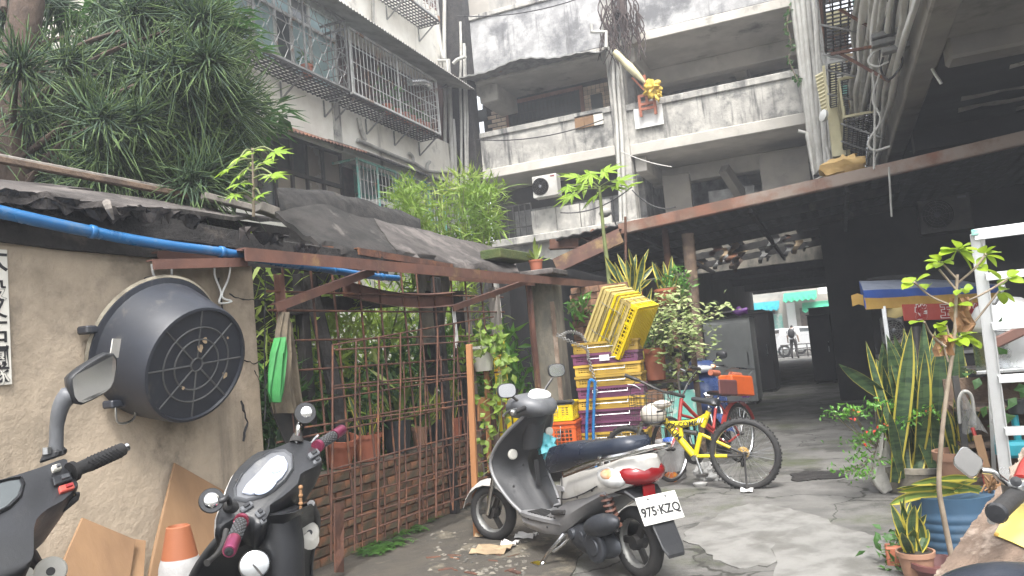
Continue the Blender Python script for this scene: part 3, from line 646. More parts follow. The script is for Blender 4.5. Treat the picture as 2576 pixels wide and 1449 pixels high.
mb = MB(); mb.box(c.x-.36, c.x+.3, BY-.1, BY-.06, c.z-.42, c.z+.05); put(mb, 'backing_board', 'clean_white', t)
b_ = at_y(1642, 222, BY-.35); mb = MB(); mb.sphere(b_, .17, 24, 18, sc=(1, .7, .9), jit=1.1); mb.sphere(b_+V((.08, 0, -.15)), .10, 20, 14, sc=(.8, .7, 1.3), jit=1.2)
tag(put(mb, 'plastic_bag', 'yellow_bag', smooth=50), 'crumpled yellow bag tied above the wooden frame', 'bag')
e0, e1 = at_y(1545, 130, BY-.55), at_y(1622, 208, BY-.4)
mb = MB(); mb.tube([e0.lerp(e1, i/10)+V((NZ.noise((i, 0, 0))*.04, 0, NZ.noise((0, i, 0))*.04)) for i in range(11)], [.07, .085, .085, .08, .09, .10, .09, .085, .07, .05, .03], 9)
tag(put(mb, 'rolled_awning', 'cream_metal', smooth=50), 'rolled pale awning sticking out beside the column', 'awning')
r0 = at_y(1565, 65, BY-.3); mb = MB()
for i in range(90):
    a = r0+V((rnd(-.45, .45), rnd(-.2, .2), rnd(-.2, .8))); mb.tube(curve([a, a+V((rnd(-.15, .15), rnd(-.1, .1), -.3)), a+V((rnd(-.2, .2), 0, -rnd(.5, .9)))], 3), [.014]*6+[.008], 4, cap=False)
mb.tube(curve([r0+V((-.1, 0, 1.3)), r0+V((.05, 0, .5)), r0+V((.02, 0, -.3))], 4), [.12]*5+[.1, .08, .05, .04], 7)
tag(put(mb, 'dead_vine', 'roots', smooth=60), 'tangle of dark dead roots hanging at the top of the column', 'plant')
# pipes at corner, column and right
ORD = ['leftmost', 'second', 'third', 'fourth', 'fifth', 'sixth', 'seventh', 'eighth', 'ninth', 'tenth', 'eleventh', 'twelfth', 'thirteenth', 'fourteenth', 'fifteenth']
def ordl(i, what): return ('leftmost '+what) if i == 0 else ORD[i]+' from the left, '+what
def pipes(name_lab, lst, Y, grp):
    for i, (xa, ya, xb, yb, r, mt) in enumerate(lst):
        A, B = at_y(xa, ya, Y), at_y(xb, yb, Y); k = 5
        pts = [A.lerp(B, j/k)+V((rnd(-.02, .02), 0, 0)) for j in range(k+1)]
        mb = MB(); mb.tube(curve(pts, 3), r, 7); o = tag(put(mb, 'drain_pipe', mt, smooth=60), ordl(i, name_lab), 'pipe', grp)
pipes('grey white pipe running down the dark corner column', [(1092, 40, 1116, 150, .07, 'pvc'), (1118, -20, 1122, 620, .05, 'pvc'), (1126, 150, 1146, 620, .06, 'pvc'), (1140, 300, 1150, 560, .045, 'pvc'), (1158, 55, 1160, 480, .035, 'pvc'), (1166, 110, 1176, 560, .035, 'pvc'), (1171, 115, 1181, 560, .03, 'pvc_old')], BY-.42, 'pipes on the corner column')
pipes('pale pipe strapped to the concrete column between the balconies', [(1541, 130, 1563, 600, .045, 'pvc'), (1555, 150, 1575, 600, .05, 'pvc')], BY-.14, 'pipes on the middle column')
pipes('tall white pipe in the bundle beside the right balcony', [(1990, -20, 2045, 430, .05, 'pvc'), (2003, -20, 2054, 470, .06, 'pvc'), (2018, -20, 2062, 460, .06, 'pvc'), (2031, -20, 2070, 460, .055, 'pvc_old'), (2042, -20, 2078, 450, .045, 'pvc'), (2052, 20, 2086, 440, .045, 'pvc_old'), (2009, 50, 2048, 440, .03, 'cable'), (2060, 0, 2092, 430, .035, 'pvc_old')], BY-.5, 'white pipes beside the right balcony')
for lab, pts in (('white pipe elbow jutting from the corner column', [(1065, 152), (1125, 153), (1127, 190)]), ('pipe joining the two corner pipe stacks', [(1140, 160), (1150, 150), (1172, 142)]), ('square white pipe loop below the roots', [(1488, 62), (1488, 80), (1525, 80), (1525, 120)]), ('bent grey pipe by the right balcony foot', [(2008, 330), (2030, 335), (2048, 440), (2088, 400), (2080, 370)])):
    pipe([at_y(x, y, BY-.6) for x, y in pts], .045, 'pvc', lab, smooth=False)
def cables(pts_list, r, mat, label, grp=None, Y=None, drop=.2):
    for k, (A, B) in enumerate(pts_list):
        mb = MB(); mb.tube(sag(A, B, drop, 10), r, 5); tag(put(mb, 'cable', mat, smooth=60), label[k], 'cable', grp)
cables([(at_y(1150, 40, 17.4), at_y(1500, -20, 17.4)), (at_y(1185, 350, 17.8), at_y(1520, 300, 17.8))], .014, 'cable', ['thin cable along the top of the upper left parapet', 'thin cable strung along the pale middle parapet'], 'cables on the back block')
cables([(at_y(1410, 535, 14), at_y(1590, 470, 14)), (at_y(1590, 478, 14), at_y(1700, 520, 14))], .012, 'cable', ['cable sagging from the lower balcony to the column foot', 'short cable from the column foot to the alley roof'], 'cables above the alley roof', drop=.15)
cables([(at_y(1985, 470, 15), at_y(2090, 430, 15)), (at_y(1560, 380, 16), at_y(1690, 420, 16))], .012, 'pvc', ['pale cable from the alley roof up to the white pipes', 'pale cable curving away right of the middle column'], 'pale cables above the alley', drop=.05)
# hanging vine near the right pipes
t = thing('hanging_vine', 'thin leafy vine hanging beside the white pipes', 'plant', at_y(1990, 60, 17.5))
pv = [at_y(x, y, 17.4) for x, y in ((1988, 15), (1980, 60), (1990, 110), (1985, 150), (2003, 195), (2008, 205))]
mb = MB(); mb.tube(curve(pv, 4), .01, 4); put(mb, 'stem', 'stem_grey', t)
P = np.array([p for p in curve(pv, 7)]); n = len(P); v, f = leaf_mesh(P, rand_dirs(n), rand_dirs(n, 1), [.13]*n, [.09]*n); leaves_obj(v, f, 'foliage', 'garden_leaf', t)
# lamp near papaya
c = at_y(1522, 535, 12); t = thing('street_lamp', 'round grey lamp head beside the papaya stem', 'lamp', c)
mb = MB(); mb.sphere(c, .1, 14, 9, sc=(1, 1, .75)); put(mb, 'lamp_shade', 'pvc_old', t, smooth=60); mb = MB(); mb.tube(curve([c+V((.02, 0, 0)), c+V((.1, 0, -.02)), c+V((.16, .02, -.25))], 4), .012, 6); put(mb, 'arm', 'dark_metal', t)
# ---------------------------------------------------------------- right block: overhang above the open arcade
rb = thing('apartment_building', 'block on the right with a dark overhanging ceiling and rusty cages', 'building', (4, 12, 0))
RX = 1.03
mb = MB(); mb.box(RX+.25, 9, 7.0, 18, 4.05, 12.5); mb.box(RX, RX+.25, 7.0, 17.4, 4.35, 12.5); put(mb, 'upper_storeys', 'cream_plaster', rb)
mb = MB(); mb.box(RX+.02, RX+.27, 6.98, 17.4, 3.95, 4.34); put(mb, 'edge_beam', 'soffit_conc', rb, bevel=.02)
mb = MB(); mb.box(RX+.274, 8.9, 7.0, 8.72, 4.0, 4.045); put(mb, 'ceiling_panel', 'soffit_conc', rb)  # lighter tone painted in for the end nearest the light
mb = MB(); mb.box(RX+.274, 8.9, 9.1, 17.4, 4.0, 4.045); put(mb, 'ceiling_panel', 'shaded_soffit', rb, label='ceiling coloured black for its shade, with peeled pale streaks')
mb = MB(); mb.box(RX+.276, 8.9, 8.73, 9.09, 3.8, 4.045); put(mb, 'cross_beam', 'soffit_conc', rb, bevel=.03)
mb = MB(); mb.box(RX+.276, 8.9, 12.7, 13.0, 3.7, 3.998); put(mb, 'cross_beam', 'shaded_soffit', rb)
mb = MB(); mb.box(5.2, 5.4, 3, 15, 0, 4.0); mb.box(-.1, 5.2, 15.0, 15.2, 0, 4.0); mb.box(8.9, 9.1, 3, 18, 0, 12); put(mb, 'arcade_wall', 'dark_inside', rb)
for k in range(9):      # peeled paint flakes hanging from the black ceiling
    m = MB(); y = 9.5+k*.55; x = rnd(1.7, 2.6); L_ = rnd(.4, 1.0)
    m.sheet([[(x+i*L_/6, y+rnd(-.03, .03)+j*.09, 3.997-.012-rnd(0, .04)*j) for i in range(7)] for j in range(2)], (0, 0, -.004)); put(m, 'paint_flake', 'stone_white', rb)
cage(rb, .3, 8.6, 12.5, 5.36, 6.9, 'rust', .17, posts=3, depth=-.68, label='rusty window cage hung over the arcade edge')
cage(rb, .33, 12.9, 17.2, 5.30, 6.9, 'cage_white', .14, posts=4, depth=-.65, label='cream window cage further along')
cage(rb, .45, 13.2, 17.2, 4.5, 5.1, 'cream_metal', .16, posts=4, depth=-.5, label='low cage above the alley roof')
for k, (y, mt, lab) in enumerate(((8.9, 'cardboard', 'brown box on the rusty cage floor, nearest the camera'), (9.6, 'paper', 'pale box lying along the rusty cage floor'), (10.3, 'terracotta', 'reddish box in the middle of the rusty cage'), (11.0, 'teal_paint', 'greenish box on the rusty cage floor'), (11.8, 'cream_metal', 'cream box at the far end of the rusty cage'), (13.4, 'cardboard', 'brown box in the cream cage, nearest the rusty one'), (14.3, 'paper', 'pale box in the cream cage'), (15.2, 'teal_paint', 'greenish box in the cream cage'), (16.2, 'sack', 'tan bundle at the far end of the cream cage'))):
    x = rnd(.42, .8); z = 5.39 if y < 12.5 else 5.33; m = MB(); s = rnd(.12, .24); m.obox((x, y, z+s*.5), (s*.6, 0, 0), (rnd(-.05, .05), s, 0), (0, 0, s*.5)); tag(put(m, 'stored_box', mt, bevel=.01), lab, 'box', 'clutter in the cages over the arcade')
c = at_y(2098, 280, 15.5)
t = thing('duct_cover', 'long cream metal panel beside the cages over the alley', 'panel', c)
A, B = at_y(2086, 165, 15.5), at_y(2112, 395, 15.5)
mb = MB(); mb.beam(A, B, .24, .16, up=(0, 1, 0)); mb.beam(A+V((.16, 0, 0)), B+V((.16, 0, 0)), .05, .12, up=(0, 1, 0)); put(mb, 'sheet', 'cream_metal', t, bevel=.01)
A, B = at_y(2050, 190, 15.8), at_y(2072, 305, 15.8); mb = MB(); n = 26
mb.sheet([[A.lerp(B, i/n)+V((j*.28, -.02*(i % 2), j*.10)) for j in range(2)] for i in range(n+1)], (0, .02, 0)); tag(put(mb, 'ribbed_awning', 'cream_metal'), 'small ribbed cream awning beside the white pipes', 'awning')
mb = MB(); c = at_y(2078, 292, 15.2); mb.lathe([(.02, 0), (.10, .02), (.11, .07), (.05, .10)], c, (-.8, -.6, .2), 14); tag(put(mb, 'wall_lamp', 'clean_white', smooth=40), 'round white lamp under the ribbed awning', 'lamp')
# bundle of pipes and cables running along the overhang edge
for i in range(15):
    x = .97-.022*i+rnd(-.02, .02); z = 4.1+.075*i+rnd(-.04, .04); thick = i % 2 == 0
    pts = [(x+rnd(-.035, .035), 6.2+j*1.25, z+rnd(-.04, .04)) for j in range(10)]
    mb = MB(); mb.tube(curve(pts, 2), rnd(.035, .055) if thick else rnd(.010, .02), 6)
    tag(put(mb, 'service_pipe' if thick else 'cable', ('pvc' if i % 4 else 'clean_white') if thick else random.choice(['cable', 'pvc', 'dark_metal']), smooth=60),
        (ordl(14-i, 'white pipe in the tangle under the overhang edge') if thick else ordl(14-i, 'thin cable in the tangle under the overhang edge')).replace('leftmost', 'outermost').replace('from the left', 'from the outside'), 'pipe' if thick else 'cable', 'pipes and cables along the overhang')
z5 = lambda zx, zy, Y: at_y((3100+zx/1.907)/1.565, zy/1.907/1.565, Y)
for lab, pts, r, mt in (('long white cable loop hanging below the pipe tangle', [(915, 175), (960, 270), (1040, 310), (1110, 250), (1180, 0)], .018, 'clean_white'),
                        ('white cable end dangling in front of the black ceiling', [(1020, 60), (1035, 330), (1080, 500), (1155, 630)], .018, 'clean_white'),
                        ('wide cable loop left of the pipe tangle', [(760, 330), (640, 400), (610, 470), (680, 500), (760, 460)], .014, 'pvc'),
                        ('dark cable loop over the cages', [(840, 370), (860, 480), (760, 600), (700, 520), (720, 430)], .013, 'cable'),
                        ('cable hanging down the cages to the alley roof', [(690, 560), (640, 750), (700, 900), (610, 1060), (650, 1130), (770, 1100)], .013, 'pvc_old'),
                        ('straight cable down the cages', [(640, 540), (655, 800), (650, 1270)], .012, 'pvc_old')):
    mb = MB(); mb.tube(curve([z5(a, b, 9.5) for a, b in pts], 5), r, 5); tag(put(mb, 'cable', mt, smooth=60), lab, 'cable')
mb = MB()
for zx, zy in ((790, 245), (795, 300), (870, 350)): c = z5(zx, zy, 9.4); mb.obox(c, (.22, .06, .03), (0, .06, 0), (0, 0, .03))
stuff(tag(put(mb, 'pipe_clamps', 'old_steel', bevel=.008), 'steel clamps holding the pipe tangle', 'clamp'))
for lab, a, b in (('rusty strut under the rusty cage, nearest the camera', (390, 70), (770, 290)), ('rusty strut crossing below the cage', (330, 405), (730, 335)), ('orange rusty diagonal strut below the cage', (385, 395), (765, 610))):
    mb = MB(); mb.beam(z5(*a, 10.5), z5(*b, 10.2), .035, .035); tag(put(mb, 'steel_strut', 'rust'), lab, 'strut')
mb = MB(); c = z5(430, 1285, 10.75); c.z = 3.2; mb.sphere(c+V((0, .1, .1)), .18, 16, 10, sc=(1.5, .9, .75), jit=.5); tag(put(mb, 'sack', 'sack', smooth=50), 'lumpy tan sack lying on the alley roof edge', 'sack')
p = at_y(2380, 578, 14.8); ac((p.x, 14.8, p.z-.05), 0, .78, .6, .3, 'dark air conditioner high on the dark arcade wall', 'dark_metal', -.15, dark=True)  # casing in dark metal
mb = MB(); mb.tube(sag(at_y(2236, 420, 10.4), at_y(2243, 545, 10.4), 0, 6), .012, 5); tag(put(mb, 'cable', 'pvc_old', smooth=60), 'single pale cable hanging from the alley roof edge', 'cable')
# ---------------------------------------------------------------- alley roof
ar = thing('alley_roof', 'low rusty sheet roof over the alley with torn holes', 'roof', (-1, 12, 2.8))
A, B, C = at_y(1557, 577, 10.62), at_y(1900, 500, 10.6), at_y(2290, 413, 10.6)
D_ = V((5.1, 10.6, C.z+.35))
mb = MB()
for p, q in ((A, B), (B, C), (C, D_)): mb.beam(p-V((0, 0, .0)), q-V((0, 0, .0)), .02, .13); mb.beam(p+V((0, .09, .073)), q+V((0, .09, .073)), .17, .012); mb.beam(p+V((0, .06, -.07)), q+V((0, .06, -.07)), .1, .012)
put(mb, 'fascia_beam', 'rust_beam', ar)
zr = lambda x, y: A.z+.08+(x-A.x)*(C.z-A.z)/(C.x-A.x)-(y-10.6)*.012
def roofsheet(x0, x1, y0, y1, nm='roof_sheet'):
    mb = MB(); n = max(2, int((x1-x0)/.09)); mb.sheet([[(x0+(x1-x0)*i/n, y, zr(x0+(x1-x0)*i/n, y)+(.012 if i % 2 else -.012)) for i in range(n+1)] for y in (y0, (y0+y1)/2, y1)], (0, 0, .015)); put(mb, nm, 'dark_metal', ar)
for x0, x1, y0, y1 in ((-3.6, 1.0, 10.75, 13.2), (1.0, 5.1, 10.75, 15), (-4.4, -2.9, 13.21, 17.98), (-2.9, 1.0, 13.21, 14.6), (-2.9, -2.6, 14.6, 15.6), (-1.7, -1.45, 14.6, 15.6), (-.5, 1.0, 14.6, 15.6), (-2.9, -1.9, 15.6, 15.85), (-1.2, -.7, 15.6, 15.9), (-.35, 1.0, 15.6, 16.6), (-2.9, -2.4, 15.85, 17.6), (-1.3, -1.1, 16.3, 17.4), (-.3, 1.0, 16.6, 17.98)): roofsheet(x0, x1, y0, y1)
for y in (12.2, 13.9, 15.3, 16.9): m = MB(); m.beam((-4, y, zr(-4, y)-.09), (1, y, zr(1, y)-.09), .06, .12); put(m, 'rafter', 'charred', ar)
for x in (-2.4, -.9, .3): m = MB(); m.beam((x, 10.8, zr(x, 10.8)-.18), (x, 17.9, zr(x, 17.9)-.18), .05, .07); put(m, 'purlin', 'charred', ar)
for k in range(22):      # torn strips of sheet hanging in the holes
    x, y = rnd(-2.6, -.4), rnd(14.6, 17.2); L_ = rnd(.12, .4); m = MB(); s = rnd(.04, .1)
    m.sheet([[(x+s*(j-.5)*(1-.6*i/5)+.05*math.sin(i), y+.1*math.sin(i*1.3)+.03*j, zr(x, y)-.03-L_*i/5) for j in range(3)] for i in range(6)], (0, .006, 0)); put(m, 'torn_strip', random.choice(['old_steel', 'cardboard', 'rot_wood', 'old_steel', 'rust']), ar)
# bent fascia end and broken bits
E0, E1, E2 = at_y(1562, 592, 10.55), at_y(1480, 632, 10.5), at_y(1397, 668, 10.45)
mb = MB(); mb.beam(E0, E2, .02, .2); mb.beam(E0+V((0, .08, .1)), E2+V((0, .08, .1)), .17, .015); mb.beam(E0+V((0, .06, -.1)), E2+V((0, .06, -.1)), .12, .015); put(mb, 'bent_fascia', 'rust_paint', ar)
mb = MB(); mb.beam(at_y(1383, 616, 10.9), at_y(1455, 612, 10.9), .02, .16); mb.beam(at_y(1383, 625, 10.9), at_y(1455, 622, 10.9), .12, .02)
g = [[at_y(1440+i*12, 610-2.4*i+3*math.sin(i*2.1), 10.9)+V((0, j*.3, j*.1+rnd(-.03, .03))) for i in range(12)] for j in range(3)]; mb.sheet(g, (0, 0, .012)); put(mb, 'torn_edge', 'rust', ar)
for xt, yt, xb, yb, Y, r, mt, lab in ((1730, 588, 1752, 900, 10.9, .085, 'rot_wood', 'stout brown post holding up the alley roof beside the variegated bush'), (1672, 575, 1682, 700, 11.2, .05, 'rust', 'thin rusty post behind the sansevieria pots'), (1573, 545, 1575, 705, 10.5, .018, 'rust', 'thin rusty rod from the beam down to the sansevieria')):
    A_, B_ = at_y(xt, yt, Y), at_y(xb, yb, Y); B_ = A_.lerp(B_, 1.0); B_.z = 0 if r > .04 else B_.z; mb = MB(); mb.tube([A_, B_], r, 8); tag(put(mb, 'roof_post', mt, smooth=60), lab, 'post')
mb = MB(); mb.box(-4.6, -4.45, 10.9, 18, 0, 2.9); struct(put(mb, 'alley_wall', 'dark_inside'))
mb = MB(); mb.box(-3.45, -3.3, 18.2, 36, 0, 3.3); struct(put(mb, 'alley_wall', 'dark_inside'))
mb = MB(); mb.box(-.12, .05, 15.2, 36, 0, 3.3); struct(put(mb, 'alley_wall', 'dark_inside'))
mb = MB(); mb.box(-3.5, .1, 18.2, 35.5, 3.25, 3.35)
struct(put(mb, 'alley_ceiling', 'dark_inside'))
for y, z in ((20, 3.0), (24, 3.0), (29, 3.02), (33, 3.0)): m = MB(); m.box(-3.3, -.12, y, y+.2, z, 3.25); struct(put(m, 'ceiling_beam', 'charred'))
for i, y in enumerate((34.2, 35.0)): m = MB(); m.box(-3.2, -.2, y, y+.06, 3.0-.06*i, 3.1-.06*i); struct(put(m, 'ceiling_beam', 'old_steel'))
# ---------------------------------------------------------------- beyond the alley: sunlit street
mb = MB(); mb.box(-60, 60, 39.6, 52, .004, .008); struct(put(mb, 'road', 'cement'), 'bright street across the end of the alley')
fs = thing('shop_row', 'row of shops with green and orange awnings across the far street', 'building', (-2, 52, 0))
mb = MB(); mb.box(-30, 30, 52, 58, 0, 9); put(mb, 'wall', 'far_wall', fs)
for x, y0, z0, z1, w_, mt in ((-4.3, 51.9, 0, 2.6, 1.5, 'dark_inside'), (-2.6, 51.9, 0, 3, .5, 'clean_white'), (-1.5, 51.9, 0, 2.6, 1.2, 'rot_wood'), (-.3, 51.9, 0, 2.6, .6, 'mustard'), (-3.4, 51.85, 0, 2.4, .5, 'teal_paint'), (.6, 51.9, 0, 2.8, .7, 'awning_orange')):
    m = MB(); m.box(x-w_/2, x+w_/2, y0-.05, y0+.05, z0, z1); put(m, 'shop_front', mt, fs)
def far_awning(x0, x1, Y, z, d, mt, par=fs, label=None):
    m = MB(); n = 12; m.sheet([[(x0+(x1-x0)*i/n, Y-d*k/2, z-.25*k-(.12 if k == 2 and i % 2 else 0)*(1)) for i in range(n+1)] for k in range(3)], (0, 0, -.03)); return put(m, 'shop_awning', mt, par, label=label)
far_awning(-2.9, -1.0, 51.8, 3.6, 1.6, 'awning_green', label='green scalloped awning'); far_awning(-5, -3.2, 51.8, 3.2, 1.4, 'teal_plastic', label='mint awning'); far_awning(-1.9, .2, 51.6, 2.9, 1.0, 'awning_green')
far_awning(-4.6, -.2, 44, 4.15, 1.6, 'awning_orange', label='long orange awning'); far_awning(-4.4, 0, 40.0, 3.85, .5, 'clean_white')
m = MB(); m.box(-.9, .1, 50.9, 51, 3.3, 3.75); put(m, 'shop_sign', 'clean_white', fs); m = MB(); m.box(.12, .6, 50.9, 51, 3.25, 3.8); put(m, 'shop_sign', 'awning_orange', fs)
c = at_y(2050, 803, 49.5); t = thing('street_sign', 'small yellow sign with red characters over the parked cars', 'sign', c)
m = MB(); m.box(c.x-.28, c.x+.28, 49.45, 49.5, c.z-.22, c.z+.22); put(m, 'sign_board', 'sign_yellow', t)
put(text_mb('小吃\n自助', V((c.x, 49.44, c.z)), (1, 0, 0), (0, 0, 1), .2), 'lettering', 'red_paint', t)
def car(c, L_, label, flip=1):
    t = thing('parked_car', label, 'car', c, 'white cars on the far street'); c = V(c)
    P = lambda s, z, y: c+V((s*L_*flip, y, z))
    prof = [(-.5, .35), (-.5, .75), (-.46, .95), (-.38, 1.0), (-.30, 1.38), (-.12, 1.47), (.08, 1.42), (.24, 1.02), (.42, .92), (.5, .7), (.5, .32)]
    mb = MB(); mb.loft([[P(a*k, z if z < 1.05 else 1.05+(z-1.05)*(1 if abs(y) < .6 else .35), y) for a, z in prof] for y, k in ((-.8, .97), (-.72, 1), (-.55, 1), (.55, 1), (.72, 1), (.8, .97))]); put(mb, 'body', 'car_white', t, smooth=35)
    for pts in ([(-.29, 1.03), (-.25, 1.33), (-.12, 1.38), (-.10, 1.03)], [(-.07, 1.03), (-.08, 1.39), (.06, 1.36), (.19, 1.03)]):
        mb = MB(); mb.prism([P(a, z, -.79+(z-1.03)*.45) for a, z in pts], (0, -.012, 0)); put(mb, 'window', 'glass', t)
    for s in (-.31, .31):
        w_ = P(s, .31, -.8); mb = MB(); mb.lathe([(.31, -.02), (.31, .16), (.22, .17), (.2, .1)], w_+V((0, .12, 0)), (0, -1, 0), 18); q = put(mb, 'wheel', 'rubber', t, smooth=40)
        mb = MB(); mb.lathe([(.2, .15), (.12, .17), (0, .17)], w_+V((0, .12, 0)), (0, -1, 0), 10); put(mb, 'rim', 'steel', q)
    mb = MB(); mb.sphere(P(.2, 1.06, -.9), .1, 8, 6, sc=(1, .6, .7)); put(mb, 'wing_mirror', 'car_white', t, smooth=60)
    for s, mt in ((.49, 'clear_lens'), (-.495, 'red_lens')): mb = MB(); mb.obox(P(s, .75, -.62), (.04, 0, 0), (0, .14, 0), (0, 0, .07)); put(mb, 'headlight' if s > 0 else 'tail_light', mt, t, bevel=.01)
    return t
q = at_y(2036, 886, 42.2); car((q.x-.05, 42.2, 0), 3.4, 'white hatchback behind the man with the backpack'); q = at_y(1965, 870, 45.5); car((q.x-.3, 45.5, 0), 4.2, 'white car further back with a dark windscreen', -1)
mb = MB()
for z in (.42, .62): mb.tube([(-2.7, 40.3, z), (-.4, 40.3, z-.02)], .03, 6)
for x in (-2.6, -1.5, -.5): mb.tube([(x, 40.3, 0), (x, 40.3, .62)], .03, 6)
tag(put(mb, 'street_railing', 'dark_metal', smooth=50), 'low dark railing across the end of the alley', 'railing')
def figure(c, H_, face, shirt, trouser, label, pack=False):
    """standing adult, one skinned body; face = heading angle"""
    c = V(c); t = thing('person', label, 'person', c); s = H_/1.7; fx, fy = V((math.cos(face), math.sin(face), 0)), V((-math.sin(face), math.cos(face), 0))
    P = lambda f, l, z: c+(fx*f+fy*l)*s+V((0, 0, z*s))
    J = {'pel': (0, 0, .93, .145), 'waist': (0, 0, 1.08, .125), 'chest': (.01, 0, 1.30, .16), 'neck': (0, 0, 1.46, .06), 'chin': (.02, 0, 1.53, .065), 'skull': (.015, 0, 1.61, .098)}
    E_ = [('pel', 'waist'), ('waist', 'chest'), ('chest', 'neck'), ('neck', 'chin'), ('chin', 'skull')]
    for k, sd in (('l', 1), ('r', -1)):
        for nm, f, l, z, r in (('sh', 0, .17, 1.37, .065), ('el', -.03, .23, 1.10, .045), ('wr', .05, .25, .86, .032), ('ha', .08, .25, .77, .04), ('hip', 0, .09, .86, .10), ('kn', .02, .11, .48, .065), ('an', -.02, .13, .09, .045), ('to', .15, .15, .04, .045)): J[nm+k] = (f, l*sd, z, r)
        E_ += [('chest', 'sh'+k), ('sh'+k, 'el'+k), ('el'+k, 'wr'+k), ('wr'+k, 'ha'+k), ('pel', 'hip'+k), ('hip'+k, 'kn'+k), ('kn'+k, 'an'+k), ('an'+k, 'to'+k)]
    names = list(J); me = bpy.data.meshes.new('person_body'); me.from_pydata([tuple(P(*J[n][:3])-c) for n in names], [(names.index(a), names.index(b)) for a, b in E_], [])
    o = bpy.data.objects.new('body', me); COL.objects.link(o)
    sk = o.modifiers.new('skin', 'SKIN'); d = me.skin_vertices.new() if not me.skin_vertices else me.skin_vertices[0]
    for i, n in enumerate(names): me.skin_vertices[0].data[i].radius = (J[n][3]*s, J[n][3]*s); me.skin_vertices[0].data[i].use_root = (n == 'pel')
    su = o.modifiers.new('sub', 'SUBSURF'); su.levels = 1; su.render_levels = 1
    dg = bpy.context.evaluated_depsgraph_get(); m2 = bpy.data.meshes.new_from_object(o.evaluated_get(dg)); bpy.data.objects.remove(o)
    for q in (trouser, shirt, 'skin', 'hair'): m2.materials.append(MATS[q])
    for p in m2.polygons:
        z = p.center.z/s; f = V(p.center).dot(fx)/s; l = abs(V(p.center).dot(fy))/s
        p.material_index = 3 if z > 1.62 or (z > 1.5 and f < 0) or z < .09 else 2 if z > 1.45 or (l > .19 and z < 1.12 and z > .6) else 1 if z > .98 else 0
        p.use_smooth = True
    o = bpy.data.objects.new('body', m2); COL.objects.link(o); o.parent = t
    if pack:
        mb = MB(); mb.sphere(P(-.20, 0, 1.22), .2*s, 12, 9, sc=(.6 if abs(fx.x) > .7 else .85, .6 if abs(fx.y) > .7 else .85, 1.15)); put(mb, 'backpack', 'cable', t, smooth=60)
        for l in (-.11, .11): mb = MB(); mb.tube(curve([P(-.14, l, 1.4), P(0, l, 1.47), P(.15, l, 1.36), P(.1, l, 1.1)], 3), .022*s, 5); put(mb, 'shoulder_strap', 'cable', t)
    return t
q = at_y(2000, 898, 38.7); figure((q.x, 38.7, 0), 1.62, math.radians(80), 'shirt_white', 'trousers', 'man in white shirt with a black backpack, seen from behind', True)
q = at_y(2073, 850, 47.5); figure((q.x, 47.5, 0), 1.65, math.radians(-80), 'blue_grey_cloth', 'trousers', 'man in a pale grey shirt standing across the street')
q = at_y(2038, 835, 48.2); figure((q.x, 48.2, 0), 1.6, math.radians(-60), 'purple_bag', 'trousers', 'person half hidden behind the white hatchback')
# clutter coloured near black as shaded silhouettes on both sides of the passage
def cabinet(c, w_, d, h, mat, label, nm='metal_cabinet', rz=0):
    c = V(c); R = M.Rotation(rz, 3, 'Z'); X, Y = R.col[0], R.col[1]; t = thing(nm, label, 'cabinet', c)
    mb = MB(); mb.obox(c+V((0, 0, h/2+.03)), X*w_/2, Y*d/2, V((0, 0, h/2-.03))); put(mb, 'body', mat, t, bevel=.012)
    mb = MB(); mb.obox(c+V((0, 0, h+.015)), X*(w_/2+.02), Y*(d/2+.02), V((0, 0, .012))); put(mb, 'top', 'dark_metal', t)
    mb = MB(); mb.obox(c-Y*(d/2+.006)+V((0, 0, h/2)), X*(w_/2-.04), Y*.004, V((0, 0, h/2-.08))); dr = put(mb, 'door', mat, t, bevel=.004)
    mb = MB(); mb.tube([c-Y*(d/2+.03)+X*(w_/2-.1)+V((0, 0, h*.45)), c-Y*(d/2+.03)+X*(w_/2-.1)+V((0, 0, h*.6))], .012, 6); put(mb, 'handle', 'steel', dr)
    for sx in (-1, 1): mb = MB(); mb.obox(c+X*sx*(w_/2-.06)+V((0, 0, .015)), X*.03, Y*(d/2-.02), V((0, 0, .015))); put(mb, 'foot', 'dark_metal', t)
    return t
pm('cabinet_grey', (.58, .60, .59), (.48, .50, .49), 1.6, .55, .1, c3=(.24, .25, .24), sc3=1.2, t3=(.56, .7))
q0, q1 = at_y(1788, 1000, 15.4), at_y(1908, 1000, 15.4)
cabinet(((q0.x+q1.x)/2, 15.85, 0), q1.x-q0.x, .9, 1.62, 'cabinet_grey', 'tall grey metal cabinet on the left of the alley mouth')
mb = MB(); c = at_y(1862, 783, 15.7); mb.sphere(c, .13, 12, 8, sc=(1.2, .8, .55), jit=.8); tag(put(mb, 'plastic_bag', 'purple_bag', smooth=50), 'purple plastic bag on top of the grey cabinet', 'bag')
mb = MB(); mb.sphere(at_y(1825, 788, 15.7), .14, 12, 8, sc=(1.7, .9, .3), jit=.8); tag(put(mb, 'dark_bundle', 'dark_metal', smooth=50), 'dark bundle lying left of the purple bag', 'bundle')
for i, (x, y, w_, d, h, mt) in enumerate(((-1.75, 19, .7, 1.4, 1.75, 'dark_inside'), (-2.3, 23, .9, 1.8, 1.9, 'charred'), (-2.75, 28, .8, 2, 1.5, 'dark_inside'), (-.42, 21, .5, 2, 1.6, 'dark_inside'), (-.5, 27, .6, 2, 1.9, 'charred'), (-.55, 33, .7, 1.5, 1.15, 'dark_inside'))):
    cabinet((x, y, 0), w_, d, h, mt, ['dark cupboard just behind the grey cabinet', 'black cupboard halfway down the left of the passage', 'low dark cupboard near the far left end', 'dark cupboard along the right of the passage', 'tall black cupboard on the right of the passage', 'low dark box near the far right end'][i])
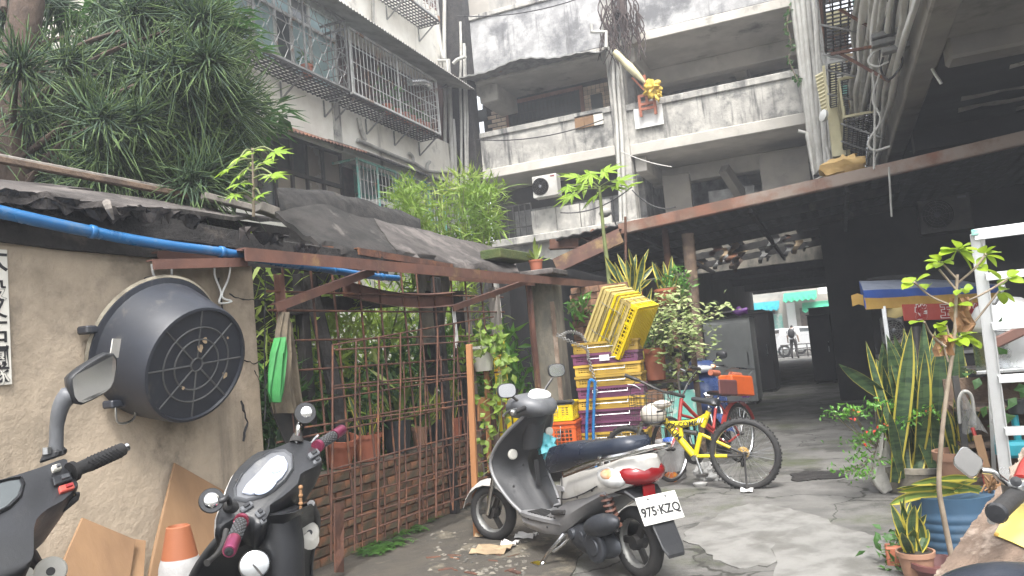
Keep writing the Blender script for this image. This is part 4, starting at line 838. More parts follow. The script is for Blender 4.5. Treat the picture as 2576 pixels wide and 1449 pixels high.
# ---------------------------------------------------------------- left shed: wall, roof felt, gutter
W0 = V((-3.37, 4.02, 0)); WD = V((.086, .996, 0)).normalized(); UP = V((0, 0, 1))
def wl(t, z, off=0.0): return W0+WD*t+WN*off+UP*z
def tz(p): p = V(p); return (p-W0).dot(WD), p.z
shed = thing('shed', 'tan plastered lean-to shed with a ragged tar felt roof', 'shed', wl(-1.5, 0, -.5))
mb = MB(); n = 24; rows = []
mb.obox(wl(-2.6, 1.06, -.08), WD*2.6, WN*.08, UP*1.06); put(mb, 'wall', 'shed_plaster', shed, bevel=.012, seg=2)
def crack(pts, r=.004):
    mb = MB(); P = [wall(x, y, .001) for x, y in pts]; Q = []
    for a, b in zip(P, P[1:]):
        for k in range(5): q = a.lerp(b, k/5); Q.append(q+WD*rnd(-.006, .006)+UP*rnd(-.006, .006))
    mb.tube(Q+[P[-1]], [r*rnd(.6, 1.4) for _ in range(len(Q)+1)], 4); put(mb, 'crack', 'ink', shed)
crack([(549, 700), (556, 755), (566, 810), (573, 855), (577, 870)], .006); crack([(664, 660), (667, 760), (665, 860), (668, 960), (665, 1060)], .006)
crack([(577, 740), (605, 752), (640, 755), (668, 757)], .004); crack([(640, 930), (655, 960), (672, 985)], .003); crack([(610, 905), (640, 915), (668, 900)], .003); crack([(606, 1010), (622, 1060), (612, 1110)], .008)
crack([(560, 860), (590, 870), (600, 900)], .002); crack([(690-12, 1100), (660, 1200), (650, 1300)], .004)
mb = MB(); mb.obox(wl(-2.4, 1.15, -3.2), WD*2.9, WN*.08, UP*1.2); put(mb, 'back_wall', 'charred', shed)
mb = MB(); mb.obox(wl(-5.1, 1.15, -1.6), WD*.08, WN*1.6, UP*1.15); put(mb, 'end_wall', 'shed_plaster', shed)
# charred fascia boards under the eave
for k, (o, za, zb, h) in enumerate(((.012, 2.13, 2.07, .14), (.03, 2.22, 2.13, .09), (-.06, 2.27, 2.16, .1))):
    mb = MB(); L_ = 12
    mb.loft([[wl(-4+5.4*i/L_, za+(zb-za)*i/L_+q*h/2+rnd(-.012, .012), o+d) for q, d in ((-1, -.02), (-1, .02), (1, .02), (1, -.02))] for i in range(L_+1)]); put(mb, 'fascia_board', 'charred', shed)
def felt(eave, ridge, rows, amp, name, mat, th=.04, rag=.03, parent=shed, belly=0.0, cols=4):
    E_ = curve(eave, cols); R_ = curve(ridge, cols); m_ = min(len(E_), len(R_)); g = []
    for j in range(rows+1):
        t = j/rows; row = []
        for i in range(m_):
            p = E_[i].lerp(R_[int(i*(len(R_)-1)/(m_-1))], t); k = NZ.noise(p*2.2)+.5*NZ.noise(p*6)+.25*NZ.noise(p*15)
            p = p+UP*(amp*k+belly*math.sin(math.pi*t)); 
            if j == 0: p = p+WN*(rag*2*NZ.noise(p*9))+UP*(-.02+rag*1.2*NZ.noise(p*11))
            row.append(p)
        g.append(row)
    mb = MB(); mb.sheet(g, (0, 0, -th)); return put(mb, name, mat, parent, smooth=55)
ev = [(-500, 385), (-200, 432), (0, 468), (120, 482), (260, 512), (330, 520), (400, 516), (560, 548), (700, 583), (790, 618), (870, 642)]
E1 = [wall(x, y, .16) for x, y in ev]
rd = [wl(t, z, -1.5) for t, z in ((-4.6, 2.62), (-3.2, 2.66), (-1.5, 2.70), (0, 2.76), (1.1, 2.78), (2.0, 2.78))]
felt(E1, rd, 10, .022, 'roof_felt', 'felt', .03, .032, cols=7)
felt([p+UP*.05-WN*.35 for p in E1[:-4]], [p+UP*.03 for p in rd[:4]], 3, .03, 'roof_felt', 'felt', .02, .03)
felt([wl(-4.6, 2.60, -1.45), wl(-2, 2.68, -1.45), wl(.6, 2.77, -1.45)], [wl(-4.6, 2.8, -2.1), wl(-2, 2.86, -2.1), wl(.6, 2.88, -2.1)], 2, .02, 'roof_felt', 'moss', .03, .01)
felt([wl(-4.6, 2.8, -2.1), wl(-2, 2.86, -2.1), wl(.6, 2.88, -2.1)], [wl(-4.6, 2.3, -3.3), wl(-2, 2.3, -3.3), wl(.6, 2.3, -3.3)], 2, .02, 'roof_felt', 'felt', .03, .01)
# second, curled sheet over the fence end
lo = [wall(x, y, .02) for x, y in ((800, 610), (900, 628), (1000, 640), (1100, 655), (1200, 668), (1300, 680))]
hi = [at_x(x, y, -3.72) for x, y in ((690, 517), (830, 512), (940, 545), (1080, 580), (1190, 602), (1296, 640))]
hi = [p-UP*.03 for p in hi]; felt(lo[:4], hi[:4], 12, .05, 'roof_felt', 'felt_dark', .04, .06); felt([p+UP*.01 for p in lo[2:]], [p+UP*.01 for p in hi[2:]], 12, .035, 'roof_felt', 'felt', .05, .07)
felt([at_x(x, y, -3.72) for x, y in ((700, 522), (840, 528), (960, 560), (1060, 590))], [at_x(x, y, -4.0) for x, y in ((700, 512), (840, 520), (960, 552), (1060, 583))], 4, .04, 'roof_felt', 'charred', .03, .04, belly=.14)
for k in range(26):      # ragged tatters along the eave
    i_ = random.uniform(1.5, 9); j_ = int(min(i_, len(E1)-2)); p_ = E1[j_].lerp(E1[j_+1], i_-j_ if i_-j_ < 1 else .9); L_ = rnd(.08, .3); m = MB()
    m.sheet([[p_+WD*(L_*(q/5-.5))+WN*(.03*rnd(-1, .6)-.02*j)-UP*(.01+j*rnd(.008, .04)*(1 if 0 < q < 5 else .3)) for q in range(6)] for j in range(3)], WN*-.008); put(m, 'torn_felt', random.choice(['felt', 'charred', 'felt']), shed)
for k, (xa, ya, xb, yb) in enumerate(((860, 548, 890, 575), (930, 565, 965, 600), (1010, 585, 1060, 612), (790, 528, 812, 555))):   # torn flaps of the curled sheet, black ones standing for dark holes
    m = MB(); A, B = at_x(xa, ya, -3.66), at_x(xb, yb, -3.62); m.sheet([[A.lerp(B, i/5)+V((.05*j, 0, -.05*j+rnd(-.02, .02))) for i in range(6)] for j in range(4)], (0, 0, -.01)); put(m, 'torn_flap', 'felt' if k % 2 else 'charred', shed)
def timber(a, b, w_, h, mat, lab=None, name='roof_batten', rough=.0):
    mb = MB(); mb.beam(a, b, w_, h); return put(mb, name, mat, shed, bevel=.006, label=lab)
timber(at_x(-160, 372, -4.75), at_x(690, 534, -4.25), .05, .04, 'rot_wood'); timber(at_x(-160, 362, -4.82), at_x(640, 516, -4.4), .02, .03, 'grey_timber', 'splintered pale batten')
m = MB(); m.obox(wl(-1.2, 2.28, -.95), WD*3.3, WN*.02, UP*.27); put(m, 'shade_filler', 'charred', shed)  # added black filler standing in for the shade under the eave
timber(at_x(510, 492, -4.2), at_x(1060, 632, -3.62), .06, .05, 'grey_timber', 'long pale timber lying across the felt'); timber(at_x(650, 520, -3.9), at_x(775, 566, -3.72), .1, .07, 'grey_timber', 'short grey timber block'); timber(at_x(560, 505, -4.3), at_x(720, 548, -4.0), .09, .03, 'grey_timber')
m = MB(); c = wall(1272, 645, -.1); m.obox(c, WD*.34, WN*.12, UP*.05); put(m, 'mossy_slab', 'moss', shed, bevel=.01)
m = MB(); m.tube(curve([wall(268, 508, .2), wall(274, 525, .22), wall(285, 552, .2)], 3), [.02, .022, .02, .018, .015, .01, .006], 6); put(m, 'splinter', 'grey_timber', shed)
# gutter pipe
gp = [wall(x, y, .15) for x, y in ((-320, 462), (-100, 508), (0, 533), (120, 560), (230, 583), (330, 603), (440, 620), (540, 632), (620, 645), (720, 663), (800, 674), (880, 687), (950, 696), (1002, 700))]
gt = thing('gutter_pipe', 'long bright blue plastic pipe hung below the felt eave', 'pipe', gp[4])
mb = MB(); P = curve(gp, 4); mb.tube(P, [.032-.008*i/len(P) for i in range(len(P))], 14); put(mb, 'pipe', 'blue_pvc', gt, smooth=50)
for x, y in ((232, 583), (557, 634), (795, 673), (840, 681), (960, 697)):
    q = wall(x, y, .15); m = MB(); d = (P[-1]-P[0]).normalized(); r = .0345 if x < 600 else .029; m.lathe([(r*.9, -.016), (r, -.012), (r, .012), (r*.9, .016)], q, d, 14); put(m, 'joint_collar', 'blue_pvc', gt, smooth=50)
# rust frame over the fence
fr = thing('steel_canopy_frame', 'rusty angle iron frame standing over the fence', 'frame', wl(2.5, 0, .2))
def fb(a, b, w_=.05, h=.05, mat='rust_paint', nm='steel_angle'):
    mb = MB(); a, b = V(a), V(b); mb.beam(a, b, .008, h); mb.beam(a+UP*h*.5-WN*w_*.5, b+UP*h*.5-WN*w_*.5, w_, .008); return put(mb, nm, mat, fr)
fb(wall(617, 640, .3), wall(1572, 722, .3), .07, .075)
fb(wall(398, 652, .1), wall(600, 645, .1), .05, .08, 'rust_paint'); fb(wall(385, 666, .2), wall(622, 660, .2), .05, .05, 'rust_paint')
fb(wall(617, 640, .3), wall(612, 655, -.05), .05, .06); fb(wall(900, 632, .05), wall(1140, 672, .1), .05, .05, 'rust'); fb(wall(780, 625, .0), wall(960, 640, .0), .05, .05, 'rust')
fb(wall(1130, 697, .1), wall(1345, 712, .1), .06, .06); fb(wall(695, 775, .22), wall(940, 683, .22), .05, .05); fb(wall(1140, 777, .2), wall(1330, 708, .2), .045, .045)
for x0, y0, x1, y1, o in ((695, 690, 690, 1430, .08), (1325, 712, 1331, 1190, .02)):
    a, b = wall(x0, y0, o), wall(x1, y1, o); b = V((a.x, a.y, 0)); mb = MB(); mb.beam(a, b, .045, .008, up=WN); mb.beam(a+WD*.022+WN*.02, b+WD*.022+WN*.02, .008, .045, up=WN); put(mb, 'steel_post', 'rust_paint', fr)
m = MB(); A, B = wall(862, 728, .05), wall(1135, 752, .05); G = []
for i in range(13):
    t = i/12; c = A.lerp(B, t)-UP*(.05*math.sin(math.pi*t)); G.append([c+UP*.05+WN*.06, c+UP*.065, c-UP*.05, c-UP*.06+WN*.06])
m.loft([[r[0], r[1], r[2], r[3], r[2]+WN*.004+UP*.006, r[1]+WN*.004-UP*.006] for r in G]); tag(put(m, 'bent_channel', 'rust_paint'), 'bent rusty channel hanging across the fence top', 'channel')
# ---------------------------------------------------------------- rebar fence and gate
fn = thing('rebar_fence', 'rusty rebar grid fence tied above the brick wall', 'fence', wl(2, 0, .1))
def rod(a, b, r, par, mat='rust', nm='bar'):
    mb = MB(); a, b = V(a), V(b); k = 4; mb.tube([a.lerp(b, i/k)+(WN*rnd(-.006, .006)+UP*rnd(-.004, .004) if 0 < i < k else V((0, 0, 0))) for i in range(k+1)], r, 6); return put(mb, nm, mat, par, smooth=60)
for i in range(15):
    t = .18+i*.265+rnd(-.04, .04)
    if t < 3.3: rod(wl(t, 2.07, .06), wl(t+rnd(-.04, .04), .12, .08), .0085, fn)
for z in (1.86, 1.70, 1.52, 1.33, 1.12, .92, .62, .36): rod(wl(.02, z+rnd(-.03, .03), .085), wl(3.2, z+rnd(-.03, .06), .085), .008, fn)
ga = thing('rebar_gate', 'loose rusty rebar gate panel leaning in front of the fence', 'gate', wl(1.5, 0, .2))
for xa, ya, xb, yb in ((837, 868, 1242, 797), (843, 880, 1244, 855), (837, 971, 1176, 939), (837, 978, 1176, 947), (767, 1075, 1176, 1018), (834, 1181, 1240, 1075), (834, 1258, 1232, 1157), (837, 1366, 1219, 1232), (850, 1060, 1170, 1005), (834, 1320, 1225, 1200)):
    rod(wall(xa, ya, .2), wall(xb, yb, .2), .0068, ga)
for x in (837, 896, 953, 1007, 1059, 1101, 1143, 1180): 
    f_ = (x-837)/400; rod(wall(x, 868-70*f_, .225), wall(x-4, 1410-165*f_, .215), .0072, ga)
    if x not in (837, 1180): rod(wall(x+8, 930-50*f_, .19), wall(x+16, 1400-165*f_, .19), .006, ga)
m = MB(); m.sheet([[wall(x, y, .24+rnd(0, .03)) for x in (840, 862)] for y in (1265, 1320, 1400, 1440)], WN*.01); tag(put(m, 'rusty_plate', 'rust'), 'bent rusty plate at the left foot of the gate', 'plate')
# ---------------------------------------------------------------- low brick wall (brick by brick)
bw = thing('brick_wall', 'low mossy brick wall behind the rebar fence', 'wall', wl(1.7, 0, -.16))
mb = MB(); mb.obox(wl(1.72, .30, -.17), WD*1.62, WN*.055, UP*.30); put(mb, 'mortar_bed', 'mortar', bw)
b_ = MB(); b_.obox((0, 0, 0), (.098, 0, 0), (0, .03, 0), (0, 0, .028)); BR = mesh_only(b_, 'brick', 'brick'); ang = math.atan2(WD.y, WD.x)
for r in range(9):
    for i in range(16):
        t = .2+i*.208+(r % 2)*.104
        if t > 3.3: continue
        piece(BR, 'brick', bw, wl(t, .035+r*.066, -.105+rnd(-.008, .01)), (rnd(-.02, .02), rnd(-.02, .02), ang+rnd(-.02, .02)), (rnd(.94, 1), 1, rnd(.93, 1)))
mb = MB(); n = 30; mb.sheet([[wl(.1+3.24*i/n, .605+.012*NZ.noise((i*.7, j, 3)), -.24+.15*j/2) for i in range(n+1)] for j in range(3)], (0, 0, -.03)); put(mb, 'coping', 'mortar', bw, smooth=40)
# ---------------------------------------------------------------- pillar, posts, brick screen
t = thing('concrete_pillar', 'stained concrete pillar between the fence and the brick screen', 'pillar', (-2.99, 8.35, 0))
mb = MB(); mb.obox((-2.99, 8.35, 1.04), (.16, 0, 0), (0, .16, 0), (0, 0, 1.04)); put(mb, 'shaft', 'post_conc', t, bevel=.015)
m = MB(); m.obox((-2.85, 8.186, .95), (.024, 0, 0), (0, .006, 0), (0, 0, .9)); put(m, 'bare_edge', 'board', t, label='flaked yellowish edge strip')
sc = thing('brick_screen', 'openwork screen of small bricks with wavy courses behind the crates', 'screen', (-2.5, 8.85, 0))
m = MB(); m.obox((-2.55, 8.9, 1.0), (.31, 0, 0), (0, .012, 0), (0, 0, 1.0)); put(m, 'backing', 'charred', sc)
b_ = MB(); b_.obox((0, 0, 0), (.052, 0, 0), (0, .02, 0), (0, 0, .034)); BS = mesh_only(b_, 'brick', 'screen_brick')
for r in range(26):
    for i in range(6):
        piece(BS, 'brick', sc, (-2.80+i*.112+(r % 2)*.03, 8.86-.025*((i+r) % 2)+rnd(-.006, .006), .06+r*.077), (rnd(-.06, .06), rnd(-.05, .05), rnd(-.12, .12)))
yp_ = wl(3.08, 0, .05); t = thing('painted_post', 'wooden post painted yellow with faded characters, top left bare', 'post', yp_)
mb = MB(); mb.obox(yp_+UP*.73, (.05, 0, 0), (0, .045, 0), UP*.73); put(mb, 'painted_length', 'yellow_paint', t, bevel=.006)
mb = MB(); mb.obox(yp_+UP*1.72, (.046, 0, 0), (0, .042, 0), UP*.26); put(mb, 'bare_top', 'grey_timber', t, bevel=.01)
fd = V((.37, -.93, 0)); fx_ = V((1, 0, 0))
for k, ch in enumerate('禁停小型'): put(text_mb(ch, yp_+V((0, -.047, 1.36-.2*k)), fx_, UP, .085), 'lettering', 'awning_orange', t)
for x, o, w_, h, mt, lab in ((1112, -.05, .07, 2.05, 'charred', 'charred post near the middle of the fence'), (1163, -.12, .10, 1.95, 'charred', 'burnt square post behind the white pot'), (1186, -.02, .05, 1.9, 'grey_timber', 'grey weathered post behind the white pot'), (1222, -.02, .06, 1.5, 'rust_paint', 'brown post left of the yellow post'), (768, -.35, .08, 2.05, 'charred', 'charred upright beside the shed wall')):
    a = wall(x, 900, o); m = MB(); m.obox(V((a.x, a.y, h/2)), WD*w_/2, WN*w_/2, UP*h/2); tag(put(m, 'fence_post', mt, bevel=.006), lab, 'post')
a, b = wall(775, 690, -.3), wall(860, 1050, -.1); m = MB(); m.tube([a, a.lerp(b, .4), a.lerp(b, .75), b+UP*-.2], [.06, .055, .06, .05], 8); tag(put(m, 'burnt_log', 'charred', smooth=40), 'burnt log slanting down behind the fence', 'log')
a, b = wall(700, 775, -.35), wall(1120, 745, -.35); m = MB(); m.beam(a, b, .10, .12); tag(put(m, 'burnt_beam', 'charred', bevel=.01), 'burnt beam lying across the garden opening', 'beam')
m = MB(); m.obox(wl(.62, 1.5, -.9), WD*.75, WN*.02, UP*.62); tag(put(m, 'tarred_panel', 'charred'), 'black tarred panel inside the garden, next to the shed', 'panel')
m = MB(); m.obox(wl(.55, 1.86, -.87), WD*.20, WN*.006, UP*.02); tag(put(m, 'light_gap_strip', 'clean_white'), 'white strip painted in place of a light gap in the tarred panel', 'light gap')  # plain white strip painted as daylight through a gap, not a lamp
fl = MB()
for k in range(9): c = wl(.12+rnd(0, .35), 1.55+rnd(0, .22), -.86); fl.lathe([(.0, 0), (.03, .004), (.012, .008)], c, WN, 5)
stuff(tag(put(fl, 'flower_print', 'mustard'), 'orange flower shapes on the dark panel by the shed', 'decoration'))
gs = [[wall(1045+85*j/8, 690+175*i/7, -.28)+WN*(.06*math.sin(j*1.1+i*.4))+UP*(.05*NZ.noise((j, i, 0)) if i == 7 else 0) for j in range(9)] for i in range(8)]
mb = MB(); mb.sheet(gs, WN*-.008); tag(put(mb, 'tar_sheet', 'post_conc', smooth=60), 'grey tar sheet hanging from the burnt beam in the garden', 'sheet')
a = wall(1085, 850, -.4); m = MB(); m.tube(curve([V((a.x-.05, a.y-.3, 0)), V((a.x-.03, a.y-.15, .7)), V((a.x, a.y, 1.5)), V((a.x+.02, a.y, 2.2))], 4), [.1, .095, .09, .085, .08, .08, .075, .07, .07, .065, .06, .06, .06], 9); tag(put(m, 'dead_tree', 'charred', smooth=50), 'leaning burnt tree trunk below the hanging tar sheet', 'tree trunk')
# stake, planks, cloths
s0 = at_z(1200, 1352); s1 = at_y(1180, 866, s0.y); s1 = V((s0.x-.0, s0.y, s1.z)); s1 = at_y(1180, 866, s0.y)
m = MB(); m.beam(s0, s1, .045, .035, up=(0, 1, 0)); tag(put(m, 'wooden_stake', 'stake', bevel=.004), 'orange brown wooden stake standing in front of the fence', 'stake')
for x0, y0, x1, y1, w_, mt, lab in ((1222, 880, 1232, 1190, .07, 'stake', 'orange board tied behind the white pot'), (1212, 1000, 1214, 1060, .16, 'stake', 'short orange plank beside the stake'), (1262, 950, 1275, 1150, .06, 'rust_paint', 'brown lath against the yellow post'), (1248, 1090, 1255, 1215, .08, 'rot_wood', 'weathered plank at the foot of the yellow post'), (1200, 1085, 1206, 1235, .09, 'rot_wood', 'rough plank behind the stake foot')):
    a, b = wall(x0, y0, .14), wall(x1, y1, .14); m = MB(); m.beam(a, b, w_, .018, up=WN); tag(put(m, 'fence_plank', mt, bevel=.003), lab, 'plank', 'planks tied to the fence end')
def cloth(pts_l, pts_r, off, mat, name, lab, amp=.05):
    mb = MB(); n = len(pts_l); g = []
    for i in range(n):
        a, b = wall(*pts_l[i], off), wall(*pts_r[i], off); k = 11
        g.append([a.lerp(b, j/k)+WN*(amp*math.sin(j/k*math.pi)+amp*.5*math.sin(j*1.7+i*.35)) for j in range(k+1)])
    mb.sheet(g, WN*-.012); return tag(put(mb, name, mat, smooth=70), lab, 'cloth')
cloth([(704, 785), (694, 830), (685, 900), (676, 960), (675, 1000), (684, 1040)], [(715, 790), (722, 830), (728, 900), (728, 960), (735, 1000), (742, 1040)], .2, 'canvas', 'canvas_cloth', 'brown grey canvas hanging at the left end of the fence', .045)
cloth([(693, 850), (680, 890), (673, 940), (670, 985), (678, 1012)], [(704, 850), (712, 890), (708, 940), (704, 985), (694, 1014)], .27, 'green_cloth', 'green_cloth', 'green cloth bundle tied in front of the canvas', .05)
cloth([(718, 800), (724, 880), (730, 980), (738, 1042)], [(726, 830), (740, 900), (752, 990), (764, 1050)], .16, 'canvas', 'canvas_cloth', 'olive strip of canvas right of the green cloth', .03)
m = MB(); m.beam(wall(700, 1010, .1), wall(742, 1110, .12), .16, .01, up=WN); tag(put(m, 'leaning_sheet', 'dark_metal'), 'dark sheet leaning below the canvas', 'sheet')
m = MB(); c = wall(1137, 770, .16)
for k in range(3): m.tube(sag(c+WD*.02*k, c+WD*(.02*k+.01)-UP*(.36-.03*k), 0, 4), .004, 4)
tag(put(m, 'cord', 'clean_white'), 'white cord dangling from the rusty brace', 'cord')
# ---------------------------------------------------------------- tub on the wall
TC = wall(497, 918, .36); TA = (WN*.94-UP*.34-WD*.02).normalized(); RC0 = TC-TA*.34
tb = thing('plastic_tub', 'large blackish round tub hung on the shed wall, base outwards', 'tub', RC0)
mb = MB(); mb.lathe([(.375, 0), (.392, .008), (.392, .03), (.366, .038), (.34, .19), (.315, .325), (.307, .343), (.293, .346), (.288, .332), (0, .332)], RC0, TA, 48); put(mb, 'shell', 'tub_plastic', tb, smooth=35)
mb = MB(); mb.lathe([(.394, .0), (.406, .012), (.394, .024), (.382, .012), (.394, .0)], RC0, TA, 64)
put(mb, 'rope_rim', 'rope', tb, smooth=60)
u, q = perp(TA); B0 = RC0+TA*.334
for i in range(8): a = math.pi*i/4+.1; d = u*math.cos(a)+q*math.sin(a); m = MB(); m.tube([B0+d*.035, B0+d*.285], .005, 5); put(m, 'rib', 'tub_rib', tb)
for r in (.035, .135, .20): m = MB(); m.tube([B0+(u*math.cos(a)+q*math.sin(a))*r for a in [2*math.pi*i/40 for i in range(41)]], .005, 5); put(m, 'ring', 'tub_rib', tb, smooth=60)
for k, (dx, dz, s) in enumerate(((.0, -.09, .018), (.02, -.13, .016), (.2, .06, .02), (-.06, .12, .008), (.17, -.14, .007))):
    m = MB(); vv_ = TA.cross(WD).normalized(); c = B0+WD*dx-vv_*dz+TA*.003; m.relief([c+WD*s*math.cos(a)*rnd(.6, 1.2)+UP*s*1.4*math.sin(a)*rnd(.6, 1.2) for a in [2*math.pi*i/9 for i in range(9)]], TA, [(1, -.002), (1, .001)]); put(m, 'label_scrap', 'cardboard', tb)
m = MB(); c = wall(290, 876, .3); m.obox(c, (WD*.8-WN*.35)*.04, UP*.045+WD*.01, (WN*.8+WD*.35)*.003); put(m, 'label_scrap', 'stone_white', tb)
for x, y in ((400, 706), (452, 722), (238, 830), (300, 1015)): c = wall(x, y, .06); m = MB(); m.obox(c, WD*.07, UP*.02, WN*.04); put(m, 'handle_lug', 'tub_plastic', tb, bevel=.008)
for pts, lab in (([(381, 664), (386, 690), (398, 704), (415, 708)], 'white wire tie holding the tub to the rusty bracket'), ([(432, 676), (432, 700)], 'short wire tie at the top right of the tub'), ([(290, 1012), (294, 1060), (318, 1064), (338, 1050), (340, 1026)], 'wire loop below the tub'), ([(578, 650), (548, 655), (540, 690), (556, 735), (552, 762), (583, 758), (558, 745), (575, 700), (580, 665)], 'white wire loop hanging from the rusty bracket')):
    m = MB(); m.tube(curve([wall(x, y, .09) for x, y in pts], 5), .006, 6); tag(put(m, 'wire', 'clean_white' if 'loop below' not in lab else 'steel', smooth=60), lab, 'wire')
# poster
P0 = wall(24, 800, .012); ps = thing('wall_notice', 'narrow white paper notice with hand painted black characters', 'notice', P0)
tt, z_ = tz(P0); zt, zb = wall(22, 630).z, wall(24, 968).z
m = MB(); m.obox(wl(tt-.115, (zt+zb)/2, .008), WD*.115, WN*.008, UP*(zt-zb)/2); put(m, 'sheet', 'paper', ps, bevel=.003)
for ch, yy, s in (('大', 655, .125), ('股', 733, .10), ('又', 778, .10), ('十', 818, .10), ('記', 862, .105), ('團', 902, .11), ('隊', 946, .105)):
    c = wall(3, yy, .02); a = tz(c); put(text_mb(ch, wl(tt-.062, a[1], .0175), WD, UP, s, .0015, bold=.0015), 'lettering', 'ink', ps)
# plywood sheets leaning on the wall
def ply(pts, off0, off1, lab):
    zs = [wall(x, y, .1).z for x, y in pts]; z0, z1 = min(zs), max(zs); Pn = []
    for (x, y), z in zip(pts, zs): Pn.append(wall(x, y, off0+(off1-off0)*(z1-z)/(z1-z0)))
    m = MB(); m.prism(Pn, WN*-.012); tag(put(m, 'plywood_sheet', 'plywood', bevel=.002), lab, 'board', 'plywood leaning on the shed wall')
ply([(440, 1164), (600, 1255), (690, 1310), (690, 1640), (330, 1660), (390, 1370)], .04, .30, 'tallest plywood sheet leaning on the shed wall behind the cone')
ply([(208, 1302), (342, 1358), (300, 1640), (60, 1640)], .08, .33, 'shorter plywood sheet behind the nearest scooter mirror')
ply([(340, 1356), (368, 1360), (350, 1640), (290, 1640)], .10, .36, 'narrow plywood strip between the two larger sheets')
# ---------------------------------------------------------------- trees and plants
pm('pine_tip', (.13, .20, .065), (.085, .145, .05), 3, .6, 0, transl=.2)
def ropes(centers, axes, n, L0, name, mats, parent):
    vs, fs, mi = [], [], []; K, N = 5, 3
    for c, a in zip(centers, axes):
        a = np.array(a)/np.linalg.norm(a)
        for q in range(n):
            d = a*rnd(.3, 1.2)+RNG.normal(size=3)*.48; d /= np.linalg.norm(d); L_ = L0*rnd(.5, 1.15)
            st = np.array(c)-a*rnd(0, .38)*L0; cur = np.array([0, 0, rnd(-.95, .35)])+RNG.normal(size=3)*.28
            pts = [st+d*L_*t+cur*L_*t*t for t in np.linspace(0, 1, K)]; u = np.cross(d, [.3, .2, .9]); u /= np.linalg.norm(u); w_ = np.cross(d, u); o = len(vs); r = rnd(.005, .0075)
            for i, p in enumerate(pts):
                rr = r*(1 if i < K-1 else .45)
                for j in range(N): t = 2*math.pi*j/N; vs.append(p+(u*math.cos(t)+w_*math.sin(t))*rr)
            for i in range(K-1):
                for j in range(N): fs.append((o+i*N+j, o+i*N+(j+1) % N, o+(i+1)*N+(j+1) % N, o+(i+1)*N+j)); mi.append(1 if i >= K-2 else 0)
    me = bpy.data.meshes.new(name); o0 = np.array(org(parent)); me.from_pydata([tuple(p-o0) for p in vs], [], fs)
    for m in mats: me.materials.append(MATS[m])
    me.polygons.foreach_set('material_index', mi); me.shade_smooth(); o = bpy.data.objects.new(name, me); COL.objects.link(o); o.parent = parent; return o
tb0 = at_d(28, 420, 6.6); tb0.z = 0
pine = thing('pine_tree', 'dark Norfolk pine with ropy needle fans behind the shed roof', 'tree', tb0)
tr = [tb0, at_d(24, 420, 6.6), at_d(40, 200, 6.7), at_d(70, 0, 6.8), at_d(85, -160, 7.0)]
mb = MB(); mb.tube(curve(tr, 4), [.17]*5+[.15]*4+[.13]*4+[.11]*4, 12); put(mb, 'trunk', 'bark', pine, smooth=60)
fans = [(60, 260), (160, 300), (120, 330), (230, 250), (330, 230), (300, 190), (380, 210), (150, 380), (210, 400), (290, 320), (350, 300), (420, 280), (470, 170), (440, 130), (520, 140), (560, 170), (600, 220), (560, 250), (500, 230), (590, 300), (520, 310), (450, 330), (380, 370), (330, 420), (270, 380), (240, 450), (320, 470), (400, 440), (460, 420), (440, 60), (380, 40), (330, 30), (520, 60), (480, 20), (400, 90), (60, 180), (30, 330), (100, 410), (180, 170), (240, 150), (0, 230), (20, 20), (150, 10), (90, 300), (550, 390), (500, 380), (370, 160), (300, 100), (180, 440), (420, 480), (600, 270), (470, 270), (560, 90), (250, 310), (340, 360), (200, 330), (-60, 150), (-60, 330), (-120, 60), (520, 440), (260, 20), (70, 120), (480, 460), (140, 450)]
C_, A_ = [], []
for x, y in fans:
    d = rnd(5.9, 7.6); c = at_d(x+rnd(-14, 14), y+rnd(-14, 14), d); C_.append(tuple(c)); h = V((c.x-tb0.x, c.y-tb0.y, 0)); A_.append(tuple(h.normalized()*1.0+V((rnd(-.4, .4), rnd(-.6, .2), rnd(.0, .6)))))
    z0 = max(2.2, c.z-.25-.35*h.length*.3); s = V((tb0.x+(c.x-tb0.x)*.02, tb0.y, z0))
    if len(C_) % 3 == 0: mb = MB(); mb.tube(curve([s, s.lerp(c, .5)+UP*.12, c], 4), [.03, .028, .026, .024, .02, .017, .014, .011, .008], 6); put(mb, 'limb', 'bark', pine, smooth=60)
stuff(ropes(C_, A_, 215, .34, 'foliage', ['pine_leaf', 'pine_tip'], pine))
mb0 = at_d(520, 440, 9.0); mb0.z = 0
mango = thing('mango_tree', 'leafy tree with long drooping whorled leaves behind the pine', 'tree', mb0)
mb = MB(); mb.tube(curve([mb0, at_d(510, 440, 9), at_d(480, 250, 8.9), at_d(440, 60, 8.9)], 4), [.12]*5+[.1]*4+[.07]*4, 9); put(mb, 'trunk', 'bark', mango, smooth=60)
ros = [(580, 25), (600, 60), (560, 60), (620, 90), (600, 110), (575, 100), (640, 130), (690, 270), (705, 290), (680, 320), (655, 340), (640, 300), (540, 430), (560, 470), (600, 440), (520, 400), (500, 450), (580, 400), (620, 400), (200, 35), (240, 30), (160, 60), (150, 90), (210, 70), (260, 60), (110, 20), (560, 330), (500, 350), (450, 390), (440, 300), (510, 190), (540, 20), (500, 60), (520, 480), (470, 470), (400, 400), (350, 450), (420, 350), (300, 120), (570, 370), (610, 340), (660, 300), (530, 360), (590, 490), (380, 300), (480, 330)]
P, D, N, Ls, Ws = [], [], [], [], []
for x, y in ros:
    c = np.array(at_d(x, y, rnd(7.4, 8.6)))
    for k in range(15):
        a = rnd(0, 6.28); d = np.array([math.cos(a), math.sin(a), rnd(-.55, .45)]); P.append(c+d*.03); D.append(d); N.append([0, 0, 1]); Ls.append(rnd(.22, .38)); Ws.append(rnd(.05, .075))
v, f = leaf_mesh(P, D, N, Ls, Ws); stuff(leaves_obj(v, f, 'foliage', 'mango_leaf', mango))
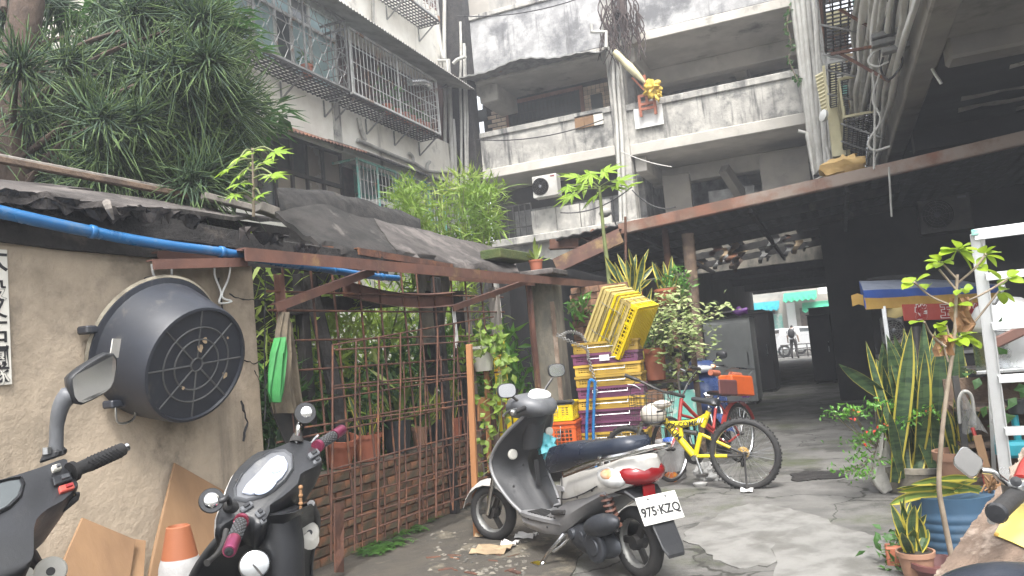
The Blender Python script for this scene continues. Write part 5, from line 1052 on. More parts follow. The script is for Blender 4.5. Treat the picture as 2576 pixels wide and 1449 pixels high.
for x, y in ((460, 310), (470, 300), (430, 312), (452, 326)): c = at_d(x, y, 8.0); v, f = leaf_mesh([c], [[.1, 0, -1]], [[.5, -1, 0]], [.2], [.06]); leaves_obj(v, f, 'yellow_leaf', 'mustard', mango)
def clump(name, label, base, pts, mat, n, L_, W_, spread, up=.3, cat='plant', group=None, stems=6, fold=.2, stem_mat='stem_green', stuff_=True, wide=1.0):
    base = V(base); t = thing(name, label, cat, base, group); C = np.array([tuple(p) for p in pts])
    mb = MB(); idx = RNG.choice(len(C), min(stems, len(C)), replace=False)
    for i in idx: q = V(C[i]); b = base+V((rnd(-.1, .1), rnd(-.1, .1), 0)); mb.tube(curve([b, b.lerp(q, .55)+V((0, 0, .1)), q], 3), [.014, .013, .012, .011, .010, .008, .005], 5)
    put(mb, 'stems', stem_mat, t, smooth=60)
    ci = C[RNG.integers(0, len(C), n)]; P = ci+RNG.normal(size=(n, 3))*spread
    cen = C.mean(0); D = rand_dirs(n, up)+np.clip((P-cen)*.5, -.7, .7); v, f = leaf_mesh(P, D, rand_dirs(n, 1.5), RNG.uniform(*L_, n), RNG.uniform(*W_, n), fold); o = leaves_obj(v, f, 'foliage', mat, t)
    if stuff_: stuff(o)
    return t
def cloud_pts(x0, x1, y0, y1, z0, z1, n): return [V((rnd(x0, x1), rnd(y0, y1), rnd(z0, z1))) for _ in range(n)]
clump('bamboo_clump', 'tall light green bamboo growing up through the felt roof', (-5.0, 9.8, 0), [at_d(x, y, rnd(9.6, 10.8)) for x, y in [(rnd(1000, 1245), rnd(470, 610)) for _ in range(80)]+[(1180+rnd(-20, 50), rnd(440, 600)) for _ in range(26)]+[(1000+rnd(-20, 60), 500+rnd(-15, 90)) for _ in range(24)]], 'bamboo_leaf', 2300, (.14, .29), (.018, .03), .065, .25, stems=22)
clump('bamboo_clump', 'dense bamboo thicket filling the garden behind the fence', (-4.6, 6.9, 0), cloud_pts(-4.9, -3.75, 4.9, 8.4, .85, 2.2, 100), 'bamboo_leaf_lit', 4600, (.18, .36), (.022, .038), .14, .1, stems=30)
clump('garden_shrub', 'dark leafy shrub behind the brick wall, next to the shed', (-3.95, 4.9, 0), cloud_pts(-4.2, -3.6, 4.3, 5.4, .5, 1.3, 44), 'garden_leaf', 1300, (.10, .2), (.03, .05), .09, .2)
clump('garden_shrub', 'dark leafy shrub in the middle of the garden', (-4.0, 6.0, 0), cloud_pts(-4.3, -3.6, 5.4, 6.6, .5, 1.35, 44), 'garden_leaf', 1400, (.10, .2), (.03, .05), .09, .2)
clump('garden_shrub', 'leafy shrub behind the white hanging pot', (-3.9, 7.1, 0), cloud_pts(-4.3, -3.5, 6.6, 7.6, .3, 1.5, 36), 'shiny_leaf', 700, (.12, .22), (.035, .06), .09, .2)
clump('garden_shrub', 'glossy broad leaved shrub between the yellow post and the pillar', (-3.5, 8.2, 0), cloud_pts(-3.9, -3.2, 7.6, 8.8, .3, 1.5, 36), 'shiny_leaf', 520, (.16, .3), (.04, .075), .09, .3)
clump('garden_shrub', 'shadowed hedge against the pale apartment wall', (-6.6, 7.5, 0), cloud_pts(-7.2, -5.6, 4.5, 12, .3, 2.3, 120), 'garden_leaf', 2600, (.14, .26), (.04, .07), .2, .2, stems=20)
def sanse(label, base, leaves, w=(.045, .07), mats=('snake_leaf', 'snake_edge'), edge=.12, group='sansevieria plants', name='sansevieria', pot=None):
    base = V(base); t = thing(name, label, 'plant', base, group)
    if pot: pot(base, t)
    for b, tip in leaves: snake_leaf(t, b, tip, rnd(*w), mats, edge if edge > 0 else .02, side=(math.cos(rnd(-.9, .7)), math.sin(rnd(-.9, .7)), 0))
    return t
def ring_leaves(base, n, h, lean, r=.07):
    base = V(base); out = []
    for i in range(n):
        a = 2*math.pi*i/n+rnd(-.4, .4); b = base+V((math.cos(a)*r*rnd(.2, 1), math.sin(a)*r*rnd(.2, 1), 0)); k = rnd(.5, 1)*lean; out.append((b, b+V((math.cos(a)*k*h, math.sin(a)*k*h, h*rnd(.65, 1.1)))))
    return out
def pot_mesh(t, c, r, h, mat, flare=.78, rim=.018, n=20, soil=True):
    c = V(c); mb = MB(); mb.lathe([(0, 0), (r*flare, 0), (r*.97, h*.84), (r*1.06, h*.84), (r*1.08, h), (r*.96, h), (r*.92, h*.86), (0, h*.86)], c, n=n); p = put(mb, 'pot', mat, t, smooth=40)
    if soil: m = MB(); m.lathe([(0, 0), (r*.9, 0), (r*.9, .012), (0, .02)], c+V((0, 0, h*.87)), n=14); put(m, 'soil', 'soil', p)
    return p
for lab, t_, n, h in (('dark sansevieria behind the brick wall near the shed', .55, 12, .62), ('dark sansevieria in the middle of the garden bed', 1.3, 12, .75), ('tall dark sansevieria behind the gate centre', 2.05, 12, .85), ('tall banded sansevieria left of the white hanging pot', 2.6, 9, .8)):
    b = wl(t_, .35, -.42); sanse(lab, b, ring_leaves(b, n, h, .22, .13), (.05, .075), edge=0, mats=('snake_leaf', 'snake_leaf'))
def potted(label, t_, off, r, h, mat, kind, z=.61, n=16, H_=.3, tilt=None):
    b = wl(t_, z, off); t = thing('potted_plant', label, 'potted plant', b, 'pots along the brick wall'); pot_mesh(t, b, r, h, mat); top = b+UP*h*.85
    if kind == 'aloe':
        for i in range(n): a = rnd(0, 6.28); e = top+V((math.cos(a)*H_*rnd(.4, .9), math.sin(a)*H_*rnd(.4, .9), H_*rnd(.3, 1.0))); snake_leaf(t, top, e, rnd(.022, .032), ('aloe_leaf', 'aloe_leaf'), .1, 6, .25)
    elif kind == 'snake':
        for bb, e in ring_leaves(top, n, H_, .35, r*.5): snake_leaf(t, bb, e, rnd(.03, .045), edge=.2)
    return t
p = wl(.88, .61, -.16); t = thing('flower_pot', 'empty terracotta pot tilted on the brick wall, nearest the shed', 'flower pot', p, 'pots along the brick wall')
mb = MB(); ax_ = (WN*.25+UP-WD*.12).normalized(); mb.lathe([(0, 0), (.085, 0), (.115, .17), (.128, .17), (.13, .21), (.115, .21), (.105, .18), (.08, .012), (0, .012)], p+UP*.02, ax_, 22); put(mb, 'pot', 'terracotta', t, smooth=40)
potted('terracotta pot with a yellow edged snake plant on the brick wall', 1.22, -.16, .11, .2, 'terracotta', 'snake', n=7, H_=.32)
potted('black plastic pot with a spiky aloe on the brick wall', 1.62, -.16, .12, .26, 'black_pot', 'aloe', n=26, H_=.42)
potted('small terracotta pot with a trailing green tuft, right of the black pot', 1.92, -.15, .07, .17, 'clay_brown', 'aloe', n=16, H_=.26)
potted('black ribbed pot with thick leaves near the stake', 2.28, -.18, .11, .2, 'black_pot', 'snake', n=9, H_=.34)
potted('maroon pot at the right end of the brick wall', 2.52, -.2, .1, .18, 'terracotta', 'snake', n=6, H_=.3)
# hanging white pot with ivy
hp = wl(2.56, 1.19, .16); t = thing('hanging_pot', 'white plastic pot with trailing ivy hung on the fence', 'potted plant', hp)
mb = MB(); mb.lathe([(0, 0), (.075, 0), (.11, .2), (.135, .2), (.135, .225), (.115, .225), (.1, .2), (0, .19)], hp, n=4 if 0 else 24); put(mb, 'pot', 'pot_white', t, smooth=35)
P = []
for k in range(9):
    a = rnd(0, 6.28); L_ = rnd(.2, .9) if k > 2 else .1; s = hp+V((math.cos(a)*.12, math.sin(a)*.12, .22)); pts = [s, s+V((math.cos(a)*.05, math.sin(a)*.05, .04 if k > 2 else .15)), s+V((math.cos(a)*.09, math.sin(a)*.09, -L_*.5)), s+V((math.cos(a)*.1+rnd(-.1, .1), math.sin(a)*.1, -L_))]
    cv = curve(pts, 4); mb = MB(); mb.tube(cv, .004, 4); put(mb, 'vine', 'stem_green', t); P += [tuple(p) for p in cv]
P = np.array(P); P = np.concatenate([P, P+RNG.normal(size=P.shape)*.03]); n = len(P); v, f = leaf_mesh(P, rand_dirs(n, -.2), rand_dirs(n)+[.2, -1, .3], RNG.uniform(.06, .1, n), RNG.uniform(.05, .075, n)); leaves_obj(v, f, 'foliage', 'bamboo_leaf', t)
t = thing('ivy', 'ivy creeping down the laths by the stake', 'plant', wl(2.75, .3, .2)); P = np.array([tuple(wall(x+rnd(-14, 14), y, .2)) for x, y in [(1225+12*math.sin(i*.7), 930+i*5.2) for i in range(62)]])
mb = MB(); mb.tube([V(p) for p in P[::4]], .004, 4); put(mb, 'stem', 'stem_green', t); n = len(P); v, f = leaf_mesh(P, rand_dirs(n, -.2), rand_dirs(n)+[.2, -1, .3], RNG.uniform(.05, .09, n), RNG.uniform(.04, .06, n)); leaves_obj(v, f, 'foliage', 'bamboo_leaf', t)
# ferns at the foot of the fence
t = thing('fern_strip', 'small ferns growing along the foot of the brick wall', 'fern', wl(1.6, 0, .3)); P, D = [], []
for k in range(120):
    c = at_z(*random.choice([(rnd(935, 1010), rnd(1345, 1385)), (rnd(1000, 1080), rnd(1300, 1345)), (rnd(1070, 1115), rnd(1270, 1300)), (rnd(1150, 1185), rnd(1240, 1262)), (rnd(920, 960), rnd(1380, 1400))])); a = rnd(0, 6.28); L_ = rnd(.07, .15)
    for q in range(9):
        s = q/8; b = c+V((math.cos(a)*L_*s, math.sin(a)*L_*s, .12*s-.09*s*s))
        for sd in (-1, 1): P.append(tuple(b)); D.append((math.cos(a+sd*1.2), math.sin(a+sd*1.2), -.1))
n = len(P); v, f = leaf_mesh(P, D, [[0, 0, 1]]*n, RNG.uniform(.03, .06, n), RNG.uniform(.010, .016, n)); stuff(leaves_obj(v, f, 'foliage', 'fern', t))
# papaya saplings
def lobed(parent, stem0, c, size, nrm, mat='papaya_leaf', dirv=None):
    """palmate seven-lobed leaf on a petiole"""
    c, nrm = V(c), V(nrm).normalized(); d = (c-V(stem0)); d = V(dirv) if dirv else d; d = (d-nrm*d.dot(nrm)).normalized(); s = nrm.cross(d)
    out = []
    for i in range(7):
        a = (-1.95+i*.65); r = size*(1.0-.16*abs(i-3)*.55); w_ = .20
        for da, rr in ((-.30, .30), (-.17, .62), (-.11, .60), (0, 1), (.11, .60), (.17, .62)): out.append((a+da, r*rr))
    vs = [c]+[c+(d*math.cos(a)+s*math.sin(a))*r+nrm*(-.22*r*r/size+.04*size*math.sin(a*5)) for a, r in out]; k = len(out)
    mb = MB(); mb.add(vs, [(0, i, i+1) for i in range(1, k)]+[(0, k, 1)]); lf = put(mb, 'leaf', mat, parent, flip=False)
    mb = MB(); mb.tube(curve([stem0, V(stem0).lerp(c, .5)+UP*.03, c], 3), .006, 5); put(mb, 'petiole', 'stem_green', lf, smooth=60)
def papaya(label, stem, leaves, size, depth, r):
    t = thing('papaya_sapling', label, 'tree', stem[0]); mb = MB(); cv = curve(stem, 4); mb.tube(cv, [r*(1-.5*i/len(cv)) for i in range(len(cv))], 8); put(mb, 'trunk', 'stem_grey' if r < .02 else 'stem_green', t, smooth=60)
    for (sx, sy), (x, y), k in leaves: s = at_d(sx, sy, depth); c = at_d(x, y, depth+rnd(-.25, .2)); lobed(t, s, c, size*k, (rnd(-.4, .4), rnd(-.75, -.2), rnd(.5, .9)))
papaya('young papaya with ragged leaves rooted in the felt roof', [at_d(638, 545, 5.6), at_d(637, 450, 5.6), at_d(634, 372, 5.6)],
       [((636, 380), (605, 395), 1), ((636, 378), (690, 382), 1), ((636, 400), (575, 425), .9), ((636, 390), (640, 378), .8), ((636, 430), (685, 438), 1), ((636, 440), (665, 410), .8), ((637, 470), (605, 462), .9), ((637, 480), (655, 490), .7), ((637, 420), (625, 420), .8), ((637, 450), (690, 450), .5), ((636, 430), (600, 442), .8), ((637, 500), (590, 490), .6)], .15, 5.6, .011)
papaya('tall papaya with a bright leaf crown above the crates', [V((at_d(1532, 700, 9.6).x, at_d(1532, 700, 9.6).y, 0)), at_d(1532, 700, 9.6), at_d(1520, 600, 9.6), at_d(1508, 470, 9.6)],
       [((1509, 475), (1440, 490), 1), ((1508, 470), (1455, 445), 1), ((1508, 465), (1485, 437), .9), ((1508, 465), (1520, 432), 1), ((1508, 470), (1555, 455), .9), ((1508, 475), (1580, 468), .7), ((1508, 480), (1500, 490), 1), ((1508, 475), (1540, 470), .8), ((1508, 478), (1470, 470), .9), ((1508, 470), (1430, 470), .6)], .30, 9.6, .033)
m = MB(); c = at_d(786, 556, 6.1); t = thing('seedling', 'tiny green seedling beside the timber block on the roof', 'plant', c); v, f = leaf_mesh([c]*7, rand_dirs(7, .4), rand_dirs(7, 2), [.12]*7, [.06]*7); leaves_obj(v, f, 'foliage', 'papaya_leaf', t)
# aloe pot on the roof end
b = at_d(1350, 682, 8.6); t = thing('potted_plant', 'aloe in a terracotta pot at the end of the felt roof', 'potted plant', b); pot_mesh(t, b, .075, .12, 'terracotta')
for x, y in ((1345, 592), (1362, 612), (1330, 625), (1388, 645), (1352, 610), (1322, 640), (1370, 640), (1340, 640)): snake_leaf(t, b+UP*.11, at_d(x, y, 8.6+rnd(-.1, .1)), .035, ('aloe_leaf', 'aloe_leaf'), .1, 6, .15)
m = MB(); m.obox(at_d(1345, 692, 8.65), (.3, 0, 0), (0, .25, 0), (0, 0, .03)); tag(put(m, 'roof_slab', 'felt', bevel=.01), 'felt covered slab under the aloe pot', 'slab')
# plant stand behind the crates
PS = at_y(1640, 800, 9.3); st = thing('plant_stand', 'weathered stand with two tiers of pots behind the crates', 'stand', (PS.x, 9.3, 0))
zt = at_y(1690, 768, 9.3).z; zl = at_y(1650, 955, 9.1).z
for x in (PS.x-.38, PS.x+.42): m = MB(); m.box(x-.03, x+.03, 9.35, 9.41, 0, zt); put(m, 'leg', 'rot_wood', st)
for z, y in ((zt, 9.35), (zl, 9.15)): m = MB(); m.box(PS.x-.42, PS.x+.46, y-.17, y+.17, z-.04, z); put(m, 'shelf', 'rot_wood', st)
for r in range(8): m = MB(); q = at_y(1652, 970, 9.0); m.box(q.x-.12, q.x+.12, 8.95, 9.1, zl-.1-(r+1)*.105, zl-.105-r*.105); put(m, 'brick', 'screen_brick', st)
def sp(lab, x, tips, wmin, mats, edge, z=zt, r=.13, h=.2, potx=None):
    b = at_y(x, 760, 9.3); b.z = z; t = thing('sansevieria', lab, 'plant', b, 'sansevieria plants'); pot_mesh(t, b, r, h, 'terracotta')
    for tx, ty in tips: snake_leaf(t, b+V((rnd(-.08, .08), rnd(-.05, .05), h*.8)), at_y(tx, ty, 9.3+rnd(-.2, .15)), rnd(wmin, wmin+.03), mats, edge)
sp('big yellow edged sansevieria towering above the crates', 1590, [(1520, 640), (1545, 655), (1552, 635), (1530, 700), (1575, 650), (1590, 660), (1600, 635), (1612, 660), (1620, 640), (1632, 625), (1565, 690), (1545, 720), (1650, 660), (1600, 690), (1640, 700), (1580, 620), (1570, 740), (1625, 700), (1535, 670)], .06, ('snake_leaf', 'snake_edge'), .2)
sp('second sansevieria in the right pot on the stand', 1680, [(1668, 655), (1690, 640), (1650, 665), (1640, 655), (1700, 690), (1672, 690), (1655, 700)], .05, ('snake_leaf', 'snake_edge'), .2, r=.14)
b = at_y(1588, 860, 8.85); t = thing('sansevieria', 'lower yellow edged sansevieria right behind the tilted crates', 'plant', b, 'sansevieria plants')
for tx, ty in ((1555, 790), (1540, 745), (1570, 760), (1600, 740), (1615, 735), (1630, 745), (1650, 740), (1585, 720), (1560, 720), (1610, 700), (1640, 720), (1595, 790)): snake_leaf(t, b+V((rnd(-.1, .12), rnd(-.05, .05), -.2)), at_y(tx, ty, 8.85+rnd(-.15, .1)), rnd(.06, .085), edge=.2)
b = at_y(1706, 765, 9.25); clump('flowering_plant', 'green plant with small red flowers in the upper right pot', b, [at_y(x, y, 9.25) for x, y in ((1690, 700), (1700, 680), (1712, 690), (1715, 710), (1680, 720), (1720, 730), (1705, 720))], 'shiny_leaf', 170, (.06, .11), (.02, .035), .05, .3)
b = at_y(1652, 955, 9.0); t = thing('potted_plant', 'tall terracotta pot of variegated creeper right of the crates', 'potted plant', b); pot_mesh(t, b, .13, .36, 'terracotta', .8)
vp = [(1640, 800), (1660, 760), (1690, 770), (1720, 760), (1740, 790), (1700, 800), (1670, 820), (1720, 820), (1750, 810), (1780, 800), (1810, 785), (1830, 775), (1690, 850), (1730, 850), (1760, 860), (1700, 880), (1750, 880), (1770, 890), (1680, 790), (1650, 830), (1710, 740), (1730, 780), (1660, 850), (1740, 830), (1700, 920), (1690, 960), (1720, 950), (1740, 955), (1700, 985), (1670, 900), (1690, 740), (1720, 725), (1650, 870), (1775, 830), (1790, 870)]
P, D, N, Ls, Ws = [], [], [], [], []; top = b+UP*.36
for i, (x, y) in enumerate(vp):
    q = at_y(x, y, 9.0+rnd(-.35, .25)); cv = curve([top, top.lerp(q, .5)+UP*rnd(.02, .15), q], 4); m = MB(); m.tube(cv, .005, 4)
    if i % 2 == 0: put(m, 'branch', 'stem_grey', t)
    for p in cv[5:]+[q]*2:
        for k in range(4): P.append(np.array(p)+RNG.normal(size=3)*.06); D.append([rnd(-1, 1), rnd(-1, .6), rnd(-.3, .5)]); N.append([rnd(-.3, .3), rnd(-.8, 0), 1]); Ls.append(rnd(.06, .10)); Ws.append(rnd(.04, .06))
v, f = leaf_mesh(P, D, N, Ls, Ws); stuff(leaves_obj(v, f, 'foliage', 'varieg_leaf', t))
b = at_y(1610, 850, 8.9); clump('spider_plant', 'spider plant spilling over the terracotta pot behind the top crate', at_y(1640, 870, 8.95), [at_y(x, y, 8.9) for x, y in ((1620, 840), (1650, 850), (1680, 860), (1640, 870), (1600, 860))], 'garden_leaf', 90, (.16, .28), (.014, .02), .06, .25, stems=2, stuff_=True)
b = at_y(1440, 790, 8.75); clump('bracket_fern', 'bright green fern growing out of the brick screen', b, [at_y(x, y, 8.7) for x, y in ((1430, 790), (1440, 770), (1455, 785), (1450, 810), (1465, 775))], 'shiny_leaf', 46, (.12, .22), (.03, .05), .05, .2, stems=2)
# ---------------------------------------------------------------- crates
def crate_proto(L_, W_, H_, mat, label, cells=True, tall=False, group='plastic crates'):
    t = thing('plastic_crate', label, 'crate', (0, 0, 0), group); mb = MB(); l, w = L_/2, W_/2; th = .012
    for z, e, hh in ((H_-.012, .012, .012), (H_*.80, .004, .007), (.012, 0, .012)):
        for s in (-1, 1): mb.box(-l-e, l+e, s*(w+e)-th/2*1.2, s*(w+e)+th/2*1.2, z-hh, z+hh); mb.box(s*(l+e)-th/2*1.2, s*(l+e)+th/2*1.2, -w-e+.008, w+e-.008, z-hh+.001, z+hh-.001)
    def side(ax, length, fixed):
        n = int(length/.05); zr_ = [H_*k for k in ((.25, .45, .62) if not tall else (.14, .26, .38, .50, .62, .74))]
        def bx(a0, a1, z0, z1, k=.005):
            if ax == 'x': mb.box(a0, a1, fixed-k, fixed+k, z0, z1)
            else: mb.box(fixed-k, fixed+k, a0, a1, z0, z1)
        P_ = [(-length/2, -length/2+.03), (-length*.17, -length*.17+.02), (length*.17-.02, length*.17), (length/2-.03, length/2)]
        for a, b in P_: bx(a, b, .012, H_-.01, .007)
        bx(-length*(.08 if tall else .16), length*(.08 if tall else .16), H_*.3 if tall else .02, H_*.5, .004); bx(-length/2, length/2, H_*.82, H_-.01, .004)
        for z in zr_: bx(-length/2+.02, length/2-.02, z-(.0045 if tall else .006), z+(.0045 if tall else .006), .0045)
        m = int(length/(.036 if tall else .03))
        for i in range(m): a = -length/2+.02+(length-.04)*i/(m-1); bx(a-(.004 if tall else .005), a+(.004 if tall else .005), .02, H_*.8, .004)
    side('x', L_, -w); side('x', L_, w); side('y', W_, -l); side('y', W_, l)
    put(mb, 'basket', mat, t)
    mb = MB(); mb.box(-l+.01, l-.01, -w+.01, w-.01, .002, .01)
    if tall:
        for i in range(11): mb.box(-l+.02, l-.02, -w+.03+(W_-.06)*i/10-.006, -w+.03+(W_-.06)*i/10+.006, -.006, .0015)
    put(mb, 'bottom', mat, t)
    for s in (-1, 1):
        mb = MB(); y = s*(w+.03); mb.tube([(-l*.1-.22*L_, s*w, H_*.86), (-l*.1-.22*L_, y, H_*.5), (l*.1+.22*L_, y, H_*.5), (l*.1+.22*L_, s*w, H_*.86)], .006, 6); put(mb, 'wire_handle', 'steel', t)
    return t
SX, SY, SZ, HC = -2.26, 8.12, .22, .112
rzc = math.radians(7); cols = ['purple', 'yellow', 'purple', 'purple', 'yellow', 'purple', 'yellow', 'yellow', 'purple', 'yellow']
names_ = ['bottom purple tray of the crate stack', 'yellow tray second from the bottom of the stack', 'purple tray third from the bottom of the stack', 'purple tray fourth from the bottom, middle of three purples', 'yellow tray halfway up the stack, between two purple trays', 'purple tray just below two yellow trays in the stack', 'lower of the two adjoining yellow trays in the stack', 'upper of the two adjoining yellow trays in the stack', 'purple tray with a white sticker, second from the top', 'topmost yellow tray carrying the three tilted crates']
yl = crate_proto(.66, .40, HC, 'crate_yellow', names_[1]); pu = crate_proto(.66, .40, HC, 'crate_purple', names_[0])
used = set()
for i, c in enumerate(cols):
    src = yl if c == 'yellow' else pu; o = src if c not in used else again(src, (0, 0, 0)); used.add(c)
    o.location = (SX+rnd(-.012, .012), SY, SZ+i*(HC+.003)); o.rotation_euler = (0, 0, rzc+rnd(-.03, .03)); o['label'] = names_[i]
ZT = SZ+10*(HC+.003)
m = MB(); m.box(-.02+SX-.31, SX+.33, SY-.17, SY+.17, .12, .2); tag(put(m, 'pallet', 'rot_wood', bevel=.01), 'dark low pallet under the crate stack', 'pallet')
m = MB(); c = V((SX+.02, SY-.236, SZ+8.5*(HC+.003))); m.obox(c, (.05, .006, 0), (0, .002, 0), (0, 0, .03)); tag(put(m, 'sticker', 'litter_white'), 'torn white sticker on the purple crate', 'sticker')
m = MB(); m.sphere((SX+.26, SY-.02, ZT+.0), .07, 10, 7, sc=(1.5, 1, .5), jit=.6); tag(put(m, 'rag', 'litter_white', smooth=50), 'pale crumpled rag on the top yellow tray', 'rag')
# three nested crates tilted on top
big = crate_proto(.52, .36, .26, 'crate_bright', 'bright yellow tall crate tilted on top of the stack, bottom outwards', tall=True)
pale = crate_proto(.52, .36, .26, 'crate_pale', 'pale yellow tall crate, middle of the three tilted ones', tall=True)
pale2 = again(pale, (0, 0, 0), None, 'faded pale crate leaning furthest left, rim outwards')
# axis of nesting: openings up-left, bottoms down-right
KS = 1.12; ca = V((-.78, .22, .52)).normalized(); 
xa = V((-.55, .25, -.78)); xa = (xa-ca*xa.dot(ca)).normalized(); ya = ca.cross(xa)
Rm = M((xa, ya, ca)).transposed().to_4x4()
cb = at_y(1608, 836, 8.02)
for k, o in enumerate((big, pale, pale2)):
    o.matrix_world = M.Translation(cb+ca*(.0+.088*k)) @ Rm @ M.Scale(KS, 4)
# orange and yellow crates on a low plank
orp = crate_proto(.56, .36, .30, 'crate_orange', 'orange crate on a low plank in front of the pillar', tall=True, group='big crates by the pillar'); orp.location = (-2.86, 7.72, .29); orp.rotation_euler = (0, 0, .12); orp.scale = (1.12, 1, 1.05)
yop = again(big, (0, 0, 0)); yop['label'] = 'yellow crate standing on the orange crate'; yop['group'] = 'big crates by the pillar'
yop.location = (-2.86, 7.72, .612); yop.rotation_euler = (0, 0, .12); yop.scale = (1.16, 1.0, .70)
m = MB(); m.box(-3.2, -2.4, 7.5, 7.95, .23, .285); m.box(-3.15, -3.05, 7.55, 7.65, 0, .228); m.box(-2.6, -2.5, 7.55, 7.65, 0, .228); tag(put(m, 'low_bench', 'rot_wood', bevel=.008), 'low dark bench carrying the orange crate', 'bench')
# hand truck and chain
t = thing('hand_truck', 'bright blue hand truck handle beside the crate stack', 'hand truck', at_z(1485, 1115)); Yh = 7.72
for xs_ in ([(1482, 960), (1478, 1010), (1476, 1110)], [(1497, 962), (1494, 1030), (1493, 1110)]):
    pts = [at_y(x, y, Yh) for x, y in xs_]; pts.append(V((pts[-1].x, Yh, .02))); m = MB(); m.tube(curve(pts, 4), .016, 8); put(m, 'side_rail', 'blue_pvc', t, smooth=60)
m = MB(); m.tube(curve([at_y(1482, 960, Yh), at_y(1488, 955, Yh+.05), at_y(1497, 962, Yh)], 4), .016, 8); put(m, 'handle', 'blue_pvc', t, smooth=60)
m = MB(); p = at_y(1486, 1110, Yh); m.box(p.x-.08, p.x+.08, Yh-.14, Yh, .01, .03); put(m, 'toe_plate', 'dark_metal', t)
for s in (-.09, .09): m = MB(); m.lathe([(.07, -.02), (.07, .02)], (p.x+s, Yh+.05, .07), (1, 0, 0), 14); put(m, 'wheel', 'rubber', t)
def chain(pts, label, r=.007):
    m = MB(); P = curve(pts, 9)
    for i, (a, b) in enumerate(zip(P, P[1:])):
        d = (b-a).normalized(); u_, v_ = perp(d); s = u_ if i % 2 else v_; c = (a+b)/2; h = (b-a).length*.62
        m.tube([c+d*math.cos(q)*h+s*math.sin(q)*.016 for q in [2*math.pi*k/8 for k in range(9)]], r*.6, 4, cap=False)
    tag(put(m, 'chain', 'old_steel', smooth=60), label, 'chain')
chain([at_y(x, y, 7.82) for x, y in ((1400, 842), (1440, 862), (1475, 878), (1480, 900), (1492, 940), (1500, 985), (1490, 1010))], 'steel chain slung from the pillar down the crate stack')
chain([at_y(x, y, 7.9) for x, y in ((1405, 846), (1432, 835), (1460, 842), (1478, 868))], 'upper steel chain looped to the tilted crates')
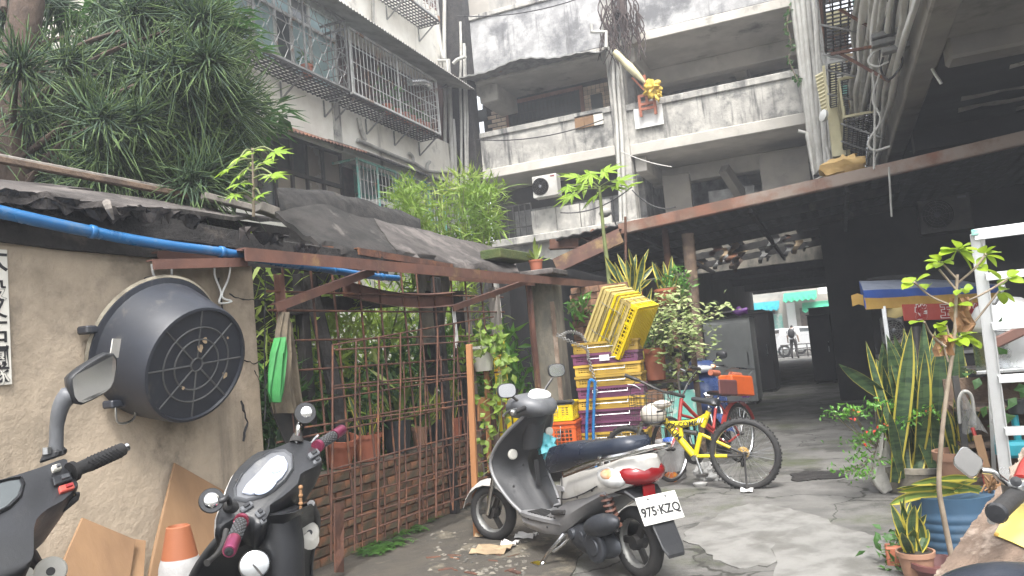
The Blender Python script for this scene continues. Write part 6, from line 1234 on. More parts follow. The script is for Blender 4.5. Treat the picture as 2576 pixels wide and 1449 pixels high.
# ---------------------------------------------------------------- scooters
def scooter(R0, hd, label, body='white_paint', low='silver_paint', rim='silver_paint', inner='dark_grey', seat=True, steer=0.0, head=True, L=1.54, plate=None, front=False, tail=True, mirrors=True, seat_mat='seat_vinyl'):
    R0 = V(R0); d = V((math.cos(hd), math.sin(hd), 0)); n = V((-d.y, d.x, 0)); t = thing('scooter', label, 'scooter', R0)
    T = lambda s, y, z: R0+d*s+n*y+UP*z
    def ell(name, mat, c, sc, N=18, K=12, par=t, rot=None):
        m = MB(); vs, fs = [], []
        for i in range(K+1):
            a = math.pi*i/K
            for j in range(N):
                b = 2*math.pi*j/N; q = V((math.sin(a)*math.cos(b)*sc[0], math.sin(a)*math.sin(b)*sc[1], math.cos(a)*sc[2]))
                if rot: q = rot @ q
                vs.append(T(c[0]+q.x, c[1]+q.y, c[2]+q.z))
        for i in range(K):
            for j in range(N): fs.append((i*N+j, (i+1)*N+j, (i+1)*N+(j+1) % N, i*N+(j+1) % N))
        m.add(vs, fs); return put(m, name, mat, par, smooth=50)
    st = M.Rotation(steer, 3, 'Z'); S0 = V((1.22, 0, 0))      # steering axis foot
    def TS(s, y, z): q = st @ V((s-S0.x, y, 0)); return T(S0.x+q.x, q.y, z)
    def wheel(c, ax, r=.2, w=.075):
        m = MB(); pr = []; 
        for a in range(0, 361, 30): pr.append((r-w*.5+w*.5*math.cos(math.radians(a))*1.0, w*.55*math.sin(math.radians(a))))
        m.lathe(pr, c, ax, 32); wt = put(m, 'wheel', 'rubber', t, smooth=60)
        m = MB(); m.lathe([(r-w*.95, -.022), (r-w*.8, -.03), (r-w*.8, .03), (r-w*.95, .022), (r-w*1.05, 0), (r-w*.95, -.022)], c, ax, 28); rm = put(m, 'rim', 'old_steel', wt, smooth=40)
        m = MB(); u_, v_ = perp(V(ax).normalized())
        for i in range(3): a = 2*math.pi*i/3; q = u_*math.cos(a)+v_*math.sin(a); m.beam(V(c)+q*.03, V(c)+q*(r-w), .035, .022, up=ax)
        m.lathe([(.04, -.04), (.045, .0), (.04, .04)], c, ax, 12); put(m, 'spokes', 'dark_metal', wt); return wt
    wheel(T(0, 0, .2), n); fa = (TS(L, 1, .2)-TS(L, 0, .2)); wheel(TS(L, 0, .2), fa)
    m = MB(); pr = []
    for i in range(9):      # front mudguard
        a = math.radians(15+i*17); pr.append([TS(L+.235*math.cos(a)*1.0-.0, y*.062, .2+.235*math.sin(a)-abs(y)**2*.035) for y in (-1, -.6, 0, .6, 1)])
    m.sheet(pr, (0, 0, .006)); put(m, 'front_mudguard', body, t, smooth=50)
    for y in (-.07, .07): m = MB(); m.tube([TS(L, y, .2), TS(L-.11, y, .52)], .018, 8); put(m, 'fork_leg', 'steel', t, smooth=60)
    zs = [.25, .33, .42, .50, .58, .66, .74, .82, .89]; es = [1.04, 1.14, 1.24, 1.30, 1.32, 1.27, 1.18, 1.07, .98]; wsx = [.15, .185, .205, .215, .215, .205, .19, .16, .11]
    m = MB(); m.sheet([[T(e+.15*(1-(q/4)**2)*(1 if i < 7 else .7), w_*q/4, z) for q in range(-4, 5)] for i, (z, e, w_) in enumerate(zip(zs, es, wsx))], tuple(-d*.012)); put(m, 'front_apron', body, t, smooth=50)
    g = []
    for i, (z, e, w_) in enumerate(zip(zs, es, wsx)):
        row = []
        for q in range(-6, 7):
            y = w_*.97*q/6; bump = -.13*math.exp(-(y/.075)**2)*(1 if z < .8 else .7)-.05*math.exp(-((abs(y)-.12)/.05)**2-((z-.60)/.10)**2); row.append(T(e-.01+bump, y, z))
        g.append(row)
    m = MB(); m.sheet(g, tuple(d*.01)); put(m, 'leg_shield', inner, t, smooth=50)
    for sd in (-1, 1): m = MB(); m.tube(curve([T(e, sd*w_, z) for z, e, w_ in zip(zs, es, wsx)], 3), .013, 7); put(m, 'shield_edge', rim, t, smooth=60)
    m = MB(); m.lathe([(.036, 0), (.036, .012), (.028, .018), (0, .02)], T(1.175, .115, .63), -d, 16); put(m, 'lock_cap', 'pot_white', t, smooth=30)
    m = MB(); m.lathe([(.03, 0), (.03, .012), (.012, .018), (0, .02)], T(1.07, -.13, .76), -d, 16); put(m, 'filler_cap', 'pot_white', t, smooth=30)
    m = MB(); m.loft([[T(s, y, z) for y, z in ((-w_, .235), (-w_, .272), (w_, .272), (w_, .235))] for s, w_ in ((1.10, .155), (.95, .175), (.75, .175), (.56, .16))]); put(m, 'footboard', low, t, bevel=.008)
    for sd in (-1, 1):
        m = MB()
        for k in range(9): m.obox(T(.63+.04*k, sd*.10, .276), d*.012, n*.055, UP*.003)
        stuff(put(m, 'footboard_mat', 'rubber', t))
    m = MB(); m.loft([[T(s, y*w_, z0+(z1-z0)*q) for y, q in ((-.82, 0), (-1, .45), (-.9, 1), (.9, 1), (1, .45), (.82, 0))] for s, z0, z1, w_ in ((1.14, .22, .30, .12), (1.02, .16, .255, .165), (.8, .155, .245, .17), (.62, .17, .33, .16), (.45, .25, .40, .175), (.25, .36, .455, .18), (.05, .46, .52, .165))]); put(m, 'lower_fairing', low, t, smooth=45)
    def body_ring(s, z0, z1, w_): return [T(s, y*w_, z0+(z1-z0)*q) for y, q in ((-.8, 0), (-1, .3), (-.98, .65), (-.8, .95), (-.4, 1), (.4, 1), (.8, .95), (.98, .65), (1, .3), (.8, 0))]
    m = MB(); m.loft([body_ring(*q) for q in ((.63, .29, .52, .10), (.55, .31, .55, .14), (.42, .36, .575, .17), (.22, .42, .61, .185), (.05, .48, .655, .18), (-.07, .52, .69, .15), (-.15, .55, .695, .10), (-.19, .58, .68, .05))]); put(m, 'rear_body', body, t, smooth=45)
    m = MB(); m.loft([body_ring(s, z0, z1, w_) for s, z0, z1, w_ in ((.80, .55, .62, .05), (.78, .53, .66, .095), (.70, .54, .705, .125), (.55, .575, .735, .14), (.35, .61, .75, .15), (.15, .65, .765, .15), (0, .68, .79, .135), (-.08, .70, .795, .105), (-.125, .72, .775, .06))]); put(m, 'seat', seat_mat, t, smooth=50)
    m = MB(); m.tube(curve([T(.40, .19, .575), T(.2, .2, .635), T(0, .185, .685), T(-.15, .12, .715), T(-.26, .07, .745), T(-.27, -.07, .745), T(-.15, -.12, .715), T(0, -.185, .685), T(.2, -.2, .635)], 4), .014, 7); m.beam(T(.42, .192, .565), T(.06, .19, .665), .008, .035, up=UP); put(m, 'grab_rail', 'chrome', t, smooth=40)
    for s in (.02,): m = MB(); m.tube([T(s, .18, .655), T(s, .19, .70)], .014, 8); put(m, 'rail_post', 'chrome', t)
    if tail:
        ell('tail_light', 'red_lens', (-.085, 0, .595), (.118, .15, .075)); ell('indicator', 'clear_lens', (.01, .128, .578), (.125, .062, .062)); ell('indicator', 'clear_lens', (.01, -.128, .578), (.125, .062, .062))
        ell('indicator_bulb', 'amber_lens', (.0, .148, .592), (.075, .045, .04))
        m = MB(); m.obox(T(-.145, 0, .50), n*.04, UP*.03, d*.008); put(m, 'reflector', 'red_lens', t, bevel=.004)
    m = MB(); m.loft([[T(s, y, z) for y in (-w_, w_) for z in ((z_-.012, z_+.012) if y < 0 else (z_+.012, z_-.012))] for s, z_, w_ in ((.08, .50, .12), (-.08, .50, .12), (-.16, .45, .09), (-.24, .33, .075), (-.30, .22, .07), (-.325, .18, .055))]); put(m, 'rear_mudguard', 'black_plastic', t, bevel=.006)
    ell('cvt_case', 'engine', (.26, .12, .19), (.26, .055, .095)); ell('air_filter', 'engine', (.10, .17, .31), (.17, .06, .062), rot=M.Rotation(.25, 3, 'Y')); ell('engine_block', 'engine', (.35, .0, .22), (.2, .11, .10))
    m = MB(); m.lathe([(.092, 0), (.092, .02), (.08, .028), (.05, .028), (.045, .036), (0, .036)], T(.17, .165, .18), n, 28); put(m, 'clutch_cover', 'engine', t, smooth=30)
    for k, s in enumerate((.33, .43)): m = MB(); m.lathe([(.035, 0), (.03, .02), (0, .024)], T(s, .155, .21), n, 14); put(m, 'bolt_cap', 'engine', t)
    m = MB(); P_ = [T(.0+.09*i/60+.03*math.cos(i*.75), .135+.03*math.sin(i*.75), .30+.20*i/60) for i in range(61)]; m.tube(P_, .008, 5); put(m, 'shock_spring', 'rust_paint', t, smooth=60)
    m = MB(); m.tube([T(0, .135, .28), T(.09, .135, .5)], .016, 8); put(m, 'shock_rod', 'dark_metal', t)
    m = MB(); m.lathe([(.0, 0), (.05, .01), (.06, .2), (.045, .36), (0, .37)], T(.33, -.17, .2), -d, 14); put(m, 'silencer', 'dark_metal', t, smooth=40)
    m = MB(); m.tube(curve([T(.58, .1, .2), T(.60, .16, .14), T(.64, .22, .07), T(.68, .25, .006)], 4), .013, 7); m.tube(curve([T(.5, .1, .2), T(.56, .14, .13), T(.62, .19, .08)], 4), .011, 7); m.obox(T(.70, .26, .008), d*.05, n*.03, UP*.006); put(m, 'side_stand', 'chrome', t, smooth=50)
    m = MB(); m.beam(T(.47, .17, .335), T(.62, .17, .315), .03, .028, up=UP); put(m, 'foot_peg', 'rubber', t, bevel=.006)
    for sd in (-1, 1):
        m = MB(); m.tube(curve([T(.60, sd*.142, .40), T(.42, sd*.176, .42), T(.22, sd*.19, .475), T(.08, sd*.186, .53)], 4), .004, 5); put(m, 'panel_seam', 'ink', t)
        m = MB(); m.tube(curve([T(.56, sd*.138, .34), T(.53, sd*.146, .42), T(.50, sd*.152, .54)], 4), .0035, 5); put(m, 'panel_seam', 'ink', t)
        for s_, z_ in ((.30, .445), (.14, .50), (.93, .24), (.70, .215)): m = MB(); m.lathe([(.008, 0), (.006, .004), (0, .004)], T(s_, sd*(.183 if s_ < .5 else .17), z_), n*sd, 8); put(m, 'panel_screw', 'ink', t)
        m = MB(); m.obox(T(.52, sd*.155, .47), d*.035, n*.004, UP*.016+d*.012); put(m, 'side_sticker', 'silver_paint', t)
    m = MB(); m.obox(T(1.055, .0, .50), n*.018, d*.004, UP*.085); put(m, 'shield_slot', 'ink', t, bevel=.003)
    for y, z in ((.14, .42), (-.12, .45), (.05, .55)): m = MB(); m.lathe([(.009, 0), (.006, .005), (0, .005)], T(1.15, y, z), -d, 8); put(m, 'shield_screw', 'ink', t)
    if plate:
        uy = (UP*.92-d*.0+d*.40).normalized(); ux = -n; c = T(-.205, 0, .415)-d*.02; nn = ux.cross(uy); m = MB(); m.obox(c, ux*.138, uy*.076, nn*.003); p_ = put(m, 'number_plate', 'plate_white', t, bevel=.006)
        put(text_mb(plate, c+nn*.0045-uy*.012, ux, uy, .068, .001, bold=.002), 'lettering', 'ink', p_)
        for sx in (-.06, .06): m = MB(); m.lathe([(.007, 0), (0, .005)], c+nn*.003+ux*sx+uy*.056, nn, 8); put(m, 'plate_bolt', 'dark_metal', p_)
    if front:
        m = MB(); sh = [(-.055, .07), (0, .085), (.055, .07), (.05, .02), (.03, -.05), (0, -.075), (-.03, -.05), (-.05, .02)]; m.relief([T(1.43, a, .60+b) for a, b in sh], d, [(1, 0), (1, .02), (.8, .028)]); em = put(m, 'grille_badge', 'chrome', t, smooth=30)
        for k in range(4): m = MB(); m.obox(T(1.461, 0, .635-.022*k), n*(.036-.005*k), UP*.006, d*.004); put(m, 'grille_bar', 'dark_metal', em)
    if head:
        h0 = T(1.0, 0, 0); st2 = M.Rotation(steer, 3, 'Z'); d2, n2 = (st2 @ d), (st2 @ n)
        H_ = lambda a, y, z: h0+d2*a+n2*y+UP*z
        hc = 'grey_plastic' if not front else body
        def hr(a, hw, z0, z1): return [H_(a, y*hw, z0+(z1-z0)*q) for y, q in ((-.6, 0), (-1, .4), (-1, .7), (-.72, .97), (-.3, 1), (.3, 1), (.72, .97), (1, .7), (1, .4), (.6, 0))]
        m = MB(); m.loft([hr(*q) for q in ((-.125, .07, .90, .955), (-.10, .12, .885, .99), (-.02, .165, .88, 1.03), (.07, .17, .88, 1.04), (.14, .145, .885, 1.015), (.19, .08, .90, .97))]); hd_ = put(m, 'handlebar_cowl', hc, t, smooth=50)
        m = MB(); m.loft([[T(1.0+a+s*math.cos(q)*.06, .075*math.sin(q), z) for q in [2*math.pi*k/10 for k in range(10)]] for a, z, s in ((.10, .66, 1), (.05, .78, 1), (.0, .88, 1))]); put(m, 'steering_column', inner, t, smooth=50)
        m = MB(); c = H_(-.045, 0, 1.022); nn = (UP*.82-d2*.57).normalized(); vv = n2.cross(nn); m.relief([c+n2*.105*math.cos(a)+vv*.055*math.sin(a) for a in [2*math.pi*k/24 for k in range(24)]], nn, [(1.05, -.01), (1.05, .008), (1, .014), (.9, .014)]); put(m, 'instrument_glass', 'clear_lens' if not front else 'glass', hd_, smooth=40)  # pale lens colour stands in for sky reflected in the glass
        for sd in (-1, 1):
            m = MB(); m.tube([H_(-.02, sd*.14, .955), H_(-.07, sd*.34, .94)], .016, 10); put(m, 'grip', 'rubber', hd_, smooth=60)
            m = MB(); m.lathe([(.012, 0), (.02, .0), (.02, .015), (.012, .025)], H_(-.07, sd*.34, .94), (H_(-.07, sd*.34, .94)-H_(-.02, sd*.14, .955)), 10); put(m, 'bar_end', 'steel', hd_, smooth=40)
            m = MB(); m.tube(curve([H_(.03, sd*.15, .95), H_(.05, sd*.24, .94), H_(-.0, sd*.36, .925)], 3), .008, 6); put(m, 'brake_lever', 'steel', hd_, smooth=60)
            if mirrors:
                zt_ = 1.17 if sd < 0 else 1.08; mc = H_(.0, sd*.30, zt_); m = MB(); m.tube(curve([H_(.03, sd*.15, 1.0), H_(.05, sd*.20, 1.04), H_(.02, sd*.27, zt_-.05)], 4), .009, 6); put(m, 'mirror_stem', 'dark_metal', hd_, smooth=60)
                nn = (-d2*.86+UP*.02+n2*.50).normalized(); uu = UP.cross(nn).normalized(); ww = nn.cross(uu); ol = [mc+uu*.066*(abs(math.cos(a))**.7)*math.copysign(1, math.cos(a))+ww*.048*(abs(math.sin(a))**.7)*math.copysign(1, math.sin(a))+uu*.0 for a in [2*math.pi*k/20 for k in range(20)]]
                m = MB(); m.relief(ol, nn, [(.5, -.035), (.85, -.028), (1, -.01), (1, .004), (.94, .006)]); mr = put(m, 'mirror_shell', 'black_plastic', hd_, smooth=45); m = MB(); m.relief(ol, nn, [(.9, .005), (.9, .0075)]); put(m, 'mirror_glass', 'mirror', mr)
        if front:
            ell('headlight', 'clear_lens', (1.17, 0, .94), (.06, .12, .045)); ell('indicator', 'amber_lens', (1.12, .13, .955), (.06, .045, .035)); ell('indicator', 'amber_lens', (1.12, -.13, .955), (.06, .045, .035))
    return t
wA, wB = at_z(1615, 1455), at_z(1281, 1349); hd = math.atan2(wB.y-wA.y, wB.x-wA.x)
ws = scooter(wA, hd, 'white and silver scooter with plate 975-KZQ parked in the middle of the yard', steer=math.radians(24), plate='975·KZQ')
_d2, _n2 = V((math.cos(hd), math.sin(hd), 0)), V((-math.sin(hd), math.cos(hd), 0))
m = MB(); c = wA+_d2*1.10-_n2*.12+UP*.66; m.sphere(c, .07, 18, 14, sc=(.8, .9, 1), jit=.9); m.sphere(c+V((.02, 0, -.05)), .05, 14, 10, jit=.9); tag(put(m, 'plastic_bag', 'cyan_plastic', smooth=40), 'crumpled turquoise bag stuffed in the white scooter shield', 'bag')
bs0 = at_d(1782, 1000, 9.2); hb = math.radians(-72); bs0 = V((bs0.x, bs0.y, 0))-V((math.cos(hb), math.sin(hb), 0))*1.4
scooter(bs0, hb, 'dark blue scooter with a chrome badge parked behind the red bicycle', body='blue_paint', low='blue_paint', rim='blue_paint', inner='black_plastic', front=True, steer=math.radians(14), mirrors=True)
# ---------------------------------------------------------------- bicycles
def bike_wheel(t, c, ax, r, tyre=.022, spokes=28, knob=False):
    c, ax = V(c), V(ax).normalized(); m = MB(); m.lathe([(r-tyre+tyre*math.cos(a), tyre*math.sin(a)) for a in [math.radians(q) for q in range(0, 361, 45)]], c, ax, 40)
    if knob:
        u_, v_ = perp(ax)
        for i in range(64): a = 2*math.pi*i/64; q = u_*math.cos(a)+v_*math.sin(a); tn = ax.cross(q); m.obox(c+q*(r+.001)+ax*(.009 if i % 2 else -.009), q*.005, tn*.008, ax*.008)
    w_ = put(m, 'wheel', 'rubber', t, smooth=60)
    m = MB(); m.lathe([(r-tyre*1.8, -.012), (r-tyre*1.2, -.014), (r-tyre*1.2, .014), (r-tyre*1.8, .012), (r-tyre*2.1, 0), (r-tyre*1.8, -.012)], c, ax, 40); put(m, 'rim', 'steel', w_, smooth=40)
    m = MB(); u_, v_ = perp(ax)
    for i in range(spokes): a = 2*math.pi*i/spokes; b = a+(.35 if i % 2 else -.35); s = .018 if i % 4 < 2 else -.018; m.tube([c+ax*s+(u_*math.cos(b)+v_*math.sin(b))*.02, c+(u_*math.cos(a)+v_*math.sin(a))*(r-tyre*1.9)], .0018, 3, cap=False)
    stuff(put(m, 'spokes', 'steel', w_)); m = MB(); m.lathe([(.012, -.05), (.022, -.03), (.016, 0), (.022, .03), (.012, .05)], c, ax, 12); put(m, 'hub', 'dark_metal', w_, smooth=40); return w_
z5b = lambda a, b: ((2450+a*.5178)/1.565, (1250+b*.5178)/1.565)
yr, yf = at_z(*z5b(920, 1303)), at_z(1596, 1228); yd = (yf-yr).normalized(); yn = V((-yd.y, yd.x, 0)); yn = yn if yn.y < 0 else -yn
YB = lambda a, b, o=0: on_pl(*z5b(a, b), yr+yn*o, yn)
yb = thing('bicycle', 'yellow full suspension bicycle with a wire basket and knobbly tyres', 'bicycle', yr)
bike_wheel(yb, YB(930, 1037), yn, .305, .028, 30, True); bike_wheel(yb, YB(62, 1070), (yn+yd*.25), .30, .026, 30, True)
def btube(t, pts, r, mat, nm='frame_tube', P=YB, o=0): m = MB(); pts = [P(*q, o) if len(q) == 2 else P(*q) for q in pts]; m.tube(curve(pts, 3) if len(pts) > 2 else pts, r, 9); return put(m, nm, mat, t, smooth=60)
top = btube(yb, [(345, 812), (440, 812), (560, 795), (640, 752)], .030, 'yellow_paint', 'top_tube'); dn = btube(yb, [(318, 780), (540, 1045)], .032, 'yellow_paint', 'down_tube')
btube(yb, [(655, 715), (612, 830)], .024, 'yellow_paint', 'seat_tube'); btube(yb, [(440, 830), (452, 905)], .02, 'yellow_paint'); btube(yb, [(598, 880), (556, 1050)], .022, 'yellow_paint', 'swing_arm')
btube(yb, [(556, 1055), (800, 1052)], .017, 'yellow_paint', 'chainstay'); btube(yb, [(800, 1052), (930, 1050)], .014, 'dark_metal', 'chainstay'); btube(yb, [(605, 890), (820, 990)], .014, 'yellow_paint', 'seatstay'); btube(yb, [(820, 990), (930, 1042)], .012, 'dark_metal', 'seatstay')
btube(yb, [(470, 865), (570, 880)], .022, 'dark_metal', 'rear_shock'); btube(yb, [(655, 715), (672, 690)], .014, 'steel', 'seat_post')
btube(yb, [(350, 812), (300, 770), (240, 760)], .024, 'yellow_paint', 'head_tube')
for o in (-.05, .05): btube(yb, [(150, 800, o), (118, 900, o), (64, 1068, o)], .020, 'steel', 'fork_leg')
btube(yb, [(250, 690), (160, 800)], .018, 'dark_metal', 'stem')
bar = btube(yb, [(20, 438, .12), (150, 490, .10), (300, 560, .05), (470, 600, -.12)], .012, 'dark_metal', 'handlebar'); btube(yb, [(20, 438, .12), (120, 478, .10)], .017, 'rubber', 'grip'); btube(yb, [(360, 573, 0), (470, 600, -.12)], .017, 'rubber', 'grip')
btube(yb, [(40, 510, .15), (90, 515, .14), (140, 545, .12)], .006, 'steel', 'brake_lever'); btube(yb, [(150, 490, .1), (110, 470, .13), (60, 590, .12), (250, 620, .05)], .004, 'cable', 'brake_cable'); btube(yb, [(330, 560, .04), (370, 640, .04), (380, 660, .02)], .004, 'cable', 'brake_cable')
def saddle(t, P, pts, mat, w=.075):
    a, b = P(*pts[0]), P(*pts[1]); ax = (b-a); L_ = ax.length; ad = ax.normalized(); sd = ad.cross(UP).normalized(); m = MB(); rings = []
    for s, hw, h in ((0, .016, .018), (.12, .026, .028), (.4, .034, .03), (.65, .055, .034), (.85, w, .045), (.97, w*.85, .035), (1, .03, .02)): c = a.lerp(b, s); rings.append([c+sd*hw*math.cos(q)+UP*h*(math.sin(q) if math.sin(q) > 0 else .7*math.sin(q)) for q in [2*math.pi*k/12 for k in range(12)]])
    m.loft(rings); put(m, 'saddle', mat, t, smooth=50)
saddle(yb, YB, ((528, 622), (738, 655)), 'black_plastic', .08)
m = MB(); c = YB(560, 1062, .03); m.lathe([(.0, -.006), (.085, -.006), (.09, 0), (.085, .006), (0, .006)], YB(545, 1040, -.06), yn, 30); put(m, 'chainring', 'dark_metal', yb, smooth=30); m = MB(); m.lathe([(.025, -.06), (.025, .06), (0, .06)], YB(560, 1062), yn, 14); put(m, 'bottom_bracket', 'steel', yb)
btube(yb, [(560, 1065, .07), (605, 1190, .08)], .012, 'steel', 'crank'); m = MB(); m.obox(YB(608, 1200, .11), yd*.04, yn*.04, UP*.012); put(m, 'pedal', 'dark_metal', yb); btube(yb, [(550, 1040, -.07), (510, 910, -.08)], .012, 'steel', 'crank')
m = MB(); m.lathe([(0, -.015), (.052, -.012), (.04, 0), (.052, .004), (.02, .015), (0, .015)], YB(918, 1030, -.03), yn, 20); put(m, 'cassette', 'mustard', yb, smooth=30)
btube(yb, [(930, 1050, .05), (938, 1180, .07), (952, 1335, .10)], .008, 'dark_metal', 'kickstand'); m = MB(); m.obox(YB(915, 1080, -.03), yd*.02, yn*.01, UP*.06); put(m, 'derailleur', 'dark_metal', yb)
tx = (YB(555, 800)-YB(400, 818)).normalized(); put(text_mb('X-COMP', YB(470, 812, .034), tx, yn.cross(tx), .062, .001, bold=.001), 'lettering', 'ink', top)
tx = (YB(540, 1045)-YB(318, 780)).normalized(); put(text_mb('ELUM', YB(392, 868, .035), tx, yn.cross(tx), .068, .001, bold=.0015), 'lettering', 'ink', dn)
for a in (610, 590, 575): m = MB(); m.obox(YB(a, 782, .03), tx*.0+yd*.004, yn*.003, UP*.02+yd*-.01); put(m, 'stripe', 'clean_white', top)
# basket with helmet
m = MB(); rg = []
for k, (zz, s) in enumerate(((540, 1.0), (620, .96), (700, .9), (780, .82))): c = YB(225, zz+35, .1); rg.append([c+yd*.17*s*a+yn*.13*s*b for a, b in [(1, 1), (.3, 1.05), (-.3, 1.05), (-1, 1), (-1.05, 0), (-1, -1), (-.3, -1.05), (.3, -1.05), (1, -1), (1.05, 0)]])
for r in rg: m.tube(r+[r[0]], .003, 4)
for j in range(10): m.tube([r[j] for r in rg]+[rg[-1][(j+5) % 10]], .0025, 4)
for j in range(10): m.tube([r[j].lerp(r[(j+1) % 10], .5) for r in rg], .002, 4)
put(m, 'wire_basket', 'dark_metal', yb)
hc = YB(235, 735, .1); t = thing('helmet', 'cream half helmet lying in the bicycle basket', 'helmet', hc); m = MB(); m.sphere(hc, .105, 22, 14, sc=(1.12, 1, .92)); put(m, 'shell', 'helmet', t, smooth=60)
m = MB(); m.sphere(YB(300, 660, .1), .07, 14, 9, sc=(1.2, 1.1, .55)); put(m, 'visor', 'helmet', t, smooth=60); m = MB(); q = YB(285, 714, .205); m.obox(q, yd*.03-UP*.004, UP*.008, yn*.004); put(m, 'sticker', 'ink', t); m = MB(); m.lathe([(.1, 0), (.108, .008), (.1, .016)], hc-UP*.075, UP, 22); put(m, 'rim_trim', 'black_plastic', t, smooth=40)
# red bicycle
rr, rf = at_z(1860, 1163), at_z(*z5b(390, 1262)); rdv = (rf-rr).normalized(); rn = V((-rdv.y, rdv.x, 0)); rn = rn if rn.y < 0 else -rn
RB = lambda a, b, o=0: on_pl(*z5b(a, b), rr+rn*o, rn)
rbk = thing('bicycle', 'red step-through bicycle with a carrier bag, behind the yellow one', 'bicycle', rr)
bike_wheel(rbk, RB(890, 880), rn, .30, .018, 28); bike_wheel(rbk, RB(365, 1000), rn, .30, .018, 28)
bt = lambda pts, r, mat, nm='frame_tube': btube(rbk, pts, r, mat, nm, RB)
bt([(450, 615), (432, 800)], .019, 'red_paint', 'head_tube'); bt([(432, 800), (400, 920), (367, 1000)], .014, 'red_paint', 'fork_leg'); bt([(455, 640), (560, 750), (690, 850)], .018, 'red_paint', 'down_tube'); bt([(440, 740), (560, 780), (690, 880)], .014, 'red_paint'); bt([(710, 690), (690, 870)], .016, 'red_paint', 'seat_tube'); bt([(695, 875), (790, 950), (890, 885)], .011, 'red_paint', 'chainstay'); bt([(740, 660), (890, 880)], .009, 'red_paint', 'seatstay'); bt([(730, 600), (712, 700)], .012, 'steel', 'seat_post')
saddle(rbk, RB, ((650, 575), (808, 580)), 'black_plastic', .085)
m = MB(); c = RB(890, 880); m.sheet([[c+(rdv*math.cos(a)+UP*math.sin(a))*.325+rn*q for q in (-.028, 0, .028)] for a in [math.radians(10+i*13) for i in range(13)]], (0, 0, .004)); put(m, 'rear_mudguard', 'red_paint', rbk, smooth=60)
m = MB(); m.tube(curve([RB(480, 410, .2), RB(430, 400, .12), RB(430, 500, .05), RB(450, 600, 0), RB(500, 500, -.1), RB(580, 385, -.22)], 4), .011, 7); put(m, 'handlebar', 'steel', rbk, smooth=60); bt([(510, 375), (590, 392)], .017, 'rubber', 'grip')
bt([(740, 640), (980, 640)], .008, 'steel', 'carrier'); bt([(940, 640), (900, 880)], .006, 'steel', 'carrier_stay')
m = MB(); c = RB(905, 500); 
for pts in ([(780, 410, -.12), (830, 380, -.12), (1010, 392, -.12), (950, 450, -.12), (955, 600, -.12)], [(780, 410, .12), (830, 385, .12), (1005, 395, .12), (945, 455, .12), (950, 600, .12)], [(1010, 392, -.12), (1005, 395, .12)]): m.tube([RB(*q) for q in pts], .008, 6)
put(m, 'rear_basket_rail', 'steel', rbk, smooth=40)
t = thing('saddle_bag', 'orange and maroon bag with rolled pink tops on the red bicycle carrier', 'bag', RB(810, 600)); m = MB(); m.prism([RB(*q, .0) for q in ((725, 440), (885, 450), (905, 600), (730, 590))], rn*.16); put(m, 'bag', 'crate_orange', t, bevel=.012); m = MB(); m.prism([RB(*q, .165) for q in ((722, 470), (860, 475), (868, 595), (730, 585))], rn*.02); put(m, 'pocket', 'maroon', t, bevel=.01)
for a in ((670, 418, 730, 424), (825, 432, 895, 440)): m = MB(); m.tube([RB(a[0], a[1], .1), RB(a[2], a[3], .1)], .03, 10); put(m, 'pink_roll', 'terracotta', t, smooth=50)
m = MB(); m.sphere(RB(930, 560, -.05), .06, 10, 7, jit=.7); tag(put(m, 'plastic_bag', 'purple_bag', smooth=50), 'small magenta bag hanging behind the orange saddle bag', 'bag')
# bucket, litter, clutter between
q = at_z(1680, 1190); q = V((-1.63, 7.72, 0)); t = thing('bucket', 'dirty white bucket behind the bicycle wheels', 'bucket', q); m = MB(); m.lathe([(0, .0), (.115, 0), (.15, .34), (.158, .34), (.158, .36), (.145, .36), (.14, .33), (.11, .02), (0, .02)], q+UP*.0, n=26); put(m, 'pail', 'cone_white', t, smooth=40); m = MB(); m.lathe([(.128, .0), (.13, .012), (.128, .024)], q+UP*.05, n=26); put(m, 'band', 'dark_metal', t); m = MB(); m.sphere(q+UP*.35, .08, 10, 6, sc=(1, 1, .4), jit=.5); put(m, 'blue_rag', 'blue_cloth', t, smooth=50)
cpa, cpb = at_z(*z5b(345, 1230)), at_z(*z5b(450, 1265)); ax_ = (cpb-cpa).normalized(); cpa.z = cpb.z = .04; t = thing('paper_cup', 'orange and yellow paper cup lying on its side near the bicycle', 'cup', cpa); m = MB(); m.lathe([(.030, 0), (.044, .15), (.046, .15), (.046, .155), (.040, .155)], cpa, ax_, 20); put(m, 'cup', 'cup_orange', t, smooth=40); m = MB(); m.lathe([(.0445, .137), (.0448, .15)], cpa, ax_, 20); put(m, 'white_band', 'clean_white', t)
c = at_z(1762, 1222); m = MB(); m.lathe([(0, .004), (.045, .004), (.06, .025), (.064, .025), (.05, 0), (0, 0)], c, n=16); tag(put(m, 'paper_bowl', 'litter_white', smooth=40), 'small white paper bowl on the ground by the bicycle', 'bowl')
m = MB(); c = at_z(1775, 1205)+UP*.06; m.sphere(c, .09, 16, 11, sc=(.9, .8, 1), jit=1.0); m.sphere(c+V((.14, -.1, -.03)), .06, 14, 10, sc=(1.4, .8, .6), jit=1.0); tag(put(m, 'plastic_bag', 'clear_bag', smooth=30), 'crumpled clear bag under the yellow bicycle pedal', 'bag')
